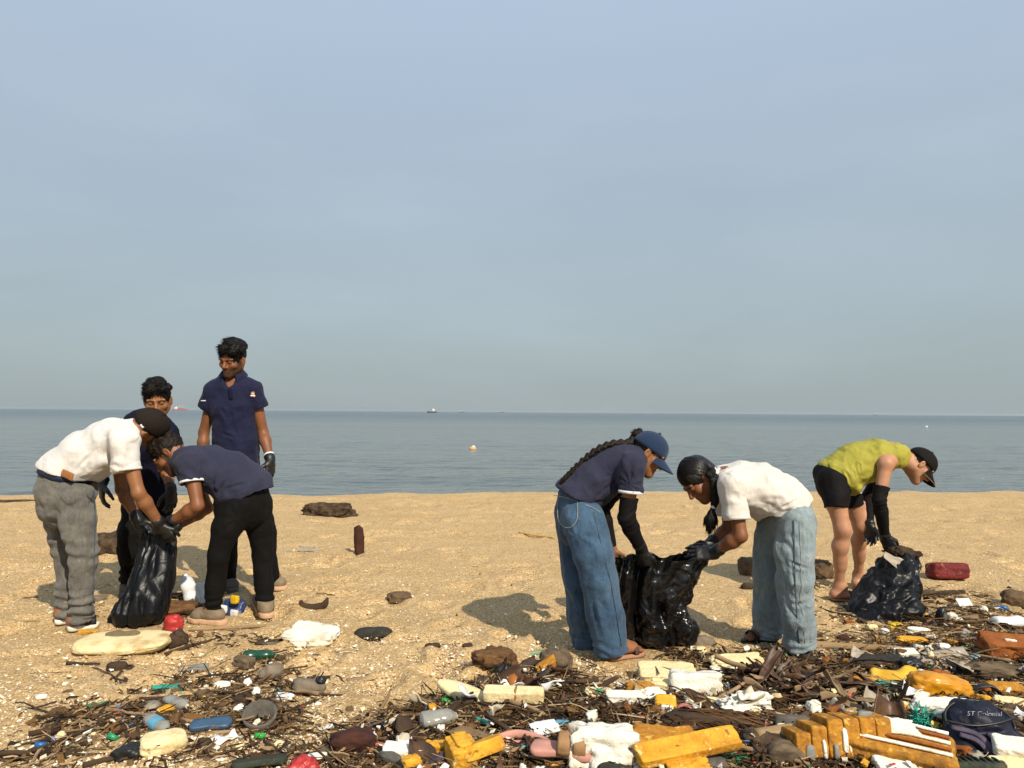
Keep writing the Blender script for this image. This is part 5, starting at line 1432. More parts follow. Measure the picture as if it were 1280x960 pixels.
def bag(label, mat, rings, axis_y, amps, vfold=(0, 0), seed=0, nv=120, nt=150, sq=2.6, lip=0.0):
    """rings from the ground up: (left px, right px, py, depth from the camera, half depth)"""
    C, Wv, Dv = [], [], []
    for (xl, xr, py, Y, hd) in rings:
        a, b = J(xl, py, Y), J(xr, py, Y)
        C.append((a + b) / 2); Wv.append((b - a) / 2); Dv.append(hd)
    n = len(C); t = np.linspace(0, 1, nv)
    tn = np.linspace(0, 1, n); C = np.stack([np.interp(t, tn, np.array(C)[:, i]) for i in range(3)], 1); Wv = np.stack([np.interp(t, tn, np.array(Wv)[:, i]) for i in range(3)], 1)
    for _ in range(30):
        C[1:-1] = (C[:-2] + 2 * C[1:-1] + C[2:]) / 4; Wv[1:-1] = (Wv[:-2] + 2 * Wv[1:-1] + Wv[2:]) / 4
    Dv = np.interp(t, np.linspace(0, 1, n), Dv)
    th = np.linspace(0, 2 * math.pi, nt, endpoint=False)
    c, s = np.cos(th), np.sin(th)
    cx = np.sign(c) * np.abs(c) ** (2 / sq); sy = np.sign(s) * np.abs(s) ** (2 / sq)
    V = []
    for i in range(nv):
        f = vfold[0] * np.sin(vfold[1] * th + 3 * perlin(np.stack([th * 0.8, th * 0 + t[i] * 2, th * 0 + seed], 1))) * (0.25 + 0.75 * t[i])
        q = (1 + f)[:, None]
        close = min(1.0, 0.05 + (t[i] / 0.06) ** 0.5) if t[i] < 0.06 else 1.0
        V.append(C[i] + (cx[:, None] * Wv[i] + sy[:, None] * A3(0, 1, 0) * Dv[i]) * q * close)
    V = np.concatenate(V)
    Q = []
    j = np.arange(nt); k = (j + 1) % nt
    for i in range(nv - 1): Q.append(np.stack([i * nt + j, i * nt + k, (i + 1) * nt + k, (i + 1) * nt + j], 1))
    Q = np.concatenate(Q)
    N_ = normals(V, Q)
    tt = np.repeat(t, nt)
    P = V + seed * 3.7
    up = np.clip(1.15 - tt * amps[4], 0.15, 1)
    d = amps[0] * facets(V, 10, amps[1], amps[2], seed + 40, amps[5]) + amps[3] * perlin(P * 50)
    V = V + N_ * (d * up)[:, None]
    V[:, 2] = np.maximum(V[:, 2], gz(V[:, 0], V[:, 1]) + 0.003)
    # inner face of the mouth
    top = V[(nv - 1) * nt:]
    cen = top.mean(0)
    V = np.concatenate([V, cen + (top - cen) * 0.985 + A3(0, 0, -0.004), (lambda q: q.mean(0) + (q - q.mean(0)) * 0.86)(V[int(nv * 0.72) * nt:(int(nv * 0.72) + 1) * nt])])
    o = nv * nt
    Q = np.concatenate([Q, np.stack([(nv - 1) * nt + j, (nv - 1) * nt + k, o + k, o + j], 1), np.stack([o + j, o + k, o + nt + k, o + nt + j], 1)])
    base = A3(*C[0]); base[2] = g1(base[0], base[1])
    ob = put('rubbish_bag', V, Q, mat, base)
    tag(ob, label, 'rubbish bag', 'black rubbish bags')
    return ob, C
BAG_M, _ = bag('open black plastic bag held between two people, mouth stretched wide, creased body', FILM,
    [(788, 850, 806, 4.34, 0.10), (774, 862, 797, 4.34, 0.15), (772, 864, 778, 4.33, 0.165), (774, 853, 757, 4.30, 0.15), (770, 858, 738, 4.27, 0.13), (768, 866, 720, 4.23, 0.10), (767, 873, 709, 4.22, 0.085), (766, 880, 702, 4.21, 0.075), (764, 884, 697, 4.205, 0.07)],
    4.3, (0.25, 4.5, 34.0, 0.0004, 0.5, (1.1, 1, 0.85)), (0.012, 7), 1)
BAG_L, _ = bag('tall black plastic bag pulled up by several hands, narrow neck and wide foot', FILM_BLUE,
    [(146, 190, 783, 4.62, 0.06), (137, 203, 777, 4.63, 0.12), (144, 209, 762, 4.63, 0.14), (158, 213, 740, 4.64, 0.13), (169, 216, 715, 4.66, 0.11), (176, 218, 690, 4.68, 0.085), (176, 219, 674, 4.70, 0.06), (178, 217, 667, 4.70, 0.055)],
    4.6, (0.13, 3.5, 26.0, 0.0003, 0.35, (1.5, 1.3, 0.25)), (0.10, 7), 2, sq=2.2)
BAG_R, _ = bag('full black plastic bag slumped on its side, dry rubbish showing at its mouth', film_mat('soft_black_film', (0.003, 0.003, 0.0034), 0.31),
    [(1076, 1130, 778, 4.90, 0.08), (1065, 1140, 771, 4.92, 0.17), (1066, 1146, 757, 4.95, 0.19), (1076, 1147, 741, 5.0, 0.18), (1088, 1147, 724, 5.06, 0.16), (1099, 1147, 708, 5.12, 0.135), (1106, 1146, 697, 5.16, 0.11), (1110, 1144, 690, 5.19, 0.09)],
    5.0, (0.16, 4.5, 30.0, 0.0004, 0.3, (1, 1, 0.9)), (0.02, 6), 3)
# ------------------------------------------------------------------ washed up rubbish: builders
FOAM_WHITE = noise_mat('white_foam', (0.74, 0.72, 0.64), (0.62, 0.57, 0.45), scale=9, rough=0.9, bump=0.9, bscale=60, bdist=0.007, spots=[((0.42, 0.33, 0.20), 9, 0.55, 0.72), ((0.10, 0.07, 0.04), 26, 0.66, 0.74)])
FOAM_CREAM = noise_mat('cream_foam', (0.74, 0.62, 0.36), (0.62, 0.48, 0.24), scale=9, rough=0.9, bump=0.9, bscale=60, bdist=0.007, spots=[((0.40, 0.28, 0.13), 9, 0.53, 0.72), ((0.10, 0.07, 0.04), 26, 0.66, 0.74)])
FOAM_YELLOW = noise_mat('yellow_foam', (0.64, 0.34, 0.030), (0.48, 0.21, 0.012), scale=16, rough=0.8, bump=0.9, bscale=60, bdist=0.007, spots=[((0.34, 0.15, 0.012), 7, 0.48, 0.66), ((0.70, 0.50, 0.18), 30, 0.60, 0.70), ((0.08, 0.04, 0.012), 22, 0.60, 0.70)])
FOAM_OCHRE = noise_mat('ochre_foam', (0.44, 0.20, 0.018), (0.28, 0.115, 0.014), scale=34, rough=0.85, bump=0.9, bscale=60, bdist=0.007, spots=[((0.60, 0.34, 0.07), 44, 0.58, 0.68), ((0.12, 0.055, 0.012), 11, 0.54, 0.70)])
FOAM_RUST = noise_mat('rust_foam', (0.27, 0.085, 0.014), (0.17, 0.048, 0.010), scale=14, rough=0.85, bump=1.0, bscale=70, bdist=0.006, spots=[((0.36, 0.15, 0.025), 10, 0.58, 0.72)])
WOOD_DARK = noise_mat('dark_driftwood', (0.060, 0.036, 0.020), (0.028, 0.017, 0.010), scale=12, rough=0.95, bump=0.9, bscale=50, bdist=0.01, stretch=(0.25, 1, 1))
WOOD_BARK = noise_mat('rough_bark', (0.085, 0.055, 0.030), (0.030, 0.019, 0.011), scale=16, rough=0.95, bump=1.0, bscale=40, bdist=0.015, lo=0.4, hi=0.6)
WOOD_PALE = noise_mat('pale_driftwood', (0.32, 0.215, 0.115), (0.19, 0.12, 0.06), scale=14, rough=0.9, bump=0.7, bscale=60, bdist=0.006, stretch=(0.2, 1, 1))
WOOD_RED = noise_mat('red_brown_wood', (0.060, 0.020, 0.012), (0.028, 0.010, 0.007), scale=14, rough=0.9, bump=0.8, bscale=50, bdist=0.006)
HUSK = noise_mat('coconut_husk', (0.17, 0.085, 0.032), (0.035, 0.018, 0.009), scale=26, rough=0.95, bump=1.0, bscale=90, bdist=0.006, stretch=(0.3, 1, 1))
HUSK_GREY = noise_mat('grey_coconut', (0.16, 0.115, 0.068), (0.045, 0.030, 0.018), scale=26, stretch=(0.35, 1, 1), rough=0.95, bump=0.8, bscale=60, bdist=0.006)
SHEATH = noise_mat('dry_palm_sheath', (0.095, 0.046, 0.019), (0.030, 0.015, 0.008), scale=12, rough=0.48, bump=0.9, bscale=45, bdist=0.006, stretch=(0.12, 1, 1), spec=0.4)
SHEATH_PALE = noise_mat('pale_palm_sheath', (0.27, 0.185, 0.10), (0.14, 0.09, 0.045), scale=10, rough=0.85, bump=0.8, bscale=40, bdist=0.006, stretch=(0.12, 1, 1))
RUBBER_DARK = noise_mat('dark_rubber', (0.030, 0.029, 0.025), (0.018, 0.017, 0.015), scale=20, rough=0.85, bump=0.5, bscale=80, spots=[((0.14, 0.10, 0.055), 9, 0.58, 0.76)])
RUBBER_GREEN = noise_mat('dark_green_rubber', (0.034, 0.042, 0.026), (0.022, 0.027, 0.018), scale=20, rough=0.8, bump=0.5, bscale=80, spots=[((0.16, 0.12, 0.06), 9, 0.58, 0.76)])
RUBBER_GREY = noise_mat('grey_rubber', (0.11, 0.10, 0.085), (0.07, 0.063, 0.05), scale=20, rough=0.9, bump=0.5, bscale=80, spots=[((0.24, 0.17, 0.09), 9, 0.55, 0.74)])
def plastic(name, c, rough=0.42, dirt=True, **kw):
    c2 = tuple(q * 0.72 for q in c)
    return noise_mat(name, c, c2, scale=12, rough=rough, bump=0.35, bscale=40, bdist=0.004, spec=0.45, spots=[((0.30, 0.21, 0.11), 10, 0.60, 0.76)] if dirt else None, **kw)
PL_GREEN = plastic('green_plastic', (0.010, 0.26, 0.11)); PL_TEAL = plastic('teal_plastic', (0.03, 0.34, 0.25)); PL_BLUE = plastic('blue_plastic', (0.016, 0.11, 0.34))
PL_STEEL = plastic('steel_blue_plastic', (0.040, 0.085, 0.15)); PL_WHITE = plastic('white_plastic', (0.70, 0.70, 0.68)); PL_YELLOW = plastic('yellow_plastic', (0.62, 0.40, 0.012))
PL_GOLD = plastic('golden_film', (0.68, 0.38, 0.022), 0.35); PL_ORANGE = plastic('orange_film', (0.55, 0.235, 0.008), 0.32); PL_RED = plastic('red_plastic', (0.42, 0.035, 0.03)); PL_PINK = plastic('pink_foam_rubber', (0.52, 0.25, 0.19), 0.8)
PL_TERRA = plastic('terracotta_plastic', (0.46, 0.17, 0.075), 0.7); PL_GREY = plastic('grey_plastic', (0.20, 0.19, 0.165), 0.6); PL_BLACK = plastic('black_plastic', (0.010, 0.010, 0.010), 0.45)
PL_CREAM = plastic('cream_plastic', (0.56, 0.48, 0.34), 0.6); PL_AMBER = plastic('amber_plastic', (0.33, 0.115, 0.018), 0.3); PL_LIME = plastic('lime_green_plastic', (0.02, 0.36, 0.06)); PL_DGREEN = plastic('dark_green_plastic', (0.010, 0.060, 0.030), 0.25)
PL_SKY = plastic('light_blue_plastic', (0.12, 0.36, 0.50)); PL_ROSE = plastic('rose_plastic', (0.55, 0.16, 0.17))
CLEAR = noise_mat('clouded_clear_plastic', (0.55, 0.55, 0.50), (0.40, 0.38, 0.32), scale=10, rough=0.18, bump=0.5, bscale=30, bdist=0.01, trans=0.55, spots=[((0.34, 0.26, 0.15), 10, 0.52, 0.72)])
FILM_GREY = noise_mat('grey_beige_film', (0.36, 0.31, 0.24), (0.24, 0.20, 0.145), scale=8, rough=0.5, bump=0.6, bscale=30, bdist=0.01)
CLOTH_NAVY = noise_mat('navy_nylon', (0.006, 0.007, 0.020), (0.004, 0.005, 0.012), scale=14, rough=0.55, bump=0.6, bscale=60, bdist=0.004, spots=[((0.10, 0.075, 0.06), 8, 0.62, 0.80)])
CLOTH_VIOLET = noise_mat('faded_violet_nylon', (0.075, 0.058, 0.088), (0.045, 0.036, 0.055), scale=14, rough=0.7, bump=0.6, bscale=60, bdist=0.004)
CLOTH_RED = noise_mat('red_brocade', (0.16, 0.010, 0.009), (0.07, 0.007, 0.007), scale=30, rough=0.7, bump=0.8, bscale=60, bdist=0.008, spots=[((0.34, 0.11, 0.06), 26, 0.60, 0.70)])
CLOTH_BLACK = noise_mat('black_cloth', (0.009, 0.008, 0.008), (0.016, 0.014, 0.014), scale=20, rough=0.9, bump=0.6, bscale=60)
TAN_LEATHER = noise_mat('tan_strap', (0.32, 0.18, 0.08), (0.20, 0.11, 0.05), scale=20, rough=0.7, bump=0.5, bscale=60)
COIR = noise_mat('sandy_coir', (0.42, 0.27, 0.12), (0.27, 0.165, 0.07), scale=60, rough=0.95, bump=1.0, bscale=120, bdist=0.006)
STONE_BROWN = noise_mat('brown_stone', (0.135, 0.085, 0.045), (0.07, 0.043, 0.023), scale=14, rough=0.95, bump=1.0, bscale=40, bdist=0.01)
STONE_GREY = noise_mat('grey_stone', (0.20, 0.16, 0.115), (0.12, 0.095, 0.065), scale=14, rough=0.95, bump=0.8, bscale=40, bdist=0.008)
MUD = noise_mat('dried_mud', (0.22, 0.165, 0.085), (0.15, 0.11, 0.055), scale=30, rough=0.95, bump=0.8, bscale=90)
ROPE_YELLOW = noise_mat('yellow_rope', (0.52, 0.33, 0.04), (0.42, 0.25, 0.03), scale=60, rough=0.85, bump=0.8, bscale=150)

def cube_sphere(n):
    t = np.linspace(-1, 1, n); u, v = np.meshgrid(t, t); o = np.ones_like(u)
    faces = [(u, v, o), (v, u, -o), (o, u, v), (-o, v, u), (v, o, u), (u, -o, v)]
    V = np.concatenate([np.stack(f, -1).reshape(-1, 3) for f in faces])
    g = grid_quads(n, n); Q = np.concatenate([g + i * n * n for i in range(6)])
    key = np.round(V * 1e4).astype(np.int64)
    _, idx, inv = np.unique(key, axis=0, return_index=True, return_inverse=True)
    return V[idx], inv.ravel()[Q]
_CS = {n: cube_sphere(n) for n in (5, 7, 9, 13, 17)}
def chunk(size, seed=0, box=5.0, amp=0.10, freq=2.2, n=17, taper=0.0, shear=0.0, chips=0.0, bend=0.0):
    """a lump: from round (box 2) to blocky (box 10), with an uneven, chipped skin"""
    V, Q = _CS[n]
    nv = (np.abs(V) ** box).sum(1) ** (1 / box)
    V = V / nv[:, None]
    P = V * freq * 0.5 + seed * 7.13
    d = 1 + amp * 0.7 * fbm(P * 1.0, 3) + amp * 0.75 * facets(V + seed * 1.7, 6, 0.7, 4.5, seed % 13) + amp * 0.22 * perlin(V * 7.5 + seed)
    V = V * d[:, None]
    V = V + amp * 0.35 * np.stack([perlin(P * 2.1 + 4), perlin(P * 2.1 + 8), perlin(P * 2.1 + 12)], 1)
    if chips:
        c = perlin(P * 1.3 + 20); V = V * (1 - chips * np.clip(c - 0.12, 0, 1))[:, None]
    V = V.copy()
    V[:, 1] *= 1 + taper * V[:, 0]; V[:, 2] *= 1 + taper * 0.6 * V[:, 0]
    V[:, 1] += shear * V[:, 0]
    V = V * np.asarray(size, float) / 2
    if bend: V[:, 2] += bend * (V[:, 0] / (size[0] / 2)) ** 2 * size[2]
    return V, Q
def sheet(L, Wd, seed=0, crumple=0.02, freq=6, curl=0.0, twist=0.0, th=0.003, n=(15, 11), point=0.0, fold=0.0, ragged=0.12):
    """a thin leaf, film or piece of cloth with a real thickness, curled and creased"""
    a, b = n
    u, v = np.meshgrid(np.linspace(-1, 1, a), np.linspace(-1, 1, b), indexing='ij')
    u, v = u.ravel(), v.ravel()
    rg = np.stack([u * 2.3, v * 2.3, u * 0 + seed * 5.1], 1)
    w = Wd / 2 * (1 - point * np.abs(u) ** 1.8) * (1 + ragged * perlin(rg))
    x = u * L / 2 * (1 + ragged * 0.6 * perlin(rg + 7)); y0 = v * w
    ang = v * (curl + twist * u)
    r = np.maximum(np.abs(curl) + 1e-3, 0.3)
    y = np.where(np.abs(curl) > 0.05, np.sin(ang) * w / max(abs(curl), 0.05), y0)
    z = np.where(np.abs(curl) > 0.05, (1 - np.cos(ang)) * w / max(abs(curl), 0.05), 0) + fold * np.abs(u) * L * 0.2
    P = np.stack([x, y, z * 0], 1) * freq + seed * 3.3
    z = z + crumple * (ridge(P) * 0.7 + perlin(P * 2.3) * 0.5) + twist * u * v * Wd * 0.25
    V = np.stack([x, y, z], 1); m = a * b
    Q = grid_quads(a, b)
    N_ = normals(V, Q)
    V = np.concatenate([V + N_ * th / 2, V - N_ * th / 2])
    i = np.arange(m).reshape(a, b)
    loop = np.concatenate([i[0, :-1], i[:-1, -1], i[-1, :0:-1], i[:0:-1, 0]]); l2 = np.roll(loop, -1)
    return V, np.concatenate([Q, Q[:, ::-1] + m, np.stack([l2, loop, loop + m, l2 + m], 1)])
def stick(L, r, seed=0, bend=0.06, n=9, seg=7, taper=0.5, knots=0.15):
    rg = np.random.default_rng(seed)
    t = np.linspace(0, 1, n)
    P = np.stack([(t - 0.5) * L, bend * L * np.sin(t * math.pi * rg.uniform(0.6, 1.6) + rg.uniform(0, 2)) * 0.6 + bend * L * 0.4 * perlin(np.stack([t * 3, t * 0 + seed, t * 0], 1)), bend * L * 0.3 * perlin(np.stack([t * 3, t * 0 + seed + 9, t * 0], 1))], 1)
    rr = r * (1 - taper * t) * (1 + knots * perlin(np.stack([t * 6, t * 0 + seed, t * 0 + 3], 1)))
    return sweep(P, rr, seg, up=(0, 0, 1))
def rot(V, rx=0, ry=0, rz=0):
    M = Matrix.Rotation(rz, 3, 'Z') @ Matrix.Rotation(ry, 3, 'Y') @ Matrix.Rotation(rx, 3, 'X')
    return np.asarray(V) @ np.array(M).T
ALLSPOTS = []
def lay(name, VQ, mat, px, py, label=None, cat=None, rz=0.0, rx=0.0, ry=0.0, lift=0.0, sink=0.25, group=None, smooth=True, Y=None, world=None):
    """sets a piece down on the sand where the photograph shows its middle: turned, then sunk a little"""
    V, Q = VQ
    V = rot(V, rx, ry, 0)
    zmin, zmax = V[:, 2].min(), V[:, 2].max()
    V = V - A3(0, 0, zmin)
    lift = lift * 0.7
    p = GG(px, py) if world is None else A3(*world, g1(*world))
    # px, py is the middle of the piece as seen, which lies half its height above the sand
    h = (zmax - zmin) * (1 - sink)
    if world is None:
        p = G(px, py, g1(p[0], p[1]) + h * 0.5 + lift); p[2] = g1(p[0], p[1])
    p = p + A3(0, 0, lift - (zmax - zmin) * sink)
    me = mesh_data(name, V, Q, smooth, [mat])
    o = link(name, me, None, p); o.rotation_euler = (0, 0, rz)
    if label: tag(o, label, cat, group)
    ALLSPOTS.append((p[0], p[1], max(V[:, 0].max(), V[:, 1].max())))
    return o
def part(o, name, VQ, mat, smooth=True):
    """a part in the frame of its thing"""
    return link(name, mesh_data(name, VQ[0], VQ[1], smooth, [mat]), o)
def top_z(o, x, y):
    me = o.data; n = len(me.vertices); v = np.empty(n * 3, dtype=np.float32); me.vertices.foreach_get('co', v); v = v.reshape(-1, 3)
    d = (v[:, 0] - x) ** 2 + (v[:, 1] - y) ** 2
    k = np.argsort(d)[:14]
    return float(v[k, 2].max())
def ppm(py): return (py - 515.0) / 1.27
def outline_solid(pts, th, n=28, rim=0.25, puff=0.0, seed=0, wob=0.0):
    """a plate with a curved outline and rounded rim"""
    P = spline(list(pts) + [pts[0]], n + 1)[:-1]; P = np.asarray(P)[:, :2]; c = P.mean(0)
    rings = [(0.0, 0.0), (0.55, 0.0), (1 - rim * 0.25, 0.0), (1.0, 0.3), (1.0, 0.7), (1 - rim * 0.25, 1.0), (0.55, 1.0 + puff), (0.0, 1.0 + puff)]
    V = []
    for (s, z) in rings:
        V.append(np.concatenate([c + (P - c) * max(s, 0.02), np.full((len(P), 1), z * th)], 1))
    V = np.concatenate(V); m = len(P)
    if wob: V[:, 2] += wob * perlin(np.concatenate([V[:, :2] * 9, np.full((len(V), 1), seed * 3.0)], 1))
    j = np.arange(m); k = (j + 1) % m; Q = []
    for i in range(len(rings) - 1): Q.append(np.stack([i * m + j, i * m + k, (i + 1) * m + k, (i + 1) * m + j], 1))
    return V, np.concatenate(Q)
SOLE = [(-0.50, -0.10), (-0.44, -0.20), (-0.25, -0.20), (0.0, -0.17), (0.25, -0.22), (0.42, -0.19), (0.50, -0.04), (0.48, 0.10), (0.38, 0.20), (0.15, 0.19), (-0.1, 0.15), (-0.32, 0.17), (-0.46, 0.12)]
def slipper(px, py, Ls, mat, strapm, label, rz=0.0, rx=0.0, ry=0.0, straps='thong', th=0.018, lift=0.0, ribs=False, name='slipper', sink=0.2, wob=0.004):
    pts = [(x * Ls, y * Ls) for x, y in SOLE]
    o = lay(name, outline_solid(pts, th, 30, 0.2, 0.0, len(label), wob), mat, px, py, label, 'slipper', rz, rx, ry, lift, sink)
    M = np.array(Matrix.Rotation(ry, 3, 'Y') @ Matrix.Rotation(rx, 3, 'X'))
    me = o.data; v = np.empty(len(me.vertices) * 3, dtype=np.float32); me.vertices.foreach_get('co', v); zc = v.reshape(-1, 3)[:, 2].mean() - th / 2
    def pt(VQ): V = VQ[0] @ M.T; return V + A3(0, 0, zc), VQ[1]
    if straps == 'thong':
        for sy in (-1, 1):
            P = spline([(0.30 * Ls, 0.0, th), (0.24 * Ls, sy * 0.05 * Ls, th + 0.10 * Ls), (0.08 * Ls, sy * 0.15 * Ls, th + 0.09 * Ls), (-0.05 * Ls, sy * 0.17 * Ls, th * 0.8)], 12)
            part(o, 'strap', pt(sweep(P, [(0.004 * Ls / 0.25, 0.012 * Ls / 0.25)] * 12, 7, up=(0, 0, 1))), strapm)
    elif straps == 'bands':
        for x in (0.02, 0.26):
            P = spline([(x * Ls, -0.19 * Ls, th * 0.6), (x * Ls, -0.17 * Ls, th + 0.13 * Ls), (x * Ls, 0, th + 0.20 * Ls), (x * Ls, 0.17 * Ls, th + 0.13 * Ls), (x * Ls, 0.19 * Ls, th * 0.6)], 14)
            part(o, 'strap', pt(sweep(P, [(0.10 * Ls, 0.005)] * 14, 8, up=(1, 0, 0))), strapm)
    if ribs:
        for i in range(11):
            x = (-0.40 + 0.078 * i) * Ls; w = 0.17 * Ls
            P = spline([(x, -w, th * 0.9), (x + 0.012 * Ls, 0, th + 0.004), (x, w, th * 0.9)], 7)
            part(o, 'rib', pt(sweep(P, 0.0055, 5, up=(0, 0, 1))), strapm)
    return o
def lathe(prof, seg=18, squash=1.0, crumple=0.0, seed=0):
    """profile of (x along the axis, radius)"""
    th = np.linspace(0, 2 * math.pi, seg, endpoint=False); V = []
    for x, r in prof: V.append(np.stack([np.full(seg, x), r * np.cos(th), r * np.sin(th) * squash], 1))
    V = np.concatenate(V); j = np.arange(seg); k = (j + 1) % seg
    Q = np.concatenate([np.stack([i * seg + j, i * seg + k, (i + 1) * seg + k, (i + 1) * seg + j], 1) for i in range(len(prof) - 1)])
    if crumple:
        N_ = normals(V, Q); V = V + N_ * (crumple * ridge(V * 22 + seed * 3))[:, None]
    return V, Q
def bottle(px, py, Lb, r, mat, capm, label, rz=0.0, squash=0.75, crumple=0.005, lab=None, name='bottle', ry=0.0, lift=0.0, rx=0.0):
    h = Lb / 2
    prof = [(-h, 0.002), (-h, r * 0.8), (-h * 0.94, r), (-h * 0.55, r), (-h * 0.5, r * 0.94), (-h * 0.1, r * 0.95), (-h * 0.05, r), (h * 0.4, r), (h * 0.62, r * 0.8), (h * 0.80, r * 0.42), (h * 0.84, r * 0.38), (h * 0.92, r * 0.38)]
    o = lay(name, lathe(prof, 20, squash, crumple, len(label)), mat, px, py, label, 'bottle', rz, rx, ry, lift, 0.12)
    zc = np.mean([v.co.z for v in o.data.vertices])
    if capm is not None:
        V, Q = lathe([(h * 0.86, 0.001), (h * 0.86, r * 0.46), (h * 1.02, r * 0.46), (h * 1.02, 0.001)], 14)
        V = rot(V, rx, ry); part(o, 'bottle_cap', (V + A3(0, 0, zc), Q), capm)
    if lab is not None:
        V, Q = lathe([(-h * 0.46, r * 0.985), (-h * 0.3, r * 1.03), (h * 0.25, r * 1.03), (h * 0.3, r * 0.985)], 20, squash, crumple, len(label))
        V = rot(V, rx, ry); part(o, 'bottle_label', (V + A3(0, 0, zc), Q), lab)
    return o
# ------------------------------------------------------------------ washed up rubbish: every piece where it lies
def m(px, py): return px / ppm(py)          # a width in photograph pixels, in metres, at the depth of row py
def foam(px, py, w, d, h, mat, label, rz=0.0, rx=0.0, ry=0.0, box=7.0, amp=0.07, chips=0.35, seed=None, lift=0.0, name='foam_block', sink=0.15, cat='foam', taper=0.0, shear=0.0, bend=0.0, n=17, group=None):
    sd = (px * 7 + py) % 97 if seed is None else seed
    if box >= 5: box *= 1.6; h *= 0.88
    lift *= 1.35
    return lay(name, chunk((w, d, h), sd, box, amp, 2.4, n, taper, shear, chips, bend), mat, px, py, label, cat, rz, rx, ry, lift, sink, group)
R = math.radians
PL_NAVY = plastic('navy_print', (0.022, 0.04, 0.12))
# -- around the people on the left
o = foam(155, 801, 0.485, 0.33, 0.075, FOAM_CREAM, 'big oval cream foam slab with a grey mud stain on top', R(4), box=3.0, amp=0.05, chips=0.1, name='foam_slab', n=17)
st = outline_solid([(0.75 * a, 0.75 * b) for a, b in [(-0.10, -0.05), (-0.02, -0.075), (0.10, -0.05), (0.12, 0.01), (0.06, 0.075), (0.0, 0.055), (-0.06, 0.085), (-0.12, 0.02)]], 0.004, 24, 0.5)
part(o, 'mud_stain', (st[0] + A3(-0.02, 0.03, top_z(o, -0.02, 0.03) - 0.001), st[1]), MUD)
lay('crumpled_cup', chunk((0.105, 0.10, 0.11), 3, 2.4, 0.18, 3.0, 13), PL_RED, 217, 779, 'crumpled red plastic cup at the end of the oval foam slab', 'cup', sink=0.1)
lay('coconut_husk', chunk((0.10, 0.10, 0.10), 8, 2.2, 0.2, 3.0), WOOD_DARK, 223, 795, 'dark broken husk below the crumpled red cup', 'husk')
foam(390, 790, 0.27, 0.22, 0.075, FOAM_WHITE, 'white foam slab with chamfered edge lying alone on the sand', R(-8), rx=R(6), box=5, amp=0.07, chips=0.3, name='foam_slab', n=17, taper=-0.25)
P = spline([(-0.085, 0, 0.045), (-0.07, 0, 0.008), (0.0, 0.01, -0.005), (0.06, 0, 0.012), (0.085, -0.01, 0.060)], 18)
lay('seed_pod', sweep(P, np.interp(np.linspace(0, 1, 18), [0, .2, .6, .85, 1], [0.010, 0.022, 0.026, 0.020, 0.006]), 10), WOOD_DARK, 393, 754, 'curved brown seed pod like a small boat on bare sand', 'seed pod', R(6), sink=0.2)
o = lay('old_sole', outline_solid([(-0.105, 0.0), (-0.09, -0.035), (-0.04, -0.045), (0.0, -0.028), (0.05, -0.045), (0.10, -0.03), (0.108, 0.01), (0.08, 0.04), (0.02, 0.028), (-0.04, 0.045), (-0.09, 0.035)], 0.045, 34, 0.7, 0.15), RUBBER_DARK, 466, 789, 'dark grey lumpy shoe sole alone on the sand', 'shoe sole', R(10), sink=0.15)
lay('driftwood_log', chunk((0.62, 0.24, 0.20), 12, 2.6, 0.22, 4.0, 17), WOOD_BARK, 411, 636, 'gnarled dark driftwood log on the far sand near the crest', 'driftwood', R(-6), sink=0.25)
lay('driftwood_log', chunk((0.10, 0.10, 0.17), 5, 3.0, 0.2, 3.0, 9), WOOD_BARK, 431, 634, 'stub end standing up beside the gnarled driftwood log', 'driftwood', R(20), sink=0.2)
lay('wooden_stake', chunk((0.085, 0.07, 0.27), 22, 4.0, 0.12, 2.6, 13), WOOD_RED, 449, 674, 'red brown wooden stake standing upright in the sand', 'stake', R(25), R(3), R(-4), sink=0.12)
lay('driftwood_log', chunk((0.36, 0.22, 0.22), 31, 3.0, 0.2, 4.0, 17), WOOD_BARK, 141, 679, 'rough bark log behind the grey jeans', 'driftwood', R(5), sink=0.15)
lay('driftwood_log', stick(0.75, 0.035, 4, 0.05, 14, 9), WOOD_BARK, 8, 625, 'low dark root at the water edge', 'driftwood', R(8), sink=0.3)
lay('stone', chunk((0.16, 0.12, 0.075), 41, 3.5, 0.16, 2.6), STONE_BROWN, 500, 744, 'flat brown stone alone in the middle of the sand', 'stone', R(15), sink=0.4)
lay('shell', chunk((0.07, 0.06, 0.03), 43, 2.4, 0.2, 2.6, 7), FOAM_WHITE, 511, 746, 'white chip beside the flat brown stone', 'shell', sink=0.2)
lay('stone', chunk((0.075, 0.06, 0.035), 44, 2.6, 0.2, 2.6, 9), WOOD_DARK, 541, 807, 'small dark flake on shell sand', 'stone', R(25))
lay('stone', chunk((0.055, 0.05, 0.03), 45, 2.6, 0.2, 2.6, 9), WOOD_DARK, 584, 807, 'small round black pebble on shell sand', 'stone')
lay('stone', chunk((0.045, 0.045, 0.03), 46, 2.4, 0.1, 2.6, 9), STONE_GREY, 434, 818, 'small grey pebble on bare sand', 'stone')
lay('dry_leaf', sheet(0.11, 0.08, 4, 0.006, 8, 0.4), SHEATH_PALE, 451, 849, 'pale folded leaf on bare sand', 'leaf', R(35))
lay('net_scrap', sheet(0.36, 0.22, 6, 0.02, 10, 0.2), FILM_GREY, 383, 686, 'grey pale net scrap half buried in the far sand', 'net', R(-10), sink=0.5)
P = spline([GG(648, 667), GG(664, 670), GG(680, 672), GG(694, 674)], 24) + A3(0, 0, 0.012); c0 = P.mean(0); c0[2] = g1(c0[0], c0[1])
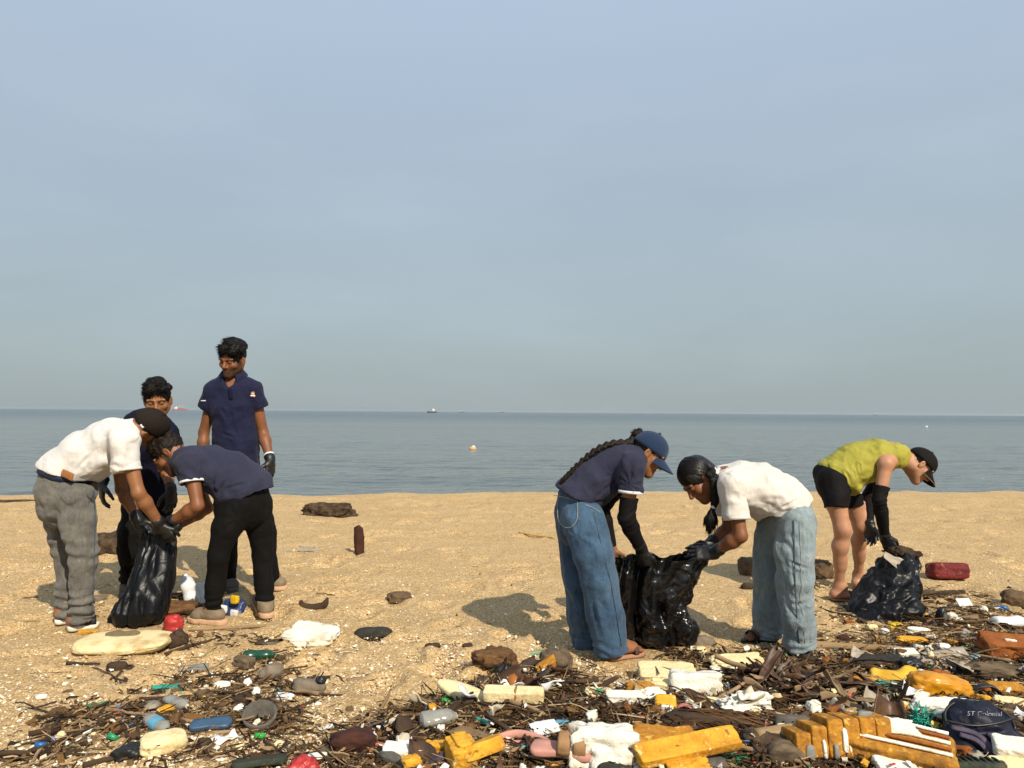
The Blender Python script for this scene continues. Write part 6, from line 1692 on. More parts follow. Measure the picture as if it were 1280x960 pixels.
o = link('rope', mesh_data('rope', *[(lambda q: (q[0] - c0, q[1]))(sweep(P + A3(0, 0, 0.0) + 0.02 * np.stack([perlin(P * 9), perlin(P * 9 + 5), 0 * P[:, 0]], 1), 0.0075, 6))][0], True, [ROPE_YELLOW]), None, c0); tag(o, 'frayed yellow rope end on the sand behind blue jeans', 'rope')
o = bottle(236, 738, 0.26, 0.045, PL_WHITE, PL_WHITE, 'white plastic bottle leaning against rubbish behind black trousers', R(125), 0.95, 0.004, None, 'bottle', R(-28), 0.02)
o = lay('drink_pouch', chunk((0.13, 0.06, 0.17), 61, 6, 0.12, 2.4, 13), PL_WHITE, 257, 742, 'pale white crumpled carton beside the white bottle', 'carton', R(15), R(-25))
o = lay('snack_packet', chunk((0.14, 0.05, 0.12), 62, 4, 0.16, 2.6, 13), PL_NAVY, 291, 757, 'dark blue snack packet with white and yellow patches behind black trousers', 'packet', R(-12), R(-30))
for nm, x, z, c, w in (('white_patch', -0.03, 0.0, PL_WHITE, 0.06), ('yellow_patch', 0.04, 0.06, PL_YELLOW, 0.055), ('white_patch', 0.05, -0.02, PL_WHITE, 0.05)):
    V, Q = chunk((w, 0.03, w * 0.9), 7, 4, 0.15, 3, 7); part(o, nm, (V + A3(x, -0.045 - 0.02 * (z < 0.03), 0.075 + z), Q), c)
lay('slate', sheet(0.24, 0.11, 9, 0.008, 6, 0.1, 0, 0.012), STONE_GREY, 262, 752, 'dark flat slate behind the black trouser leg', 'slate', R(10))
lay('coconut_husk', chunk((0.24, 0.16, 0.10), 71, 2.6, 0.35, 4.0, 13), HUSK, 226, 758, 'reddish shredded husk beside the tall black bag', 'husk', R(10))
lay('dry_sheath', sheet(0.30, 0.10, 11, 0.02, 8, 0.9, 0.3, 0.004), SHEATH, 225, 742, 'dark curled leaf sheath between tall bag and white bottle', 'leaf', R(12), lift=0.02)
for i, (px, py, L_, r, rz, lab) in enumerate(((238, 808, 0.30, 0.013, 62, 'straight brown stick slanting below the beige shoe'), (104, 829, 0.165, 0.010, 2, 'short dark stick alone left of the litter patch'), (285, 784, 0.42, 0.014, 14, 'long pale stick in front of the beige shoes'),
        (345, 800, 0.22, 0.012, 35, 'bent brown stick beside the chamfered white slab'), (403, 868, 0.18, 0.009, 2, 'dark straight stick touching the old brown shoe'), (45, 775, 0.22, 0.008, 20, 'thin pale twig on the sand left of the sandals'), (60, 942, 0.42, 0.011, 3, 'long dark stick in the left corner of the litter'),
        (250, 872, 0.50, 0.014, 9, 'long brown branch across the left litter patch'), (200, 880, 0.46, 0.012, 28, 'branch lying along the edge of the left litter patch'), (130, 900, 0.52, 0.012, 35, 'thin branch along the outer curve of the litter patch'), (300, 912, 0.25, 0.010, 25, 'pale stick crossing below the grey bowl'),
        (170, 940, 0.34, 0.012, 40, 'dark stick beside the rounded cream foam lump'))):
    lay('stick', stick(L_, r, i + 3, 0.05, 10, 7), WOOD_PALE if 'pale' in lab else WOOD_DARK, px, py, lab, 'stick', R(rz), sink=0.1)
# -- left litter patch
lay('spoon_end', outline_solid([(-0.075, 0), (-0.05, -0.016), (0.0, -0.018), (0.03, -0.04), (0.07, -0.03), (0.08, 0.01), (0.05, 0.04), (0.01, 0.03), (-0.03, 0.016)], 0.018, 26, 0.4), PL_TEAL, 207, 860, 'bright green plastic spoon end at the top of the left litter patch', 'plastic scrap', R(-12), R(10))
lay('plastic_scrap', sheet(0.085, 0.05, 5, 0.014, 14, 0.5), PL_GREEN, 121, 880, 'green torn plastic strip on the outer curve of litter', 'plastic scrap', R(30))
foam(207, 888, 0.07, 0.05, 0.04, FOAM_YELLOW, 'small yellow foam nugget beside the clear bottle', 20, box=4)
bottle(198, 906, 0.17, 0.028, CLEAR, None, 'small clear bottle with pale blue label in the left litter', R(-42), 0.85, 0.003, PL_SKY)
bottle(222, 878, 0.15, 0.026, CLEAR, PL_CREAM, 'clouded bottle with cream cap by the green spoon end', R(-35), 0.8, 0.003, None)
lay('plastic_film', sheet(0.11, 0.08, 8, 0.03, 12, 0.6), PL_WHITE, 133, 898, 'crumpled white carrier film in the left litter', 'plastic film', R(20))
lay('plastic_film', sheet(0.09, 0.08, 18, 0.03, 12, 0.8), PL_WHITE, 169, 899, 'crumpled white wrapper beside the small bottle', 'plastic film', R(60))
lay('plastic_cup', lathe([(-0.04, 0.022), (-0.04, 0.024), (0.04, 0.034), (0.042, 0.032), (-0.034, 0.020)], 16, 0.85, 0.002, 3), FILM_GREY, 188, 886, 'clouded plastic cup on its side in the left litter', 'cup', R(100))
foam(204, 926, 0.165, 0.125, 0.07, FOAM_CREAM, 'rounded cream foam lump at the foot of the left litter', R(25), box=3.4, amp=0.09, chips=0.25)
lay('burnt_wood', chunk((0.095, 0.07, 0.05), 83, 3.5, 0.25, 3, 9), PL_BLACK, 159, 938, 'black burnt wood shard on the sand beside cream foam lump', 'burnt wood', R(15), ry=R(-12))
slipper(264, 903, 0.16, PL_STEEL, PL_STEEL, 'steel blue slipper sole in the left litter', R(12), R(14), 0, None, 0.02, 0.015)
foam(277, 858, 0.075, 0.06, 0.045, FOAM_WHITE, 'white foam lump at the top of the left litter', box=3)
o = lay('old_shoe', chunk((0.155, 0.075, 0.07), 88, 2.8, 0.08, 2.2, 13, -0.15, 0, 0, 0.12), STONE_GREY, 387, 858, 'old brown shoe right of the left litter patch', 'shoe', R(-8), sink=0.1)
V, Q = lathe([(0, 0.028), (0.012, 0.030), (0.014, 0.022), (-0.01, 0.018)], 14, 0.8); part(o, 'shoe_opening', (rot(V, 0, R(-75)) + A3(0.055, -0.004, 0.068), Q), PL_BLACK)
o = lay('plastic_bowl', lathe([(-0.03, 0.035), (-0.03, 0.052), (0.01, 0.062), (0.034, 0.068), (0.036, 0.062), (0.0, 0.052), (-0.024, 0.03)], 22, 1.0, 0.002, 4), RUBBER_GREY, 325, 894, 'grey plastic tub standing open in the left litter', 'tub', R(-80), ry=R(-62), lift=0.0, sink=0.2)
lay('wrapper', sheet(0.10, 0.06, 33, 0.012, 12, 0.4), PL_WHITE, 353, 869, 'white and pink torn wrapper near the old brown shoe', 'wrapper', R(-35), R(15))
lay('plastic_stopper', lathe([(-0.009, 0.001), (-0.009, 0.022), (0.009, 0.022), (0.010, 0.019), (0.002, 0.001)], 16), PL_LIME, 325, 919, 'bright green bottle cap below the grey tub', 'bottle cap', R(90), ry=R(-60))
lay('plastic_stopper', lathe([(-0.009, 0.001), (-0.009, 0.022), (0.009, 0.022), (0.010, 0.019), (0.002, 0.001)], 16), PL_GREEN, 141, 921, 'dull green bottle cap left of the cream foam lump', 'bottle cap', R(60), ry=R(-50))
lay('plastic_stopper', lathe([(-0.009, 0.001), (-0.009, 0.022), (0.009, 0.022), (0.010, 0.019), (0.002, 0.001)], 16), PL_BLUE, 51, 930, 'blue bottle cap at the far left corner', 'bottle cap', R(80), ry=R(-70))
slipper(325, 950, 0.19, RUBBER_GREEN, RUBBER_DARK, 'dark green slipper low in the left litter', R(14), R(-12), 0, None, 0.022, 0.01)
lay('plastic_film', sheet(0.10, 0.07, 28, 0.03, 12, 0.5), PL_WHITE, 283, 922, 'torn white plastic film below the steel blue slipper', 'plastic film', R(50))
lay('plastic_tube', sweep(spline([(-0.05, 0, 0), (0, 0.004, 0.004), (0.05, 0, 0)], 9), 0.016, 10), FOAM_WHITE, 395, 946, 'white plastic tube beside the red net ball', 'tube', R(20))
lay('net_ball', chunk((0.10, 0.08, 0.06), 93, 2.3, 0.35, 4.5, 13), PL_RED, 379, 956, 'red tangled net ball at the bottom of the sand', 'net', sink=0.2)
lay('coconut_husk', chunk((0.11, 0.085, 0.07), 94, 2.3, 0.22, 3, 13), HUSK_GREY, 305, 826, 'split grey brown nut shell above the left litter', 'husk', R(-20))
bottle(325, 818, 0.16, 0.032, PL_DGREEN, None, 'dark green glass bottle half buried above the left litter', R(8), 0.8, 0.003)
lay('slate', sheet(0.11, 0.07, 14, 0.006, 8, 0.1, 0, 0.01), RUBBER_GREY, 334, 802, 'flat grey slate near the lone white slab', 'slate', R(8))
lay('flat_tin', sheet(0.13, 0.06, 15, 0.008, 10, 0.3, 0, 0.012), PL_GREY, 243, 834, 'flattened grey tin above the left litter', 'tin', R(12))
lay('bark_piece', chunk((0.10, 0.07, 0.08), 95, 3, 0.25, 3, 9), STONE_GREY, 340, 839, 'grey brown bark lump above the left litter', 'bark', R(10))
lay('bark_piece', chunk((0.09, 0.05, 0.05), 96, 3, 0.25, 3, 9), WOOD_DARK, 146, 832, 'dark bark lump above the outer curve of litter', 'bark', R(30))
foam(110, 789, 0.10, 0.05, 0.02, FOAM_YELLOW, 'yellow foam sliver poking from under the sandal', R(8), box=5, lift=0.0)
lay('shell', chunk((0.05, 0.04, 0.02), 97, 2.4, 0.2, 2.6, 7), FOAM_WHITE, 52, 870, 'white shell alone at the left edge', 'shell', sink=0.2)
lay('stone', chunk((0.12, 0.09, 0.045), 98, 3, 0.2, 2.6, 9), STONE_GREY, 121, 748, 'pale flat stone between grey jeans and tall bag', 'stone', sink=0.3)
# -- middle
o = lay('coconut_husk', chunk((0.185, 0.13, 0.12), 101, 2.6, 0.24, 3.0, 17), HUSK, 616, 823, 'reddish brown coconut husk with torn end', 'coconut', R(-5), sink=0.15)
V, Q = chunk((0.05, 0.07, 0.07), 9, 2.5, 0.3, 4, 9); part(o, 'torn_end', (V + A3(0.095, 0, 0.07), Q), HUSK)
lay('burnt_wood', chunk((0.075, 0.07, 0.075), 102, 3, 0.16, 2.4, 9), PL_BLACK, 629, 838, 'black burnt knot below the reddish coconut husk', 'burnt wood', R(20))
lay('coconut', chunk((0.165, 0.13, 0.12), 103, 2.3, 0.16, 2.8, 17), HUSK_GREY, 695, 826, 'round grey brown coconut near the blue jeans hem', 'coconut', R(-15), sink=0.15)
lay('net_scrap', sheet(0.12, 0.05, 19, 0.012, 14, 0.4), PL_TEAL, 673, 816, 'thin green net scrap between the two coconuts', 'net', R(15))
lay('wood_board', outline_solid([(-0.13, 0.05), (-0.05, 0.06), (0.06, 0.02), (0.13, -0.035), (0.12, -0.06), (0.03, -0.055), (-0.07, -0.02), (-0.125, 0.02)], 0.03, 30, 0.3, 0, 5, 0.006), FOAM_CREAM, 581, 864, 'pale worn boat shaped float slanting across the litter', 'float', R(-4), R(14), R(8), 0.05)
o = foam(642, 868, 0.255, 0.07, 0.055, FOAM_CREAM, 'cream foam bar with a band round its middle', R(-5), R(8), 0, 9, 0.015, 0.05, lift=0.05, n=13)
V, Q = chunk((0.008, 0.074, 0.059), 1, 9, 0.01, 2, 7); part(o, 'band', (V + A3(0.01, 0, np.mean([v.co.z for v in o.data.vertices])), Q), PL_AMBER)
lay('amber_cup', lathe([(-0.035, 0.002), (-0.035, 0.030), (0.03, 0.042), (0.032, 0.038), (-0.028, 0.026)], 18, 0.8, 0.005, 6), PL_AMBER, 641, 849, 'crushed amber plastic cup behind the cream foam bar', 'cup', R(40), ry=R(-20), lift=0.03)
lay('paper_scrap', sheet(0.06, 0.05, 36, 0.006, 10, 0.1, 0, 0.003, point=0.7), PL_WHITE, 647, 857, 'white triangular scrap against the amber cup', 'scrap', R(20), R(-50), lift=0.04)
lay('wood_knot', chunk((0.075, 0.06, 0.06), 104, 2.4, 0.16, 2.4, 9), WOOD_RED, 663, 854, 'dark red round wood knot beside the amber cup', 'wood', lift=0.02)
lay('bark_piece', chunk((0.12, 0.06, 0.045), 105, 3, 0.2, 3, 9), WOOD_BARK, 610, 850, 'dark bark behind the pale boat shaped float', 'bark', R(5))
lay('foam_curl', sweep(spline([(-0.105, -0.01, 0.0), (-0.03, 0.018, 0.012), (0.05, 0.008, 0.006), (0.11, -0.035, 0)], 18), [(0.016, 0.009)] * 18, 9, up=(0, 0, 1)), PL_PINK, 655, 920, 'long pale pink foam strip curving over litter', 'foam strip', R(-8), lift=0.05)
lay('foam_curl', sweep(spline([(-0.06, 0, 0.0), (0, 0.006, 0.0), (0.06, -0.004, 0)], 12), [(0.014, 0.011)] * 12, 9, up=(0, 0, 1)), PL_PINK, 648, 929, 'short pink foam strip under the longer pink one', 'foam strip', R(-6), lift=0.03)
o = foam(577, 936, 0.10, 0.13, 0.085, FOAM_YELLOW, 'bright yellow foam block with a raised bar on top', R(20), R(6), 0, 6, 0.06, 0.15, lift=0.03)
z0 = top_z(o, 0, 0)
for x, y in ((0.0, 0.004),):
    V, Q = chunk((0.055, 0.10, 0.020), int(50 + x * 100), 10, 0.04, 2, 9); part(o, 'raised_bar', (rot(V, R(6)) + A3(x, y, z0 - 0.001), Q), FOAM_YELLOW)
foam(603, 930, 0.15, 0.065, 0.06, FOAM_YELLOW, 'yellow foam bar leaning on the bright yellow block', R(24), R(-18), R(-10), 7, 0.04, 0.12, lift=0.045)
lay('stick', stick(0.30, 0.020, 60, 0.08, 12, 9, 0.3), WOOD_PALE, 628, 940, 'thick pale driftwood stick in front of the yellow foam bar', 'stick', R(17), lift=0.03)
foam(543, 934, 0.075, 0.055, 0.05, FOAM_YELLOW, 'small square yellow foam piece left of the bright block', R(-5), box=7, lift=0.02)
foam(514, 952, 0.07, 0.06, 0.045, FOAM_YELLOW, 'yellow foam nub beside the dark umbrella cloth', R(30), box=4, lift=0.01)
lay('bark_piece', chunk((0.165, 0.09, 0.075), 111, 3.2, 0.16, 3, 13), WOOD_RED, 441, 925, 'dark brown bark log at the tip of the middle litter', 'bark', R(12), sink=0.15)
lay('plastic_scrap', outline_solid([(-0.045, -0.03), (0.04, -0.035), (0.052, 0.01), (0.0, 0.035), (-0.04, 0.02)], 0.02, 20, 0.3), PL_TERRA, 471, 935, 'terracotta coloured plastic flake', 'plastic scrap', R(-8), R(8))
foam(505, 938, 0.15, 0.05, 0.04, FOAM_WHITE, 'long white foam wedge below the rolled grey cloth', R(-4), R(10), 0, 6, 0.04, 0.1, lift=0.02, taper=-0.5)
lay('cloth_roll', chunk((0.06, 0.045, 0.055), 112, 2.6, 0.18, 3, 9), PL_CREAM, 503, 925, 'rolled grey cloth above the white foam wedge', 'cloth', R(60), lift=0.02)
lay('plastic_scrap', sheet(0.075, 0.022, 22, 0.004, 8, 0.3), PL_BLUE, 473, 904, 'bright blue plastic strip on the edge of the litter', 'plastic scrap', R(32), lift=0.03)
lay('plastic_scrap', sheet(0.10, 0.055, 23, 0.02, 10, 0.6), PL_CREAM, 493, 900, 'cream crumpled wrapper beside the blue strip', 'wrapper', R(25), lift=0.03)
lay('plastic_tube', sweep(spline([(-0.03, 0, 0), (0.03, 0, 0)], 5), 0.012, 10), PL_WHITE, 467, 918, 'short white tube below the blue strip', 'tube', R(-55), ry=R(20), lift=0.03)
lay('cord_knot', chunk((0.10, 0.045, 0.045), 113, 2.4, 0.15, 3, 9), RUBBER_GREY, 488, 946, 'grey bent pipe end in front of white foam wedge', 'pipe', R(-30), lift=0.02)
lay('cord_knot', chunk((0.07, 0.04, 0.04), 114, 2.4, 0.15, 3, 9), PL_BLACK, 502, 954, 'black bent pipe end in front of the white wedge', 'pipe', R(-50), lift=0.01)
bottle(550, 897, 0.15, 0.036, CLEAR, None, 'crushed clear ribbed bottle in the middle litter', R(20), 0.75, 0.007, None, 'bottle', 0, 0.03)
lay('plastic_stopper', lathe([(-0.012, 0.001), (-0.012, 0.020), (0.012, 0.020), (0.013, 0.017), (0.002, 0.001)], 16), PL_LIME, 557, 877, 'bright green cap behind the crushed ribbed bottle', 'bottle cap', R(30), ry=R(-70), lift=0.03)
lay('plastic_scrap', chunk((0.022, 0.02, 0.025), 9, 4, 0.1, 2, 7), PL_TEAL, 568, 900, 'small teal cap right of the crushed ribbed bottle', 'bottle cap', lift=0.03)
foam(551, 910, 0.03, 0.03, 0.03, FOAM_WHITE, 'small white foam cube below the crushed ribbed bottle', box=5, n=7, lift=0.02)
lay('toothbrush', sweep(spline([(-0.05, 0.0, 0.0), (0, 0.0, 0.006), (0.04, -0.006, 0.0)], 10), [(0.009, 0.007)] * 10, 8, up=(0, 0, 1)), PL_TEAL, 606, 903, 'teal plastic brush handle in the middle litter', 'brush', R(-48), lift=0.05)
lay('husk_piece', chunk((0.04, 0.04, 0.035), 115, 2.2, 0.2, 3, 9), HUSK, 588, 908, 'small brown nut left of the teal brush handle', 'husk', lift=0.03)
o = lay('umbrella_cloth', sheet(0.20, 0.16, 41, 0.02, 7, 0.9, 0.2, 0.004, (17, 13)), CLOTH_VIOLET, 552, 956, 'dark violet umbrella cloth humped at the bottom edge', 'umbrella', R(8), lift=0.02)
part(o, 'umbrella_rib', sweep(spline([(-0.09, -0.02, 0.012), (0, 0.0, 0.03), (0.09, 0.03, 0.015)], 10), 0.003, 6), PL_BLACK)
slipper(703, 934, 0.225, PL_PINK, TAN_LEATHER, 'pink soled sandal with two broad tan straps', R(-8), R(6), R(3), 'bands', 0.024, 0.09, name='sandal')
lay('carton', sheet(0.11, 0.06, 44, 0.006, 10, 0.1, 0, 0.008), PL_WHITE, 681, 908, 'white printed card slanting behind the pink sandal', 'card', R(28), R(25), lift=0.05)
lay('plastic_film', sheet(0.06, 0.05, 45, 0.014, 12, 0.4), PL_SKY, 699, 902, 'pale blue film scrap behind the pink sandal', 'plastic film', R(20), lift=0.05)
o = foam(752, 926, 0.235, 0.19, 0.155, FOAM_WHITE, 'largest white foam block, broken corner, standing in the litter', R(-6), R(-14), R(2), 6, 0.10, 0.45, lift=0.015, n=17)
o = foam(768, 951, 0.145, 0.11, 0.05, RUBBER_DARK, 'grey black shoe sole in front of the largest foam block', R(10), R(8), 0, 2.8, 0.06, 0.1, lift=0.03, name='old_sole', cat='shoe sole')
o = foam(731, 955, 0.05, 0.05, 0.045, FOAM_WHITE, 'small white carton with teal top beside the pink sandal', R(5), 0, 0, 8, 0.02, 0.0, lift=0.02, n=9, cat='carton', name='carton')
V, Q = lathe([(-0.012, 0.001), (-0.012, 0.020), (0.012, 0.020), (0.012, 0.001)], 14); part(o, 'teal_top', (rot(V, 0, R(90)) + A3(0, 0, top_z(o, 0, 0) + 0.008), Q), PL_TEAL)
o = foam(860, 927, 0.375, 0.085, 0.042, FOAM_YELLOW, 'long bright yellow foam plank rising to its far end', R(14), R(22), R(-5), 9, 0.025, 0.06, lift=0.08, n=17, name='foam_plank')
foam(822, 921, 0.28, 0.05, 0.06, FOAM_OCHRE, 'ochre foam strip tucked behind the long yellow plank', R(13), R(15), R(-3), 7, 0.05, 0.15, lift=0.05)
foam(818, 912, 0.155, 0.075, 0.03, FOAM_OCHRE, 'flat ochre foam plate above the long yellow plank', R(-3), R(6), 0, 5, 0.07, 0.2, lift=0.07, taper=-0.3)
foam(858, 957, 0.17, 0.11, 0.06, FOAM_YELLOW, 'ragged yellow foam crumple at the bottom edge', R(5), R(8), 0, 3, 0.30, 0.4, lift=0.03)
foam(799, 954, 0.09, 0.08, 0.05, FOAM_WHITE, 'rounded white foam end at the bottom edge', R(10), box=3, lift=0.02)
foam(893, 955, 0.10, 0.08, 0.06, RUBBER_GREY, 'grey brown stone like lump right of the yellow crumple', R(10), box=2.6, lift=0.01, name='stone', cat='stone')
lay('plastic_box', chunk((0.09, 0.05, 0.05), 118, 7, 0.06, 2, 9), PL_GREY, 806, 925, 'grey plastic box behind the yellow plank', 'box', R(-14), R(12), lift=0.05)
o = foam(834, 840, 0.27, 0.16, 0.055, FOAM_CREAM, 'cream fish box panel with dark dividing lines beside the sandal', R(-3), R(10), 0, 8, 0.03, 0.15, n=17, name='fish_box')
zt = top_z(o, 0, 0)
for pts in ([(-0.13, 0.05), (-0.06, 0.03), (-0.05, -0.08)], [(-0.05, 0.03), (0.02, -0.02), (0.09, -0.05)], [(0.0, 0.04), (0.08, 0.045), (0.11, 0.02)]):
    P = spline([(x, y, zt - 0.004 + 0.17 * y * 0) for x, y in pts], 8); part(o, 'groove', sweep(P, 0.004, 5), HUSK_GREY)
foam(869, 856, 0.225, 0.13, 0.12, FOAM_WHITE, 'square white foam block with grey shaded end beside cream panel', R(-6), R(-10), 0, 8, 0.05, 0.18, lift=0.01, n=17)
foam(793, 873, 0.235, 0.06, 0.045, FOAM_WHITE, 'long white foam stick on dark litter', R(-2), R(6), 0, 8, 0.04, 0.15, lift=0.03)
foam(748, 868, 0.115, 0.07, 0.045, FOAM_CREAM, 'cream foam end piece with brown patch left of white stick', R(-4), 0, 0, 6, 0.06, 0.2, lift=0.02)
foam(800, 862, 0.14, 0.08, 0.04, FOAM_OCHRE, 'ochre foam wedge above the long white stick', R(6), R(6), 0, 3.4, 0.10, 0.3, lift=0.02)
foam(829, 860, 0.11, 0.06, 0.05, FOAM_CREAM, 'cream foam scrap between ochre wedge and square block', R(-18), R(10), 0, 5, 0.08, 0.3, lift=0.02)
foam(816, 872, 0.095, 0.07, 0.06, FOAM_WHITE, 'cracked white foam shard right of the long white stick', R(20), R(12), 0, 4, 0.15, 0.4, lift=0.02)
o = lay('carton', chunk((0.085, 0.05, 0.085), 121, 8, 0.05, 2, 9), PL_GOLD, 832, 880, 'small yellow and white drink carton', 'carton', R(-10), R(-20), lift=0.02)
V, Q = chunk((0.05, 0.03, 0.045), 7, 7, 0.03, 2, 7); part(o, 'white_patch', (V + A3(0.005, -0.02, 0.035), Q), PL_WHITE)
lay('plastic_scrap', sweep(spline([(-0.04, 0, 0), (-0.02, 0, 0.035), (0.02, 0, 0.035), (0.045, 0, 0)], 12), [(0.016, 0.006)] * 12, 8, up=(0, 1, 0)), PL_ROSE, 856, 886, 'pink plastic loop right of the yellow and white carton', 'plastic scrap', R(-5), lift=0.02)
foam(880, 878, 0.16, 0.045, 0.03, FOAM_CREAM, 'thin cream foam strip above the palm broom', R(-2), R(8), 0, 5, 0.06, 0.2, lift=0.03, taper=-0.4)
o = foam(921, 826, 0.25, 0.09, 0.06, FOAM_CREAM, 'notched cream foam strip in front of the black sandal', R(8), R(12), 0, 5, 0.10, 0.4, lift=0.02, n=17)
foam(909, 836, 0.16, 0.05, 0.035, FOAM_WHITE, 'thin grey white foam strip under the notched cream one', R(5), R(5), 0, 6, 0.08, 0.2, lift=0.01)
foam(876, 814, 0.055, 0.05, 0.05, FOAM_CREAM, 'small cream foam cube left of the notched strip', R(35), box=4, n=9)
foam(865, 810, 0.025, 0.025, 0.025, FOAM_WHITE, 'tiny white foam crumb beside the cream cube', box=3, n=7)
lay('stone', chunk((0.13, 0.10, 0.09), 124, 2.4, 0.10, 2.4, 13), STONE_GREY, 879, 800, 'rounded grey stone at the foot of the open bag', 'stone', sink=0.4)
o = lay('palm_broom', chunk((0.36, 0.10, 0.075), 125, 2.6, 0.18, 4, 17, 0.25), WOOD_DARK, 882, 898, 'dark fibrous palm broom head lying flat', 'broom', R(-6), R(5), lift=0.03)
rb = np.random.default_rng(5); zz = top_z(o, 0, 0); prt = []
for i in range(90):
    y = rb.uniform(-0.045, 0.045); x = rb.uniform(-0.12, 0.10); L_ = rb.uniform(0.08, 0.18); a = rb.uniform(-0.25, 0.25)
    prt.append(sweep(np.array([[x, y, zz - abs(y) * 0.6], [x + L_ * 0.5, y + a * L_ * 0.5, zz - abs(y) * 0.6 + 0.006], [x + L_, y + a * L_, zz - abs(y) * 0.7 - 0.012]]), 0.0022, 4))
part(o, 'bristles', join(prt), HUSK)['kind'] = 'stuff'
lay('plastic_film', chunk((0.20, 0.10, 0.08), 126, 2.4, 0.35, 4.5, 17), FOAM_WHITE, 933, 877, 'crumpled white plastic sacking among palm sheaths', 'plastic film', R(5), lift=0.04)
lay('old_shoe', chunk((0.12, 0.075, 0.065), 127, 2.6, 0.12, 2.4, 13), RUBBER_GREY, 935, 902, 'grey worn shoe toe right of the palm broom', 'shoe', R(-10), lift=0.02)
o = lay('plastic_grate', chunk((0.13, 0.05, 0.07), 128, 8, 0.04, 2, 9), RUBBER_GREY, 990, 903, 'grey plastic grate with three dark slots', 'grate', R(-6), R(-8), lift=0.03)
for x in (-0.035, 0.0, 0.035):
    V, Q = chunk((0.013, 0.012, 0.048), 3, 8, 0.02, 2, 5); part(o, 'slot', (V + A3(x, -0.024, 0.036), Q), PL_BLACK)
o = foam(1015, 911, 0.11, 0.075, 0.06, FOAM_CREAM, 'cream foam block at the end of a tapering root', R(24), R(-10), R(8), 7, 0.05, 0.15, lift=0.04)
lay('stick', stick(0.24, 0.036, 71, 0.05, 11, 9, -0.5), WOOD_PALE, 983, 914, 'tapering pale root running into the cream block', 'stick', R(10), lift=0.03)
foam(1017, 884, 0.055, 0.05, 0.06, FOAM_WHITE, 'white foam knob above the cream block', R(10), box=3, lift=0.04)
slipper(1041, 905, 0.155, RUBBER_DARK, PL_BLACK, 'black thong slipper with upturned strap', R(8), R(-18), 0, 'thong', 0.018, 0.03)
lay('coir_mat', sheet(0.21, 0.13, 51, 0.018, 9, 0.35, 0, 0.014, (17, 13)), COIR, 1062, 894, 'torn sandy coir mat piece', 'mat', R(-15), R(10), lift=0.04)
# -- lower right: floats, plank, backpack
o = empty('net_float', GG(1048, 952)); tag(o, 'ochre ribbed fishing float with grey and white patches', 'float')
zb = 0.0; rf = np.random.default_rng(9)
for i in range(6):
    x = (-0.145 + 0.058 * i); hgt = (0.085, 0.108, 0.130, 0.133, 0.135, 0.134)[i]
    V, Q = chunk((0.0575, 0.15, hgt), 130 + i, 14, 0.02, 2.4, 17, 0, 0, 0.10); part(o, 'rib', (rot(V, R(-12), 0, 0) + A3(x, 0.02, hgt / 2 + 0.02), Q), FOAM_OCHRE)
for (x, y, z, w, h_, mt, nm) in ((-0.125, -0.085, 0.045, 0.035, 0.05, PL_GREY, 'grey_patch'), (-0.075, -0.09, 0.055, 0.014, 0.06, FOAM_WHITE, 'white_patch'), (0.0, -0.092, 0.085, 0.018, 0.075, FOAM_WHITE, 'white_patch'), (0.018, -0.085, 0.055, 0.016, 0.05, FOAM_WHITE, 'white_patch'),
                           (0.09, -0.094, 0.062, 0.05, 0.032, PL_GREY, 'grey_patch'), (0.072, -0.097, 0.068, 0.014, 0.032, FOAM_WHITE, 'white_patch'), (0.10, -0.03, 0.148, 0.05, 0.03, PL_GREY, 'grey_patch'), (-0.06, -0.06, 0.085, 0.02, 0.02, FOAM_WHITE, 'white_patch'), (-0.035, -0.094, 0.05, 0.018, 0.05, PL_GREY, 'grey_patch')):
    V, Q = chunk((w, 0.022, h_), int(w * 1e4), 4, 0.15, 3, 7); part(o, nm, (rot(V, R(-12)) + A3(x, y + 0.036 + 0.2 * (z - 0.06) * (z < 0.12), z + 0.012), Q), mt)
o.rotation_euler = (0, 0, R(2))
o = lay('float_box', chunk((0.36, 0.19, 0.07), 141, 9, 0.025, 2.2, 17, 0, 0, 0.08), FOAM_OCHRE, 1122, 929, 'long ochre float box with white edged ribbed top', 'float', R(-24), R(10), R(4), 0.03, 0.1)
zt = top_z(o, 0, 0)
for i, (y, mt) in enumerate(((-0.055, FOAM_WHITE), (-0.02, FOAM_RUST), (0.02, FOAM_WHITE), (0.055, FOAM_RUST), (0.083, FOAM_WHITE))):
    P = spline([(-0.165, y, zt + 0.004 + 0.17 * y + 0.010), (0, y * 1.02, zt + 0.004 + 0.17 * y), (0.165, y * 0.97, zt + 0.002 + 0.17 * y - 0.012)], 10)
    part(o, 'rib', sweep(P, [(0.006, 0.009)] * 10, 7, up=(0, 0, 1)), mt)
foam(1113, 905, 0.16, 0.08, 0.05, FOAM_WHITE, 'ragged white foam slab lying on the long float box', R(-10), R(10), 0, 4, 0.22, 0.5, lift=0.09)
foam(1118, 955, 0.13, 0.07, 0.05, FOAM_WHITE, 'white foam board end between the two ochre floats', R(-6), R(12), 0, 8, 0.04, 0.1, lift=0.02)
foam(1147, 953, 0.11, 0.07, 0.06, RUBBER_GREY, 'grey wedge shaped stone below the long float box', R(-10), 0, 0, 3, 0.10, 0.1, lift=0.01, name='stone', cat='stone')
LETTER = noise_mat('worn_lettering', (0.30, 0.30, 0.32), (0.02, 0.02, 0.03), scale=70, rough=0.8, bump=0.3, lo=0.42, hi=0.6)
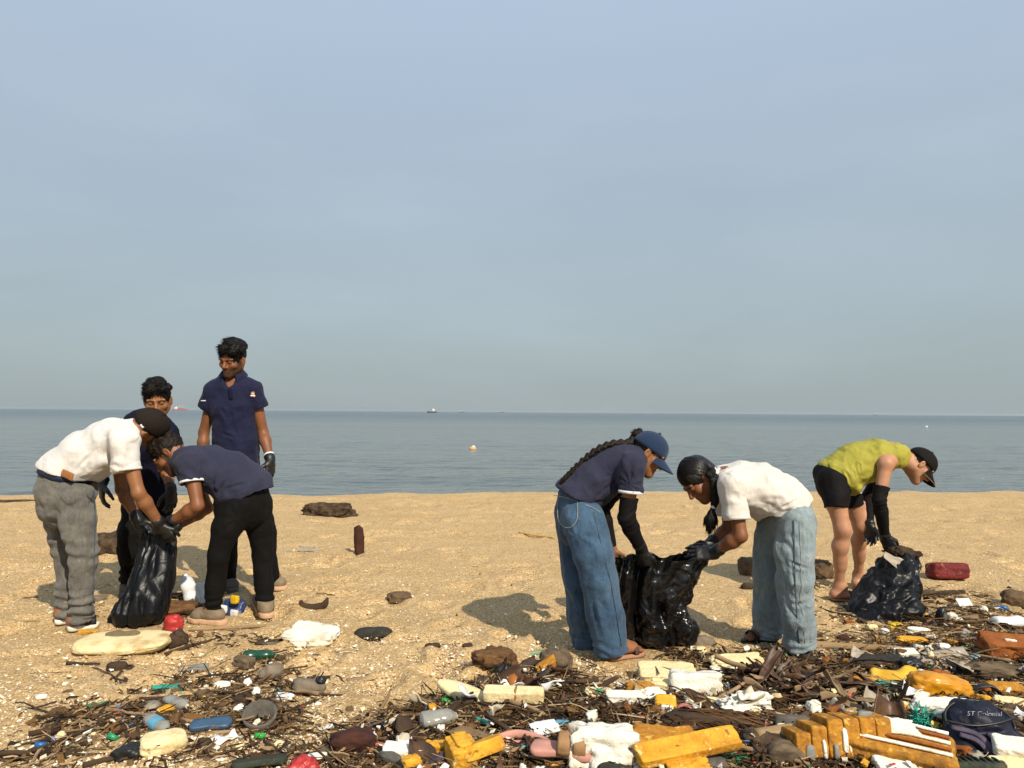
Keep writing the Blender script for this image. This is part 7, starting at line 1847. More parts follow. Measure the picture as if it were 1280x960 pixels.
def backpack():
    base = GG(1234, 944)
    o = empty('backpack', base, R(-4)); o.scale = (0.96, 0.92, 0.80); o.location[2] -= 0.02; tag(o, 'navy blue backpack with script lettering half buried in litter', 'backpack')
    tilt = R(-44)
    def bp(V): return rot(V, tilt) + A3(0, 0.06, 0.115)
    F = Field(0.006, 0.03)
    F.seg((0, 0, -0.10), (0, 0, 0.055), (0.145, 0.062), (0.128, 0.052), (1, 0, 0), 0.03); F.seg((0, 0, 0.03), (0, 0.0, 0.085), (0.128, 0.052), (0.095, 0.04), (1, 0, 0), 0.03)
    V, Q = F.mesh(2); V = folds(V, Q, 0.010, (8, 8, 8), 0.0015, lines=[((-0.10, -0.06, -0.04), (0.10, -0.06, -0.03), 0.02, -0.010), ((0.0, -0.06, -0.12), (0.09, -0.06, -0.02), 0.02, 0.010)])
    part(o, 'pack_body', (bp(V), Q), CLOTH_NAVY)
    arc = [(0.126 * math.cos(a), -0.030, 0.022 + 0.098 * math.sin(a)) for a in np.linspace(R(-20), R(200), 26)]
    V, Q = sweep(arc, 0.0055, 8); part(o, 'piping', (bp(V), Q), PL_BLACK)
    V, Q = sweep(spline([(-0.135, -0.057, 0.010), (-0.05, -0.072, -0.012), (0.05, -0.072, 0.004), (0.135, -0.055, 0.040)], 20), 0.006, 8); part(o, 'zip', (bp(V), Q), PL_BLACK)
    for k, (x0, z0, x1, z1, b) in enumerate(((-0.13, -0.02, -0.01, -0.12, 0.02), (-0.11, -0.05, -0.03, -0.13, 0.012), (0.0, -0.04, 0.03, -0.12, -0.006))):
        V, Q = sweep(spline([(x0, -0.066, z0), ((x0 + x1) / 2 + b, -0.074, (z0 + z1) / 2 + b), (x1, -0.070, z1)], 14), [(0.006, 0.012)] * 14, 8, up=(0, -1, 0)); part(o, 'panel_stripe', (bp(V), Q), CLOTH_VIOLET)
    # the stitched lettering
    cu = bpy.data.curves.new('lettering', 'FONT'); cu.body = 'ST Colonial'; cu.size = 0.028; cu.shear = 0.45; cu.extrude = 0.0005; cu.align_x = 'CENTER'
    t = bpy.data.objects.new('lettering', cu); COL.objects.link(t)
    me = bpy.data.meshes.new_from_object(t.evaluated_get(bpy.context.evaluated_depsgraph_get())); bpy.data.objects.remove(t)
    me.materials.clear(); me.materials.append(LETTER)
    t = link('lettering', me, o); p = bp(A3([0.004, -0.079, 0.030]))[0]; t.location = p; t.rotation_euler = (R(90) + tilt + R(4), 0, R(3))
    # a loop and a shoulder strap
    V, Q = sweep(spline([(-0.02, 0.02, 0.115), (-0.018, 0.02, 0.15), (0.018, 0.02, 0.15), (0.02, 0.02, 0.115)], 12), [(0.010, 0.004)] * 12, 8, up=(0, 1, 0)); part(o, 'carry_loop', (bp(V), Q), PL_BLACK)
    V, Q = sweep(spline([(0.10, 0.04, 0.08), (0.16, 0.06, 0.0), (0.15, 0.04, -0.09)], 12), [(0.016, 0.005)] * 12, 8, up=(1, 0, 0)); part(o, 'shoulder_strap', (bp(V), Q), PL_BLACK)
backpack()
slipper(1206, 953, 0.27, RUBBER_GREEN, RUBBER_GREEN, 'dark green ribbed slipper sole at the bottom edge', R(-3), R(-10), 0, None, 0.035, 0.03, True)
o = foam(1266, 930, 0.12, 0.09, 0.06, FOAM_WHITE, 'white foam corner with rusty smear beside the backpack', R(-22), R(14), 0, 8, 0.05, 0.1, lift=0.05)
foam(1266, 956, 0.14, 0.08, 0.05, FOAM_CREAM, 'cream foam board in the bottom corner', R(-3), R(12), 0, 8, 0.05, 0.1, lift=0.02)
o = lay('plastic_bag', chunk((0.26, 0.11, 0.10), 151, 2.6, 0.14, 3.0, 17, -0.25), PL_ORANGE, 1176, 859, 'shiny orange crumpled bag with dark print', 'plastic bag', R(-5), R(5), R(6), 0.05, 0.1)
for i in range(5):
    z = 0.03 + 0.01 * (i % 2); P = spline([(-0.05 + 0.026 * i, -0.050, z), (-0.04 + 0.026 * i, -0.055, z + 0.014), (-0.032 + 0.026 * i, -0.051, z + 0.002)], 6)
    part(o, 'print_mark', sweep(P, 0.003, 5), PL_BLACK)
lay('plastic_film', sheet(0.21, 0.12, 55, 0.035, 8, 0.5, 0.2, 0.004, (21, 15)), PL_GOLD, 1120, 846, 'crinkled golden yellow film sheet', 'plastic film', R(-12), R(10), lift=0.06)
foam(1178, 886, 0.23, 0.08, 0.065, FOAM_WHITE, 'crumbly white foam strip above the backpack', R(-2), R(6), 0, 5, 0.14, 0.4, lift=0.03, n=17)
lay('plastic_sheet', sheet(0.30, 0.17, 57, 0.012, 4, 0.25, 0.05, 0.010, (21, 15), ragged=0.05), FILM_GREY, 1181, 821, 'large grey beige plastic panel lying tilted', 'panel', R(3), R(16), lift=0.03)
foam(1133, 815, 0.11, 0.07, 0.035, FOAM_WHITE, 'flat white foam piece left of the grey beige panel', R(4), R(10), 0, 8, 0.04, 0.1, lift=0.03)
foam(1140, 800, 0.155, 0.06, 0.035, FOAM_YELLOW, 'yellow foam splinter behind the white flat piece', R(-4), R(5), 0, 3, 0.12, 0.3, lift=0.02)
foam(1148, 788, 0.115, 0.06, 0.05, FOAM_WHITE, 'white crumpled foam right of the yellow scrap', R(-8), 0, 0, 4, 0.10, 0.3, lift=0.01)
foam(1121, 782, 0.085, 0.05, 0.045, PL_YELLOW, 'bright yellow plastic scrap at the foot of slumped bag', R(-10), 0, 0, 3, 0.25, 0.4, cat='plastic scrap', name='plastic_scrap')
foam(1090, 783, 0.06, 0.05, 0.035, FOAM_CREAM, 'cream foam disc at the foot of the slumped bag', box=3)
foam(1106, 789, 0.05, 0.045, 0.04, FOAM_WHITE, 'white foam nub left of the yellow scrap', box=3, n=9)
foam(1162, 795, 0.06, 0.05, 0.03, FOAM_WHITE, 'white sliver right of the yellow splinter', R(-35), box=5, n=9)
o = foam(1262, 805, 0.28, 0.16, 0.10, FOAM_RUST, 'rust orange foam board with burnt edge', R(-6), R(12), R(4), 6, 0.07, 0.25, lift=0.03, n=17)
V, Q = chunk((0.05, 0.02, 0.012), 4, 4, 0.2, 3, 7); part(o, 'white_scuff', (rot(V, 0, 0, R(-20)) + A3(-0.01, -0.03, top_z(o, -0.01, -0.03)), Q), FOAM_WHITE)
bottle(1264, 776, 0.22, 0.040, PL_WHITE, None, 'crushed white bottle behind the rust orange board', R(8), 0.8, 0.010, None)
lay('plastic_scrap', chunk((0.075, 0.05, 0.03), 161, 3, 0.2, 3, 9), PL_BLUE, 1252, 759, 'blue plastic lid behind the crushed white bottle', 'lid', R(-4))
lay('card', sheet(0.095, 0.06, 59, 0.003, 6, 0.0, 0, 0.006, ragged=0.02), PL_WHITE, 1205, 752, 'white card standing tilted in far litter', 'card', R(6), R(42), lift=0.03)
lay('dry_sheath', sheet(0.25, 0.12, 60, 0.02, 7, 0.9, 0.2, 0.005), SHEATH_PALE, 1204, 773, 'tan curled sheath like a sandal in the far litter', 'leaf', R(-6), lift=0.02)
o = lay('old_shoe', chunk((0.05, 0.06, 0.13), 163, 2.8, 0.10, 2.4, 13), PL_BLACK, 1176, 769, 'black shoe standing on its heel right of slumped bag', 'shoe', R(10), R(8), lift=0.01)
V, Q = chunk((0.03, 0.02, 0.05), 4, 2.6, 0.1, 2, 7); part(o, 'shoe_tongue', (V + A3(0.004, -0.026, 0.085), Q), RUBBER_GREY)
o = lay('cushion', chunk((0.285, 0.16, 0.125), 165, 6.5, 0.05, 2.0, 17), CLOTH_RED, 1184, 711, 'dark red brocade cushion alone on the sand behind', 'cushion', R(-3), R(-12), sink=0.08)
for z, nm in ((0.045, 'lower_braid'), (0.10, 'upper_braid')):
    P = [(x, -0.066 + 0.008 * abs(x) / 0.14, z + 0.008 * math.sin(x * 130)) for x in np.linspace(-0.135, 0.135, 40)]
    part(o, 'braid_trim', sweep(P, 0.0035, 5), CLOTH_RED)
lay('stone', chunk((0.15, 0.12, 0.11), 167, 3.4, 0.16, 2.4, 13), STONE_BROWN, 1268, 748, 'brown angular stone near the blue lid', 'stone', R(-25), sink=0.25)
o = lay('tree_stump', chunk((0.15, 0.14, 0.15), 171, 3.2, 0.12, 2.4, 13), STONE_BROWN, 936, 708, 'square brown stump behind the pale jeans', 'stump', R(10), sink=0.1)
lay('tree_stump', chunk((0.19, 0.15, 0.16), 172, 3.0, 0.14, 2.4, 13), STONE_BROWN, 1026, 709, 'brown stump between pale jeans and bare leg', 'stump', R(30), sink=0.15)
lay('stone', chunk((0.10, 0.08, 0.05), 173, 2.6, 0.16, 2.4, 9), WOOD_DARK, 935, 733, 'small dark stone left of the pale jeans', 'stone', R(10), sink=0.2)
lay('stone', chunk((0.07, 0.05, 0.04), 174, 2.6, 0.16, 2.4, 9), WOOD_RED, 1054, 797, 'dark red pebble between pale jeans and slumped bag', 'stone', R(-10))
lay('stick', stick(0.55, 0.022, 81, 0.05, 14, 8, 0.3), WOOD_PALE, 1060, 808, 'long tan branch lying right of the pale jeans', 'stick', R(-6), sink=0.1)
lay('stick', stick(0.48, 0.028, 82, 0.08, 14, 9, 0.4), WOOD_BARK, 1167, 741, 'thick arched branch right of the slumped bag', 'stick', R(8), sink=0.05)
lay('old_sole', outline_solid([(x * 0.25, y * 0.25) for x, y in SOLE], 0.016, 30, 0.2, 0, 3, 0.008), RUBBER_DARK, 1098, 825, 'flat black slipper sole above the golden film', 'shoe sole', R(-7), R(8), lift=0.05)
lay('plastic_bag', chunk((0.13, 0.09, 0.085), 175, 2.4, 0.25, 3.6, 13), PL_BLACK, 1140, 832, 'small black plastic wad left of the grey beige panel', 'plastic bag', R(20), lift=0.03)
lay('net_coil', chunk((0.24, 0.11, 0.09), 176, 2.4, 0.28, 4.2, 17), HUSK_GREY, 1238, 838, 'matted grey net coil right of the grey beige panel', 'net', R(-10), lift=0.03)
lay('cloth', sheet(0.20, 0.14, 63, 0.03, 7, 0.7, 0.2, 0.005, (17, 13)), CLOTH_BLACK, 1205, 842, 'black cloth rag between panel and net coil', 'cloth', R(25), lift=0.03)
P = spline([(-0.07, 0, 0.01), (-0.03, 0, 0.055), (0.03, 0, 0.06), (0.07, 0.0, 0.02), (0.05, 0.04, 0.0), (-0.04, 0.05, 0.004), (-0.07, 0, 0.01)], 26)
lay('strap_loop', sweep(P, [(0.018, 0.006)] * 26, 8, up=(0, 1, 0)), PL_BLACK, 1231, 865, 'black webbing loop above the backpack', 'strap', R(-5), lift=0.02)
foam(1258, 862, 0.14, 0.07, 0.045, FOAM_OCHRE, 'white and ochre foam slice right of the webbing loop', R(-8), R(8), 0, 5, 0.10, 0.2, lift=0.03)
foam(1262, 880, 0.12, 0.06, 0.05, FOAM_CREAM, 'cream broken foam right above the backpack', R(-20), R(8), 0, 5, 0.12, 0.3, lift=0.02)
lay('plastic_scrap', chunk((0.045, 0.03, 0.03), 177, 2.4, 0.3, 3, 7), PL_SKY, 1219, 822, 'bright blue film twist at the right of the panel', 'plastic scrap', R(-20), lift=0.04)
lay('dry_sheath', sheet(0.22, 0.17, 66, 0.03, 7, 1.2, 0.3, 0.006, (17, 13), 0.3), SHEATH, 1106, 888, 'standing brown leaf sheath left of the green net tuft', 'leaf', R(70), R(20), R(-38), 0.0)
lay('dry_sheath', sheet(0.18, 0.12, 67, 0.02, 7, 1.0, 0.2, 0.005, (17, 13), 0.3), FILM_GREY, 1092, 880, 'pale translucent leaf beside the standing brown sheath', 'leaf', R(60), R(15), R(-30), 0.02)
prt = [sweep(spline([(rb.uniform(-.02, .02), rb.uniform(-.02, .02), 0), (rb.uniform(-.03, .03), rb.uniform(-.04, .02), 0.06), (rb.uniform(-.05, .05), rb.uniform(-.08, .03), rb.uniform(.02, .13))], 8), 0.0022, 4) for _ in range(60)]
lay('net_tuft', join(prt), PL_TEAL, 1146, 896, 'faded green net tuft beside the standing sheath', 'net', sink=0.05)
prt = [sweep(spline([(rb.uniform(-.06, .06), rb.uniform(-.03, .03), 0), (rb.uniform(-.07, .07), rb.uniform(-.04, .04), 0.03), (rb.uniform(-.08, .08), rb.uniform(-.05, .05), 0.0)], 8), 0.002, 4) for _ in range(50)]
lay('net_tuft', join(prt), PL_TEAL, 1104, 858, 'dark teal net tangle below the golden film', 'net', lift=0.03)
lay('net_tuft', join(prt), PL_GREEN, 911, 952, 'green net tangle at the bottom right of the yellow crumple', 'net', R(40), lift=0.02)
foam(1040, 868, 0.07, 0.05, 0.04, FOAM_CREAM, 'beige pebbled foam disc in the middle of the heap', R(10), box=3, lift=0.03, n=9)
foam(1078, 852, 0.09, 0.04, 0.025, FOAM_OCHRE, 'ochre foam sliver right of the beige disc', R(-12), box=4, lift=0.04, n=9)
lay('plastic_stopper', lathe([(-0.008, 0.001), (-0.008, 0.020), (0.008, 0.020), (0.009, 0.017), (0.002, 0.001)], 16), PL_WHITE, 1068, 826, 'white bottle cap left of the flat black sole', 'bottle cap', R(60), ry=R(-60), lift=0.03)
foam(1152, 845, 0.04, 0.04, 0.035, FOAM_WHITE, 'white foam ball between golden film and black wad', box=2.4, n=9, lift=0.05)
lay('plastic_film', sheet(0.12, 0.09, 68, 0.03, 9, 0.6), CLEAR, 1216, 792, 'clouded clear film behind the grey beige panel', 'plastic film', R(-20), lift=0.02)
lay('plastic_film', sheet(0.16, 0.09, 69, 0.035, 9, 0.6), CLEAR, 1155, 764, 'clouded clear film right of the slumped bag', 'plastic film', R(15), lift=0.02)
lay('rubber_sheet', sheet(0.18, 0.10, 70, 0.02, 6, 0.3, 0, 0.006), RUBBER_DARK, 1055, 925, 'black rubber flap behind the ribbed float', 'rubber', R(-20), R(8), lift=0.04)
for i, (px, py, c) in enumerate(((996, 932, FOAM_CREAM), (1012, 926, FOAM_CREAM))):
    foam(px, py, 0.14, 0.035, 0.02, c, ('long cream foam sliver below the tapering root', 'broken cream foam sliver right of the long sliver')[i], R(-25 + 8 * i), R(12), 0, 5, 0.12, 0.3, lift=0.04)
lay('coconut', chunk((0.14, 0.11, 0.10), 181, 2.2, 0.08, 2.4, 13), HUSK_GREY, 981, 938, 'round dark coconut half hidden under foam slivers', 'coconut', lift=0.02)
lay('bark_piece', chunk((0.17, 0.10, 0.07), 182, 3, 0.2, 3, 13), WOOD_BARK, 955, 922, 'cracked dark bark slab behind the dark coconut', 'bark', R(-20), R(10), lift=0.03)
lay('stick', stick(0.36, 0.012, 91, 0.12, 14, 7), WOOD_PALE, 945, 938, 'forked pale root in front of the dark coconut', 'stick', R(-24), lift=0.05)
lay('stick', stick(0.34, 0.013, 92, 0.12, 14, 7), WOOD_PALE, 936, 838, 'crooked root arching over the palm sheaths', 'stick', R(-38), ry=R(14), lift=0.07)
lay('stick', stick(0.20, 0.012, 93, 0.06, 10, 7), WOOD_PALE, 916, 864, 'pale stick slanting by the square white block', 'stick', R(34), ry=R(-16), lift=0.05)
lay('stick', stick(0.27, 0.006, 94, 0.08, 10, 6), WOOD_DARK, 765, 872, 'thin dark twig crossing the long white foam stick', 'stick', R(58), ry=R(-10), lift=0.04)
lay('stick', stick(0.9, 0.0035, 95, 0.10, 20, 5, 0.2), WOOD_DARK, 1142, 772, 'long thin wire bending right of the slumped bag', 'wire', R(-38), lift=0.03)
# what sticks out of the slumped bag
q = J(1128, 692, 5.17)
V, Q = chunk((0.19, 0.16, 0.11), 191, 2.3, 0.32, 4.2, 17); me = mesh_data('dry_rubbish', V, Q, True, [WOOD_DARK]); o = link('dry_rubbish', me, None, q + A3(0.0, 0, -0.015)); tag(o, 'dark dry rubbish heaped in the mouth of the slumped bag', 'rubbish')
V, Q = sheet(0.16, 0.08, 72, 0.015, 8, 0.6, 0.2, 0.004); me = mesh_data('dry_leaf', rot(V, R(60), R(35)), Q, True, [FILM_GREY]); o = link('dry_leaf', me, None, J(1117, 703, 5.06)); tag(o, 'beige leaf flap hanging out of the slumped bag', 'leaf')
# ------------------------------------------------------------------ litter too small to pick apart, and the repeats lying in it
def ramp_mat(name, cols, rough=0.9, bump=0.4, spec=0.2):
    """every loose piece takes its own tone from a row of colours"""
    m, nt, b = new_mat(name); N, L = nt.nodes.new, nt.links.new
    g = N('ShaderNodeNewGeometry'); r = N('ShaderNodeValToRGB'); r.color_ramp.interpolation = 'CONSTANT'
    L(g.outputs['Random Per Island'], r.inputs[0])
    e = r.color_ramp.elements
    e[0].position = 0; e[0].color = (*cols[0], 1); e[1].position = 1 / len(cols); e[1].color = (*cols[1], 1)
    for i, c in enumerate(cols[2:]):
        k = e.new((i + 2) / len(cols)); k.color = (*c, 1)
    tc = N('ShaderNodeTexCoord'); n = N('ShaderNodeTexNoise'); n.inputs['Scale'].default_value = 90; n.inputs['Detail'].default_value = 4; L(tc.outputs['Object'], n.inputs[0])
    mr = N('ShaderNodeMapRange'); mr.inputs[3].default_value = 0.6; mr.inputs[4].default_value = 1.4; L(n.outputs[0], mr.inputs[0])
    hs = N('ShaderNodeHueSaturation'); L(r.outputs[0], hs.inputs['Color']); L(mr.outputs[0], hs.inputs['Value'])
    L(hs.outputs[0], b.inputs['Base Color']); setb(b, rough=rough, spec=spec)
    bp = N('ShaderNodeBump'); bp.inputs['Strength'].default_value = bump; bp.inputs['Distance'].default_value = 0.004; L(n.outputs[0], bp.inputs['Height']); L(bp.outputs[0], b.inputs['Normal'])
    return m
TWIG = ramp_mat('dry_twigs', [(0.020, 0.012, 0.007), (0.035, 0.020, 0.010), (0.10, 0.060, 0.028), (0.045, 0.026, 0.013), (0.17, 0.105, 0.050), (0.028, 0.016, 0.009), (0.075, 0.042, 0.019), (0.27, 0.18, 0.09), (0.055, 0.034, 0.017), (0.12, 0.066, 0.024), (0.36, 0.25, 0.14)])
FLAKE = ramp_mat('litter_flakes', [(0.24, 0.155, 0.075), (0.11, 0.07, 0.035), (0.050, 0.028, 0.013), (0.10, 0.055, 0.022), (0.030, 0.018, 0.010), (0.19, 0.12, 0.055), (0.065, 0.036, 0.016), (0.022, 0.014, 0.009), (0.14, 0.07, 0.022), (0.30, 0.21, 0.115)])
SHELLS = ramp_mat('shell_fragments', [(0.74, 0.63, 0.45), (0.60, 0.46, 0.28), (0.82, 0.76, 0.62), (0.50, 0.35, 0.18), (0.68, 0.54, 0.34), (0.78, 0.70, 0.54), (0.34, 0.22, 0.11), (0.66, 0.52, 0.36)], 0.7, 0.2, 0.3)
CONFETTI = ramp_mat('coloured_scraps', [(0.70, 0.69, 0.64), (0.03, 0.24, 0.14), (0.64, 0.60, 0.50), (0.60, 0.52, 0.36), (0.68, 0.66, 0.58), (0.05, 0.13, 0.28), (0.55, 0.45, 0.28), (0.62, 0.58, 0.47), (0.60, 0.36, 0.03), (0.55, 0.52, 0.45), (0.42, 0.06, 0.04), (0.05, 0.33, 0.30), (0.72, 0.70, 0.66), (0.40, 0.33, 0.22)], 0.5, 0.2, 0.4)
BLOBS_A = [(110, 905, 50, 20, .9), (170, 890, 60, 20, .9), (240, 868, 65, 18, .8), (310, 878, 65, 26, .9), (345, 895, 45, 22, .9), (362, 850, 40, 16, .6), (280, 845, 55, 12, .7), (90, 928, 34, 14, .8), (300, 800, 60, 10, .4), (232, 768, 28, 14, .6),
           (55, 945, 55, 8, .5), (250, 940, 110, 12, .35), (345, 820, 32, 14, .6), (130, 760, 25, 14, .3), (250, 800, 30, 10, .35), (210, 905, 60, 22, .5), (150, 840, 20, 14, .5), (360, 935, 40, 14, .4)]
BLOBS_B = [(470, 920, 50, 13, .9), (520, 900, 50, 18, .9), (585, 885, 55, 18, 1), (650, 868, 60, 24, 1), (705, 890, 60, 26, 1), (640, 912, 95, 22, 1), (765, 888, 50, 16, 1), (810, 902, 80, 26, 1), (885, 890, 80, 34, 1), (860, 815, 40, 9, .6), (930, 830, 50, 18, 1),
           (985, 858, 60, 40, 1), (1000, 925, 115, 40, 1), (1080, 905, 95, 50, 1), (1085, 828, 60, 22, .9), (1150, 785, 60, 24, .8), (1120, 760, 30, 12, .5), (1205, 775, 70, 24, .9), (1245, 850, 80, 55, 1), (1160, 850, 85, 45, 1), (1190, 925, 120, 40, 1), (700, 845, 40, 10, .7),
           (610, 945, 140, 14, .9), (1035, 795, 40, 8, .4), (830, 950, 150, 15, 1), (1020, 725, 26, 10, .5), (1160, 742, 34, 10, .8), (660, 852, 40, 12, .8), (440, 955, 60, 10, .5), (1060, 765, 26, 14, .35)]
SHELL_BLOBS = [(430, 865, 55, 28, 1.0), (400, 900, 40, 40, .9), (520, 815, 60, 25, .8), (600, 820, 80, 22, .8), (690, 820, 70, 22, .9), (720, 845, 50, 16, .7), (640, 800, 110, 14, .5), (330, 790, 90, 24, .8), (80, 850, 90, 40, .6), (40, 900, 50, 40, .7), (130, 870, 60, 30, .6),
               (250, 820, 90, 30, .6), (420, 815, 60, 20, .5), (330, 930, 90, 26, .9), (250, 930, 90, 22, .6), (180, 950, 90, 14, .7), (1230, 725, 60, 22, .9), (1160, 740, 60, 18, .6), (1060, 780, 50, 24, .8), (130, 755, 60, 28, .6), (60, 740, 60, 22, .35), (25, 720, 40, 16, .5),
               (385, 685, 30, 8, .6), (520, 668, 40, 6, .5), (430, 945, 60, 14, .8), (340, 745, 40, 14, .4), (520, 740, 160, 30, .12), (880, 780, 60, 16, .4), (770, 850, 80, 24, .7), (1230, 690, 60, 14, .4)]
def dens(px, py, blobs):
    d = np.zeros(len(px))
    for cx, cy, rx, ry, s in blobs: d += s * np.exp(-(((px - cx) / rx) ** 2 + ((py - cy) / ry) ** 2) * 1.1)
    return np.clip(d, 0, 1)
def scatter(n, blobs, rng, base=0.0, y0=640, ragged=0.6, floor=0.0):
    """ground points (x, y), local density, taken over the stretch of beach in view and just outside it"""
    X, D = [], []
    while sum(len(x) for x in X) < n:
        px = rng.uniform(-420, 1800, 40000); py = rng.uniform(y0, 1010, 40000)
        d = dens(np.clip(px, 5, 1275), np.minimum(py, 952), blobs) * np.exp(-(np.maximum(np.maximum(px - 1300, -20 - px), 0) / 190) ** 2) + base * np.clip((py - y0) / 120, 0, 1)
        t = (CAM_H) / ((py - 515.0) / FPX); x = (px - 640) / FPX * t
        w = 0.5 + 0.5 * perlin(np.stack([x * 3.1, t * 3.1, t * 0 + 2], 1)) * 1.6
        q = d * (1 - ragged + ragged * np.clip(w, 0, 1.3))
        ok = rng.uniform(size=len(px)) < q
        X.append(np.stack([x, t], 1)[ok]); D.append(d[ok])
    return np.concatenate(X)[:n], np.concatenate(D)[:n]
def basis(n, rng, pitch, along=None):
    yaw = rng.uniform(0, 2 * math.pi, n) if along is None else rng.normal(0, along, n) + math.pi * (rng.uniform(size=n) < 0.5)
    pt = rng.normal(0, pitch, n); a = np.stack([np.cos(yaw) * np.cos(pt), np.sin(yaw) * np.cos(pt), np.sin(pt)], 1)
    b = np.stack([-np.sin(yaw), np.cos(yaw), np.zeros(n)], 1); rl = rng.normal(0, pitch * 1.2, n)
    c = np.cross(a, b); b2 = b * np.cos(rl)[:, None] + c * np.sin(rl)[:, None]
    return a, b2, np.cross(a, b2)
def many(tmpl_V, tmpl_Q, pos, A, B, C, S, jitter, rng):
    """one mesh of many small pieces: the same few corners, each piece turned, sized and bent on its own"""
    n = len(pos); k = len(tmpl_V)
    T = tmpl_V[None] * S[:, None, :] * (1 + jitter * rng.normal(size=(n, k, 3)))
    V = pos[:, None] + T[..., 0:1] * A[:, None] + T[..., 1:2] * B[:, None] + T[..., 2:3] * C[:, None]
    Q = np.where(tmpl_Q[None] >= 0, tmpl_Q[None] + (np.arange(n) * k)[:, None, None], -1)
    return V.reshape(-1, 3), Q.reshape(-1, tmpl_Q.shape[1])
BLOBS_A = [(cx, cy, rx * 0.84, ry * 0.86, s * 0.92) for cx, cy, rx, ry, s in BLOBS_A]
ALLB = BLOBS_A + BLOBS_B
rs = np.random.default_rng(21)
def stuff(name, V, Q, mat, label, smooth=False):
    o = link(name, mesh_data(name, V, Q, smooth, [mat])); tag(o, label, None, None, 'stuff'); return o
# shells
n = 30000
XY, D = scatter(n, SHELL_BLOBS, rs, 0.20, 625, 0.7)
sz = np.clip(rs.lognormal(math.log(0.0052), 0.50, n), 0.0025, 0.0145)
a, b, c = basis(n, rs, 0.35)
oc = np.array([[1, 0, 0], [0.2, 1, 0.1], [-1, 0.1, 0], [-0.1, -1, 0], [0, 0, 0.45], [0, 0, -0.35]], float)
oq = np.array([[0, 1, 4, -1], [1, 2, 4, -1], [2, 3, 4, -1], [3, 0, 4, -1], [1, 0, 5, -1], [2, 1, 5, -1], [3, 2, 5, -1], [0, 3, 5, -1]])
z = gz(XY[:, 0], XY[:, 1]) + sz * 0.15
V, Q = many(oc, oq, np.column_stack([XY, z]), a, b, c, np.stack([sz, sz * rs.uniform(.55, 1, n), sz * rs.uniform(.5, 1.0, n)], 1), 0.22, rs)
stuff('shell_gravel', V, Q, SHELLS, 'broken white and tan shells strewn over the sand')
# flakes of bark and leaf
n = 25000
XY, D = scatter(n, ALLB, rs, 0.004, 690, 0.45)
bx = np.array([[-1, -0.7, 0], [1, -1, 0.1], [0.8, 1, 0], [-1, 0.8, 0.1], [-0.9, -0.6, .5], [0.9, -0.9, .6], [0.7, 0.9, .5], [-0.9, 0.7, .6]], float)
bq = np.array([[0, 3, 2, 1], [4, 5, 6, 7], [0, 1, 5, 4], [1, 2, 6, 5], [2, 3, 7, 6], [3, 0, 4, 7]])
sz = np.clip(rs.lognormal(math.log(0.010), 0.55, n), 0.004, 0.035)
a, b, c = basis(n, rs, 0.38)
lay_h = np.where(XY[:, 0] > -0.8, 0.034, 0.022)
z = gz(XY[:, 0], XY[:, 1]) + rs.uniform(0, 1, n) ** 1.4 * lay_h * D + 0.001
V, Q = many(bx, bq, np.column_stack([XY, z]), a, b, c, np.stack([sz, sz * rs.uniform(.3, .8, n), np.full(n, 0.004)], 1), 0.18, rs)
stuff('litter_flakes', V, Q, FLAKE, 'dark flakes of bark and leaf forming the litter bed')
# twigs
n = 15500
XY, D = scatter(n, ALLB, rs, 0.002, 690, 0.5)
ring = np.array([[0, 1, 0], [0, -0.5, .87], [0, -0.5, -.87]], float)
tv = np.concatenate([ring * [1, 1, 1] + [x, y, zz] for x, y, zz in ((-1, 0, 0), (-0.35, 1.2, 0.8), (0.35, -0.4, 1.0), (1, 1.0, -0.5))]) * 1.0
tq = []
for i in range(3):
    for j in range(3): k = (j + 1) % 3; tq.append([i * 3 + j, i * 3 + k, i * 3 + 3 + k, i * 3 + 3 + j])
tq += [[2, 1, 0, -1], [9, 10, 11, -1]]
ln = np.clip(rs.lognormal(math.log(0.042), 0.55, n), 0.014, 0.16); rr = np.clip(rs.lognormal(math.log(0.0022), 0.4, n), 0.0010, 0.0055)
a, b, c = basis(n, rs, 0.20)
lay_h = np.where(XY[:, 0] > -0.8, 0.046, 0.030)
z = gz(XY[:, 0], XY[:, 1]) + rs.uniform(0, 1, n) * lay_h * D + rr
tt = tv.copy()
V, Q = many(tt, np.array(tq), np.column_stack([XY, z]), a, b, c, np.stack([ln, rr, rr], 1), 0.10, rs)
stuff('twig_litter', V, Q, TWIG, 'tangle of dry twigs and stalks in the litter')
# coloured crumbs
n = 520
XY, D = scatter(n, ALLB, rs, 0.0, 690, 0.2)
sz = np.clip(rs.lognormal(math.log(0.008), 0.4, n), 0.004, 0.017); a, b, c = basis(n, rs, 0.5)
z = gz(XY[:, 0], XY[:, 1]) + 0.012 + rs.uniform(0.2, 1, n) * np.where(XY[:, 0] > -0.8, 0.06, 0.03) * D
V, Q = many(bx, bq, np.column_stack([XY, z]), a, b, c, np.stack([sz, sz * rs.uniform(.4, .9, n), sz * rs.uniform(.2, .8, n)], 1), 0.2, rs)
stuff('plastic_crumbs', V, Q, CONFETTI, 'tiny coloured plastic crumbs in the litter')

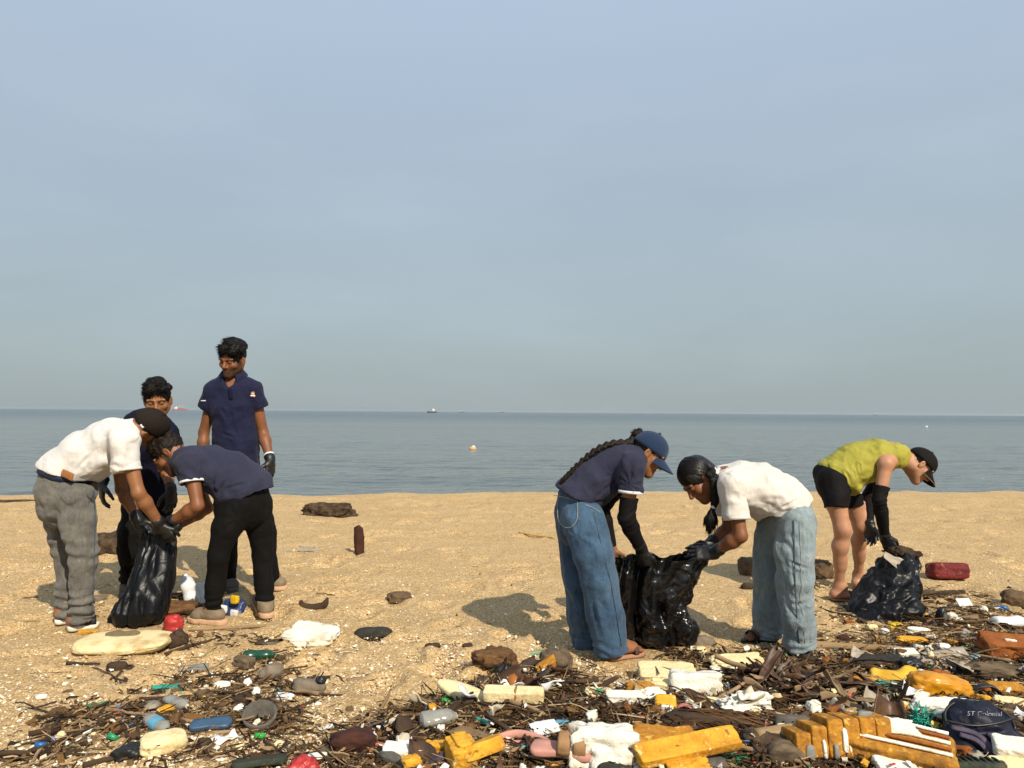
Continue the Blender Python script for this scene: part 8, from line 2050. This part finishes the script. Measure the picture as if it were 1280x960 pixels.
# repeats that one can pick out
def spread(protos, n, blobs, name, label, cat, group, smin, smax, lift, pitch, y0=700, along=None, size_top=1.0):
    XY, D = scatter(n, blobs, rs, 0.0, y0, 0.3)
    for i in range(n):
        o = protos[i] if i < len(protos) else protos[i % len(protos)].copy()
        if i >= len(protos): COL.objects.link(o)
        x, y = XY[i]; s = rs.uniform(smin, smax)
        o.location = (x, y, g1(x, y) + lift * rs.uniform(0.1, 1) * D[i]); o.scale = (s, s, s)
        yaw = rs.uniform(0, 2 * math.pi) if along is None else rs.normal(0, along)
        o.rotation_euler = (rs.normal(0, pitch), rs.normal(0, pitch), yaw)
        tag(o, label, cat, group)
def protos(fn, k, name, mats): return [link(name, mesh_data(name, *fn(i), True, [mats[i % len(mats)]])) for i in range(k)]
TWIG_MATS = [WOOD_DARK, WOOD_PALE, WOOD_DARK, WOOD_BARK]
spread(protos(lambda i: stick(0.26 + 0.03 * i, 0.0075 + 0.001 * (i % 3), 200 + i, 0.05 + 0.02 * (i % 4), 10, 6), 8, 'dry_stick', TWIG_MATS), 150, BLOBS_B, 'dry_stick', 'loose dry stick tangled in the broad litter bank in front', 'stick', 'loose sticks in the broad litter bank', 0.5, 1.25, 0.045, 0.10)
spread(protos(lambda i: stick(0.22 + 0.03 * i, 0.006 + 0.001 * (i % 3), 240 + i, 0.05 + 0.02 * (i % 4), 10, 6), 6, 'dry_stick', TWIG_MATS), 70, BLOBS_A, 'dry_stick', 'loose dry stick in the smaller litter patch below the trio', 'stick', 'loose sticks in the smaller litter patch', 0.5, 1.2, 0.04, 0.08)
SH = [SHEATH, SHEATH, SHEATH_PALE, SHEATH]
HEAP = [(946, 856, 34, 10, 1), (990, 870, 34, 15, 1), (1012, 884, 38, 16, 1), (962, 874, 40, 12, .8), (1035, 892, 30, 14, .6)]
spread(protos(lambda i: sheet(0.24 + 0.03 * i, 0.036 + 0.012 * (i % 3), 300 + i, 0.016, 11, 1.5 - 0.15 * i, 0.9, 0.004, (21, 9), 0.55, 0.25, 0.35), 8, 'palm_sheath', SH), 105, HEAP, 'palm_sheath', 'curled brown palm sheath in the heap beside the pale jeans', 'palm sheath', 'curled palm sheaths heaped beside the pale jeans', 0.5, 1.05, 0.085, 0.24)
spread(protos(lambda i: sheet(0.17 + 0.02 * i, 0.05 + 0.01 * (i % 3), 340 + i, 0.010, 11, 1.0 - 0.15 * i, 0.4, 0.004, (13, 9), 0.7, 0.2, 0.2), 6, 'dead_leaf', SH), 90, BLOBS_B, 'dead_leaf', 'curled dead leaf in the broad litter bank', 'leaf', 'dead leaves in the broad litter bank', 0.5, 1.2, 0.045, 0.3)
spread(protos(lambda i: chunk((0.10, 0.065, 0.045), 360 + i, 3.0, 0.24, 3.0, 9), 5, 'bark_lump', [WOOD_BARK, HUSK, WOOD_DARK, HUSK_GREY]), 60, BLOBS_B, 'bark_lump', 'rough lump of bark or husk in the broad litter bank', 'bark', 'bark lumps in the broad litter bank', 0.4, 1.0, 0.05, 0.3)
spread(protos(lambda i: chunk((0.08, 0.05, 0.035), 380 + i, 3.0, 0.24, 3.0, 9), 4, 'bark_lump', [WOOD_BARK, HUSK, WOOD_DARK, HUSK_GREY]), 34, BLOBS_A, 'bark_lump', 'rough bark lump in the smaller litter patch', 'bark', 'bark lumps in the smaller litter patch', 0.4, 1.0, 0.03, 0.3)
spread(protos(lambda i: chunk((0.055, 0.042, 0.030), 400 + i, 4.0, 0.22, 3.0, 9, 0, 0, 0.4), 6, 'foam_crumb', [FOAM_WHITE, FOAM_CREAM, FOAM_WHITE]), 110, BLOBS_B, 'foam_crumb', 'small white foam crumb in the broad litter bank', 'foam', 'foam crumbs in the broad litter bank', 0.4, 1.15, 0.06, 0.3)
spread(protos(lambda i: chunk((0.045, 0.035, 0.022), 420 + i, 3.0, 0.22, 3.0, 7, 0, 0, 0.4), 4, 'foam_crumb', [FOAM_WHITE, FOAM_CREAM]), 34, BLOBS_A, 'foam_crumb', 'small white foam crumb in the smaller litter patch', 'foam', 'foam crumbs in the smaller litter patch', 0.4, 1.1, 0.04, 0.3)
spread(protos(lambda i: sheet(0.09, 0.065, 440 + i, 0.022, 12, 0.7, 0.3, 0.003, (13, 9)), 6, 'film_scrap', [PL_WHITE, FILM_GREY, CLEAR, PL_CREAM]), 44, BLOBS_B, 'film_scrap', 'crumpled pale plastic film scrap in the broad litter bank', 'plastic film', 'film scraps in the broad litter bank', 0.5, 1.2, 0.08, 0.4)

spread(protos(lambda i: chunk((0.085, 0.05, 0.026), 460 + i, 8.0, 0.14, 3.0, 9, 0, 0.2, 0.4), 6, 'ochre_fragment', [FOAM_OCHRE, FOAM_YELLOW, FOAM_RUST]), 46, BLOBS_B, 'ochre_fragment', 'small ochre foam splinter in the broad litter bank', 'foam', 'ochre foam splinters in the broad litter bank', 0.4, 1.2, 0.06, 0.3)

# ------------------------------------------------------------------ what floats on the sea
def hull(Lh, Bm, Hh, n=15):
    """ship's hull: pointed bow, square stern, raised sheer"""
    V = []
    for i in range(n):
        t = i / (n - 1); x = (t - 0.5) * Lh; w = Bm / 2 * (1 - max(0, (t - 0.6) / 0.4) ** 2 * 0.97) * (0.85 + 0.15 * min(1, t * 4)); z = Hh * (1 + 0.35 * max(0, (t - 0.6) / 0.4) ** 2 + 0.08 * max(0, (0.2 - t) / 0.2))
        V += [(x, -w, z), (x, -w * 0.75, 0), (x, w * 0.75, 0), (x, w, z), (x, w * 0.9, z * 0.93), (x, -w * 0.9, z * 0.93)]
    m = 6; Q = []
    for i in range(n - 1):
        for j in range(m):
            k = (j + 1) % m; Q.append([i * m + j, i * m + k, (i + 1) * m + k, (i + 1) * m + j])
    Q += [[0, 5, 4, 3], [0, 3, 2, 1]]; e = (n - 1) * m; Q += [[e + 3, e + 4, e + 5, e], [e + 1, e + 2, e + 3, e]]
    return np.array(V, float), np.array(Q)
SHIP_RED = noise_mat('red_ship_paint', (0.36, 0.10, 0.09), (0.30, 0.085, 0.075), rough=0.6, bump=0)
SHIP_WHITE = noise_mat('white_ship_paint', (0.66, 0.64, 0.62), (0.58, 0.56, 0.54), rough=0.6, bump=0)
SHIP_DARK = noise_mat('dark_boat_paint', (0.06, 0.065, 0.07), (0.045, 0.05, 0.055), rough=0.7, bump=0)
BUOY = noise_mat('buoy_orange', (0.62, 0.36, 0.12), (0.54, 0.30, 0.10), rough=0.6, bump=0)
def blk(x, y, z, a, b, c): V, Q = chunk((a, b, c), 3, 14, 0.0, 2, 5); return V + A3(x, y, z), Q
def boat(px, Y, Lh, label, kind, flip=False):
    p = J(px, 515, Y); o = empty('cargo_ship' if kind == 'ship' else 'fishing_boat', (p[0], Y, SEA_Z - 0.02 * Lh), math.pi if flip else 0)
    tag(o, label, 'ship' if kind == 'ship' else 'boat')
    if kind == 'ship':
        part(o, 'hull', hull(Lh, Lh * 0.17, Lh * 0.10), SHIP_RED)
        part(o, 'deckhouse', blk(-Lh * 0.28, 0, Lh * 0.16, Lh * 0.20, Lh * 0.13, Lh * 0.15), SHIP_WHITE); part(o, 'bridge', blk(-Lh * 0.25, 0, Lh * 0.255, Lh * 0.10, Lh * 0.12, Lh * 0.05), SHIP_WHITE)
        part(o, 'funnel', blk(-Lh * 0.35, 0, Lh * 0.28, Lh * 0.05, Lh * 0.05, Lh * 0.10), SHIP_RED); part(o, 'cargo', blk(Lh * 0.10, 0, Lh * 0.13, Lh * 0.42, Lh * 0.12, Lh * 0.06), SHIP_RED)
        for x in (-0.05, 0.16, 0.38): part(o, 'mast', sweep([(Lh * x, 0, Lh * 0.1), (Lh * x, 0, Lh * 0.24), (Lh * x, 0, Lh * (0.34 if x < 0.3 else 0.24))], Lh * 0.007, 6), SHIP_WHITE)
    else:
        part(o, 'hull', hull(Lh, Lh * 0.26, Lh * 0.16), SHIP_DARK); part(o, 'wheelhouse', blk(Lh * 0.14 * (-1), 0, Lh * 0.30, Lh * 0.26, Lh * 0.18, Lh * 0.28), SHIP_WHITE)
        part(o, 'mast', sweep([(Lh * 0.12, 0, Lh * 0.12), (Lh * 0.12, 0, Lh * 0.3), (Lh * 0.12, 0, Lh * 0.52)], Lh * 0.012, 6), SHIP_DARK)
boat(225, 2300, 44, 'red cargo ship far out behind the head of the crouched group', 'ship')
boat(540, 1100, 13.5, 'dark fishing boat with white wheelhouse near the horizon', 'boat', True)
boat(577, 2200, 12, 'tiny boat on the horizon right of the fishing boat', 'boat')
boat(627, 2600, 14, 'faint tiny boat on the horizon above the marker buoy', 'boat')
boat(1094, 2600, 14, 'faint tiny boat on the horizon above the lime vest', 'boat', True)
for px, py, r, label in ((591, 562, 0.17, 'orange and white marker buoy floating off the beach'), (1158, 534, 0.20, 'small white buoy far off above the black cap')):
    p = G(px, py, SEA_Z); o = empty('marker_buoy', p); tag(o, label, 'buoy')
    V, Q = chunk((r * 2.2, r * 1.9, r * 1.3), 5, 2.2, 0.04, 2, 9); part(o, 'float_body', (V + A3(0, 0, r * 0.3), Q), BUOY if px < 800 else SHIP_WHITE)
    V, Q = chunk((r * 1.1, r * 1.0, r * 0.6), 6, 2.4, 0.04, 2, 7); part(o, 'buoy_top', (V + A3(r * 0.2, 0, r * 0.95), Q), SHIP_WHITE)

# ------------------------------------------------------------------ haze: the air over the beach and the sea
hz = bpy.data.materials.new('haze_air'); hz.use_nodes = True
t = hz.node_tree; t.nodes.clear()
pv = t.nodes.new('ShaderNodeVolumePrincipled'); pv.inputs['Color'].default_value = (0.74, 0.80, 0.86, 1); pv.inputs['Density'].default_value = 0.00008; pv.inputs['Anisotropy'].default_value = 0.2
om = t.nodes.new('ShaderNodeOutputMaterial'); t.links.new(pv.outputs[0], om.inputs['Volume'])
bxv = np.array([(x, y, z) for x in (-9800, 9800) for y in (-300, 9600) for z in (-7, 17)], float)
o = link('haze', mesh_data('haze', bxv, np.array([[0, 1, 3, 2], [4, 6, 7, 5], [0, 4, 5, 1], [2, 3, 7, 6], [0, 2, 6, 4], [1, 5, 7, 3]]), False, [hz])); tag(o, 'thin sea haze', None, None, 'stuff')
SC.cycles.volume_bounces = 0
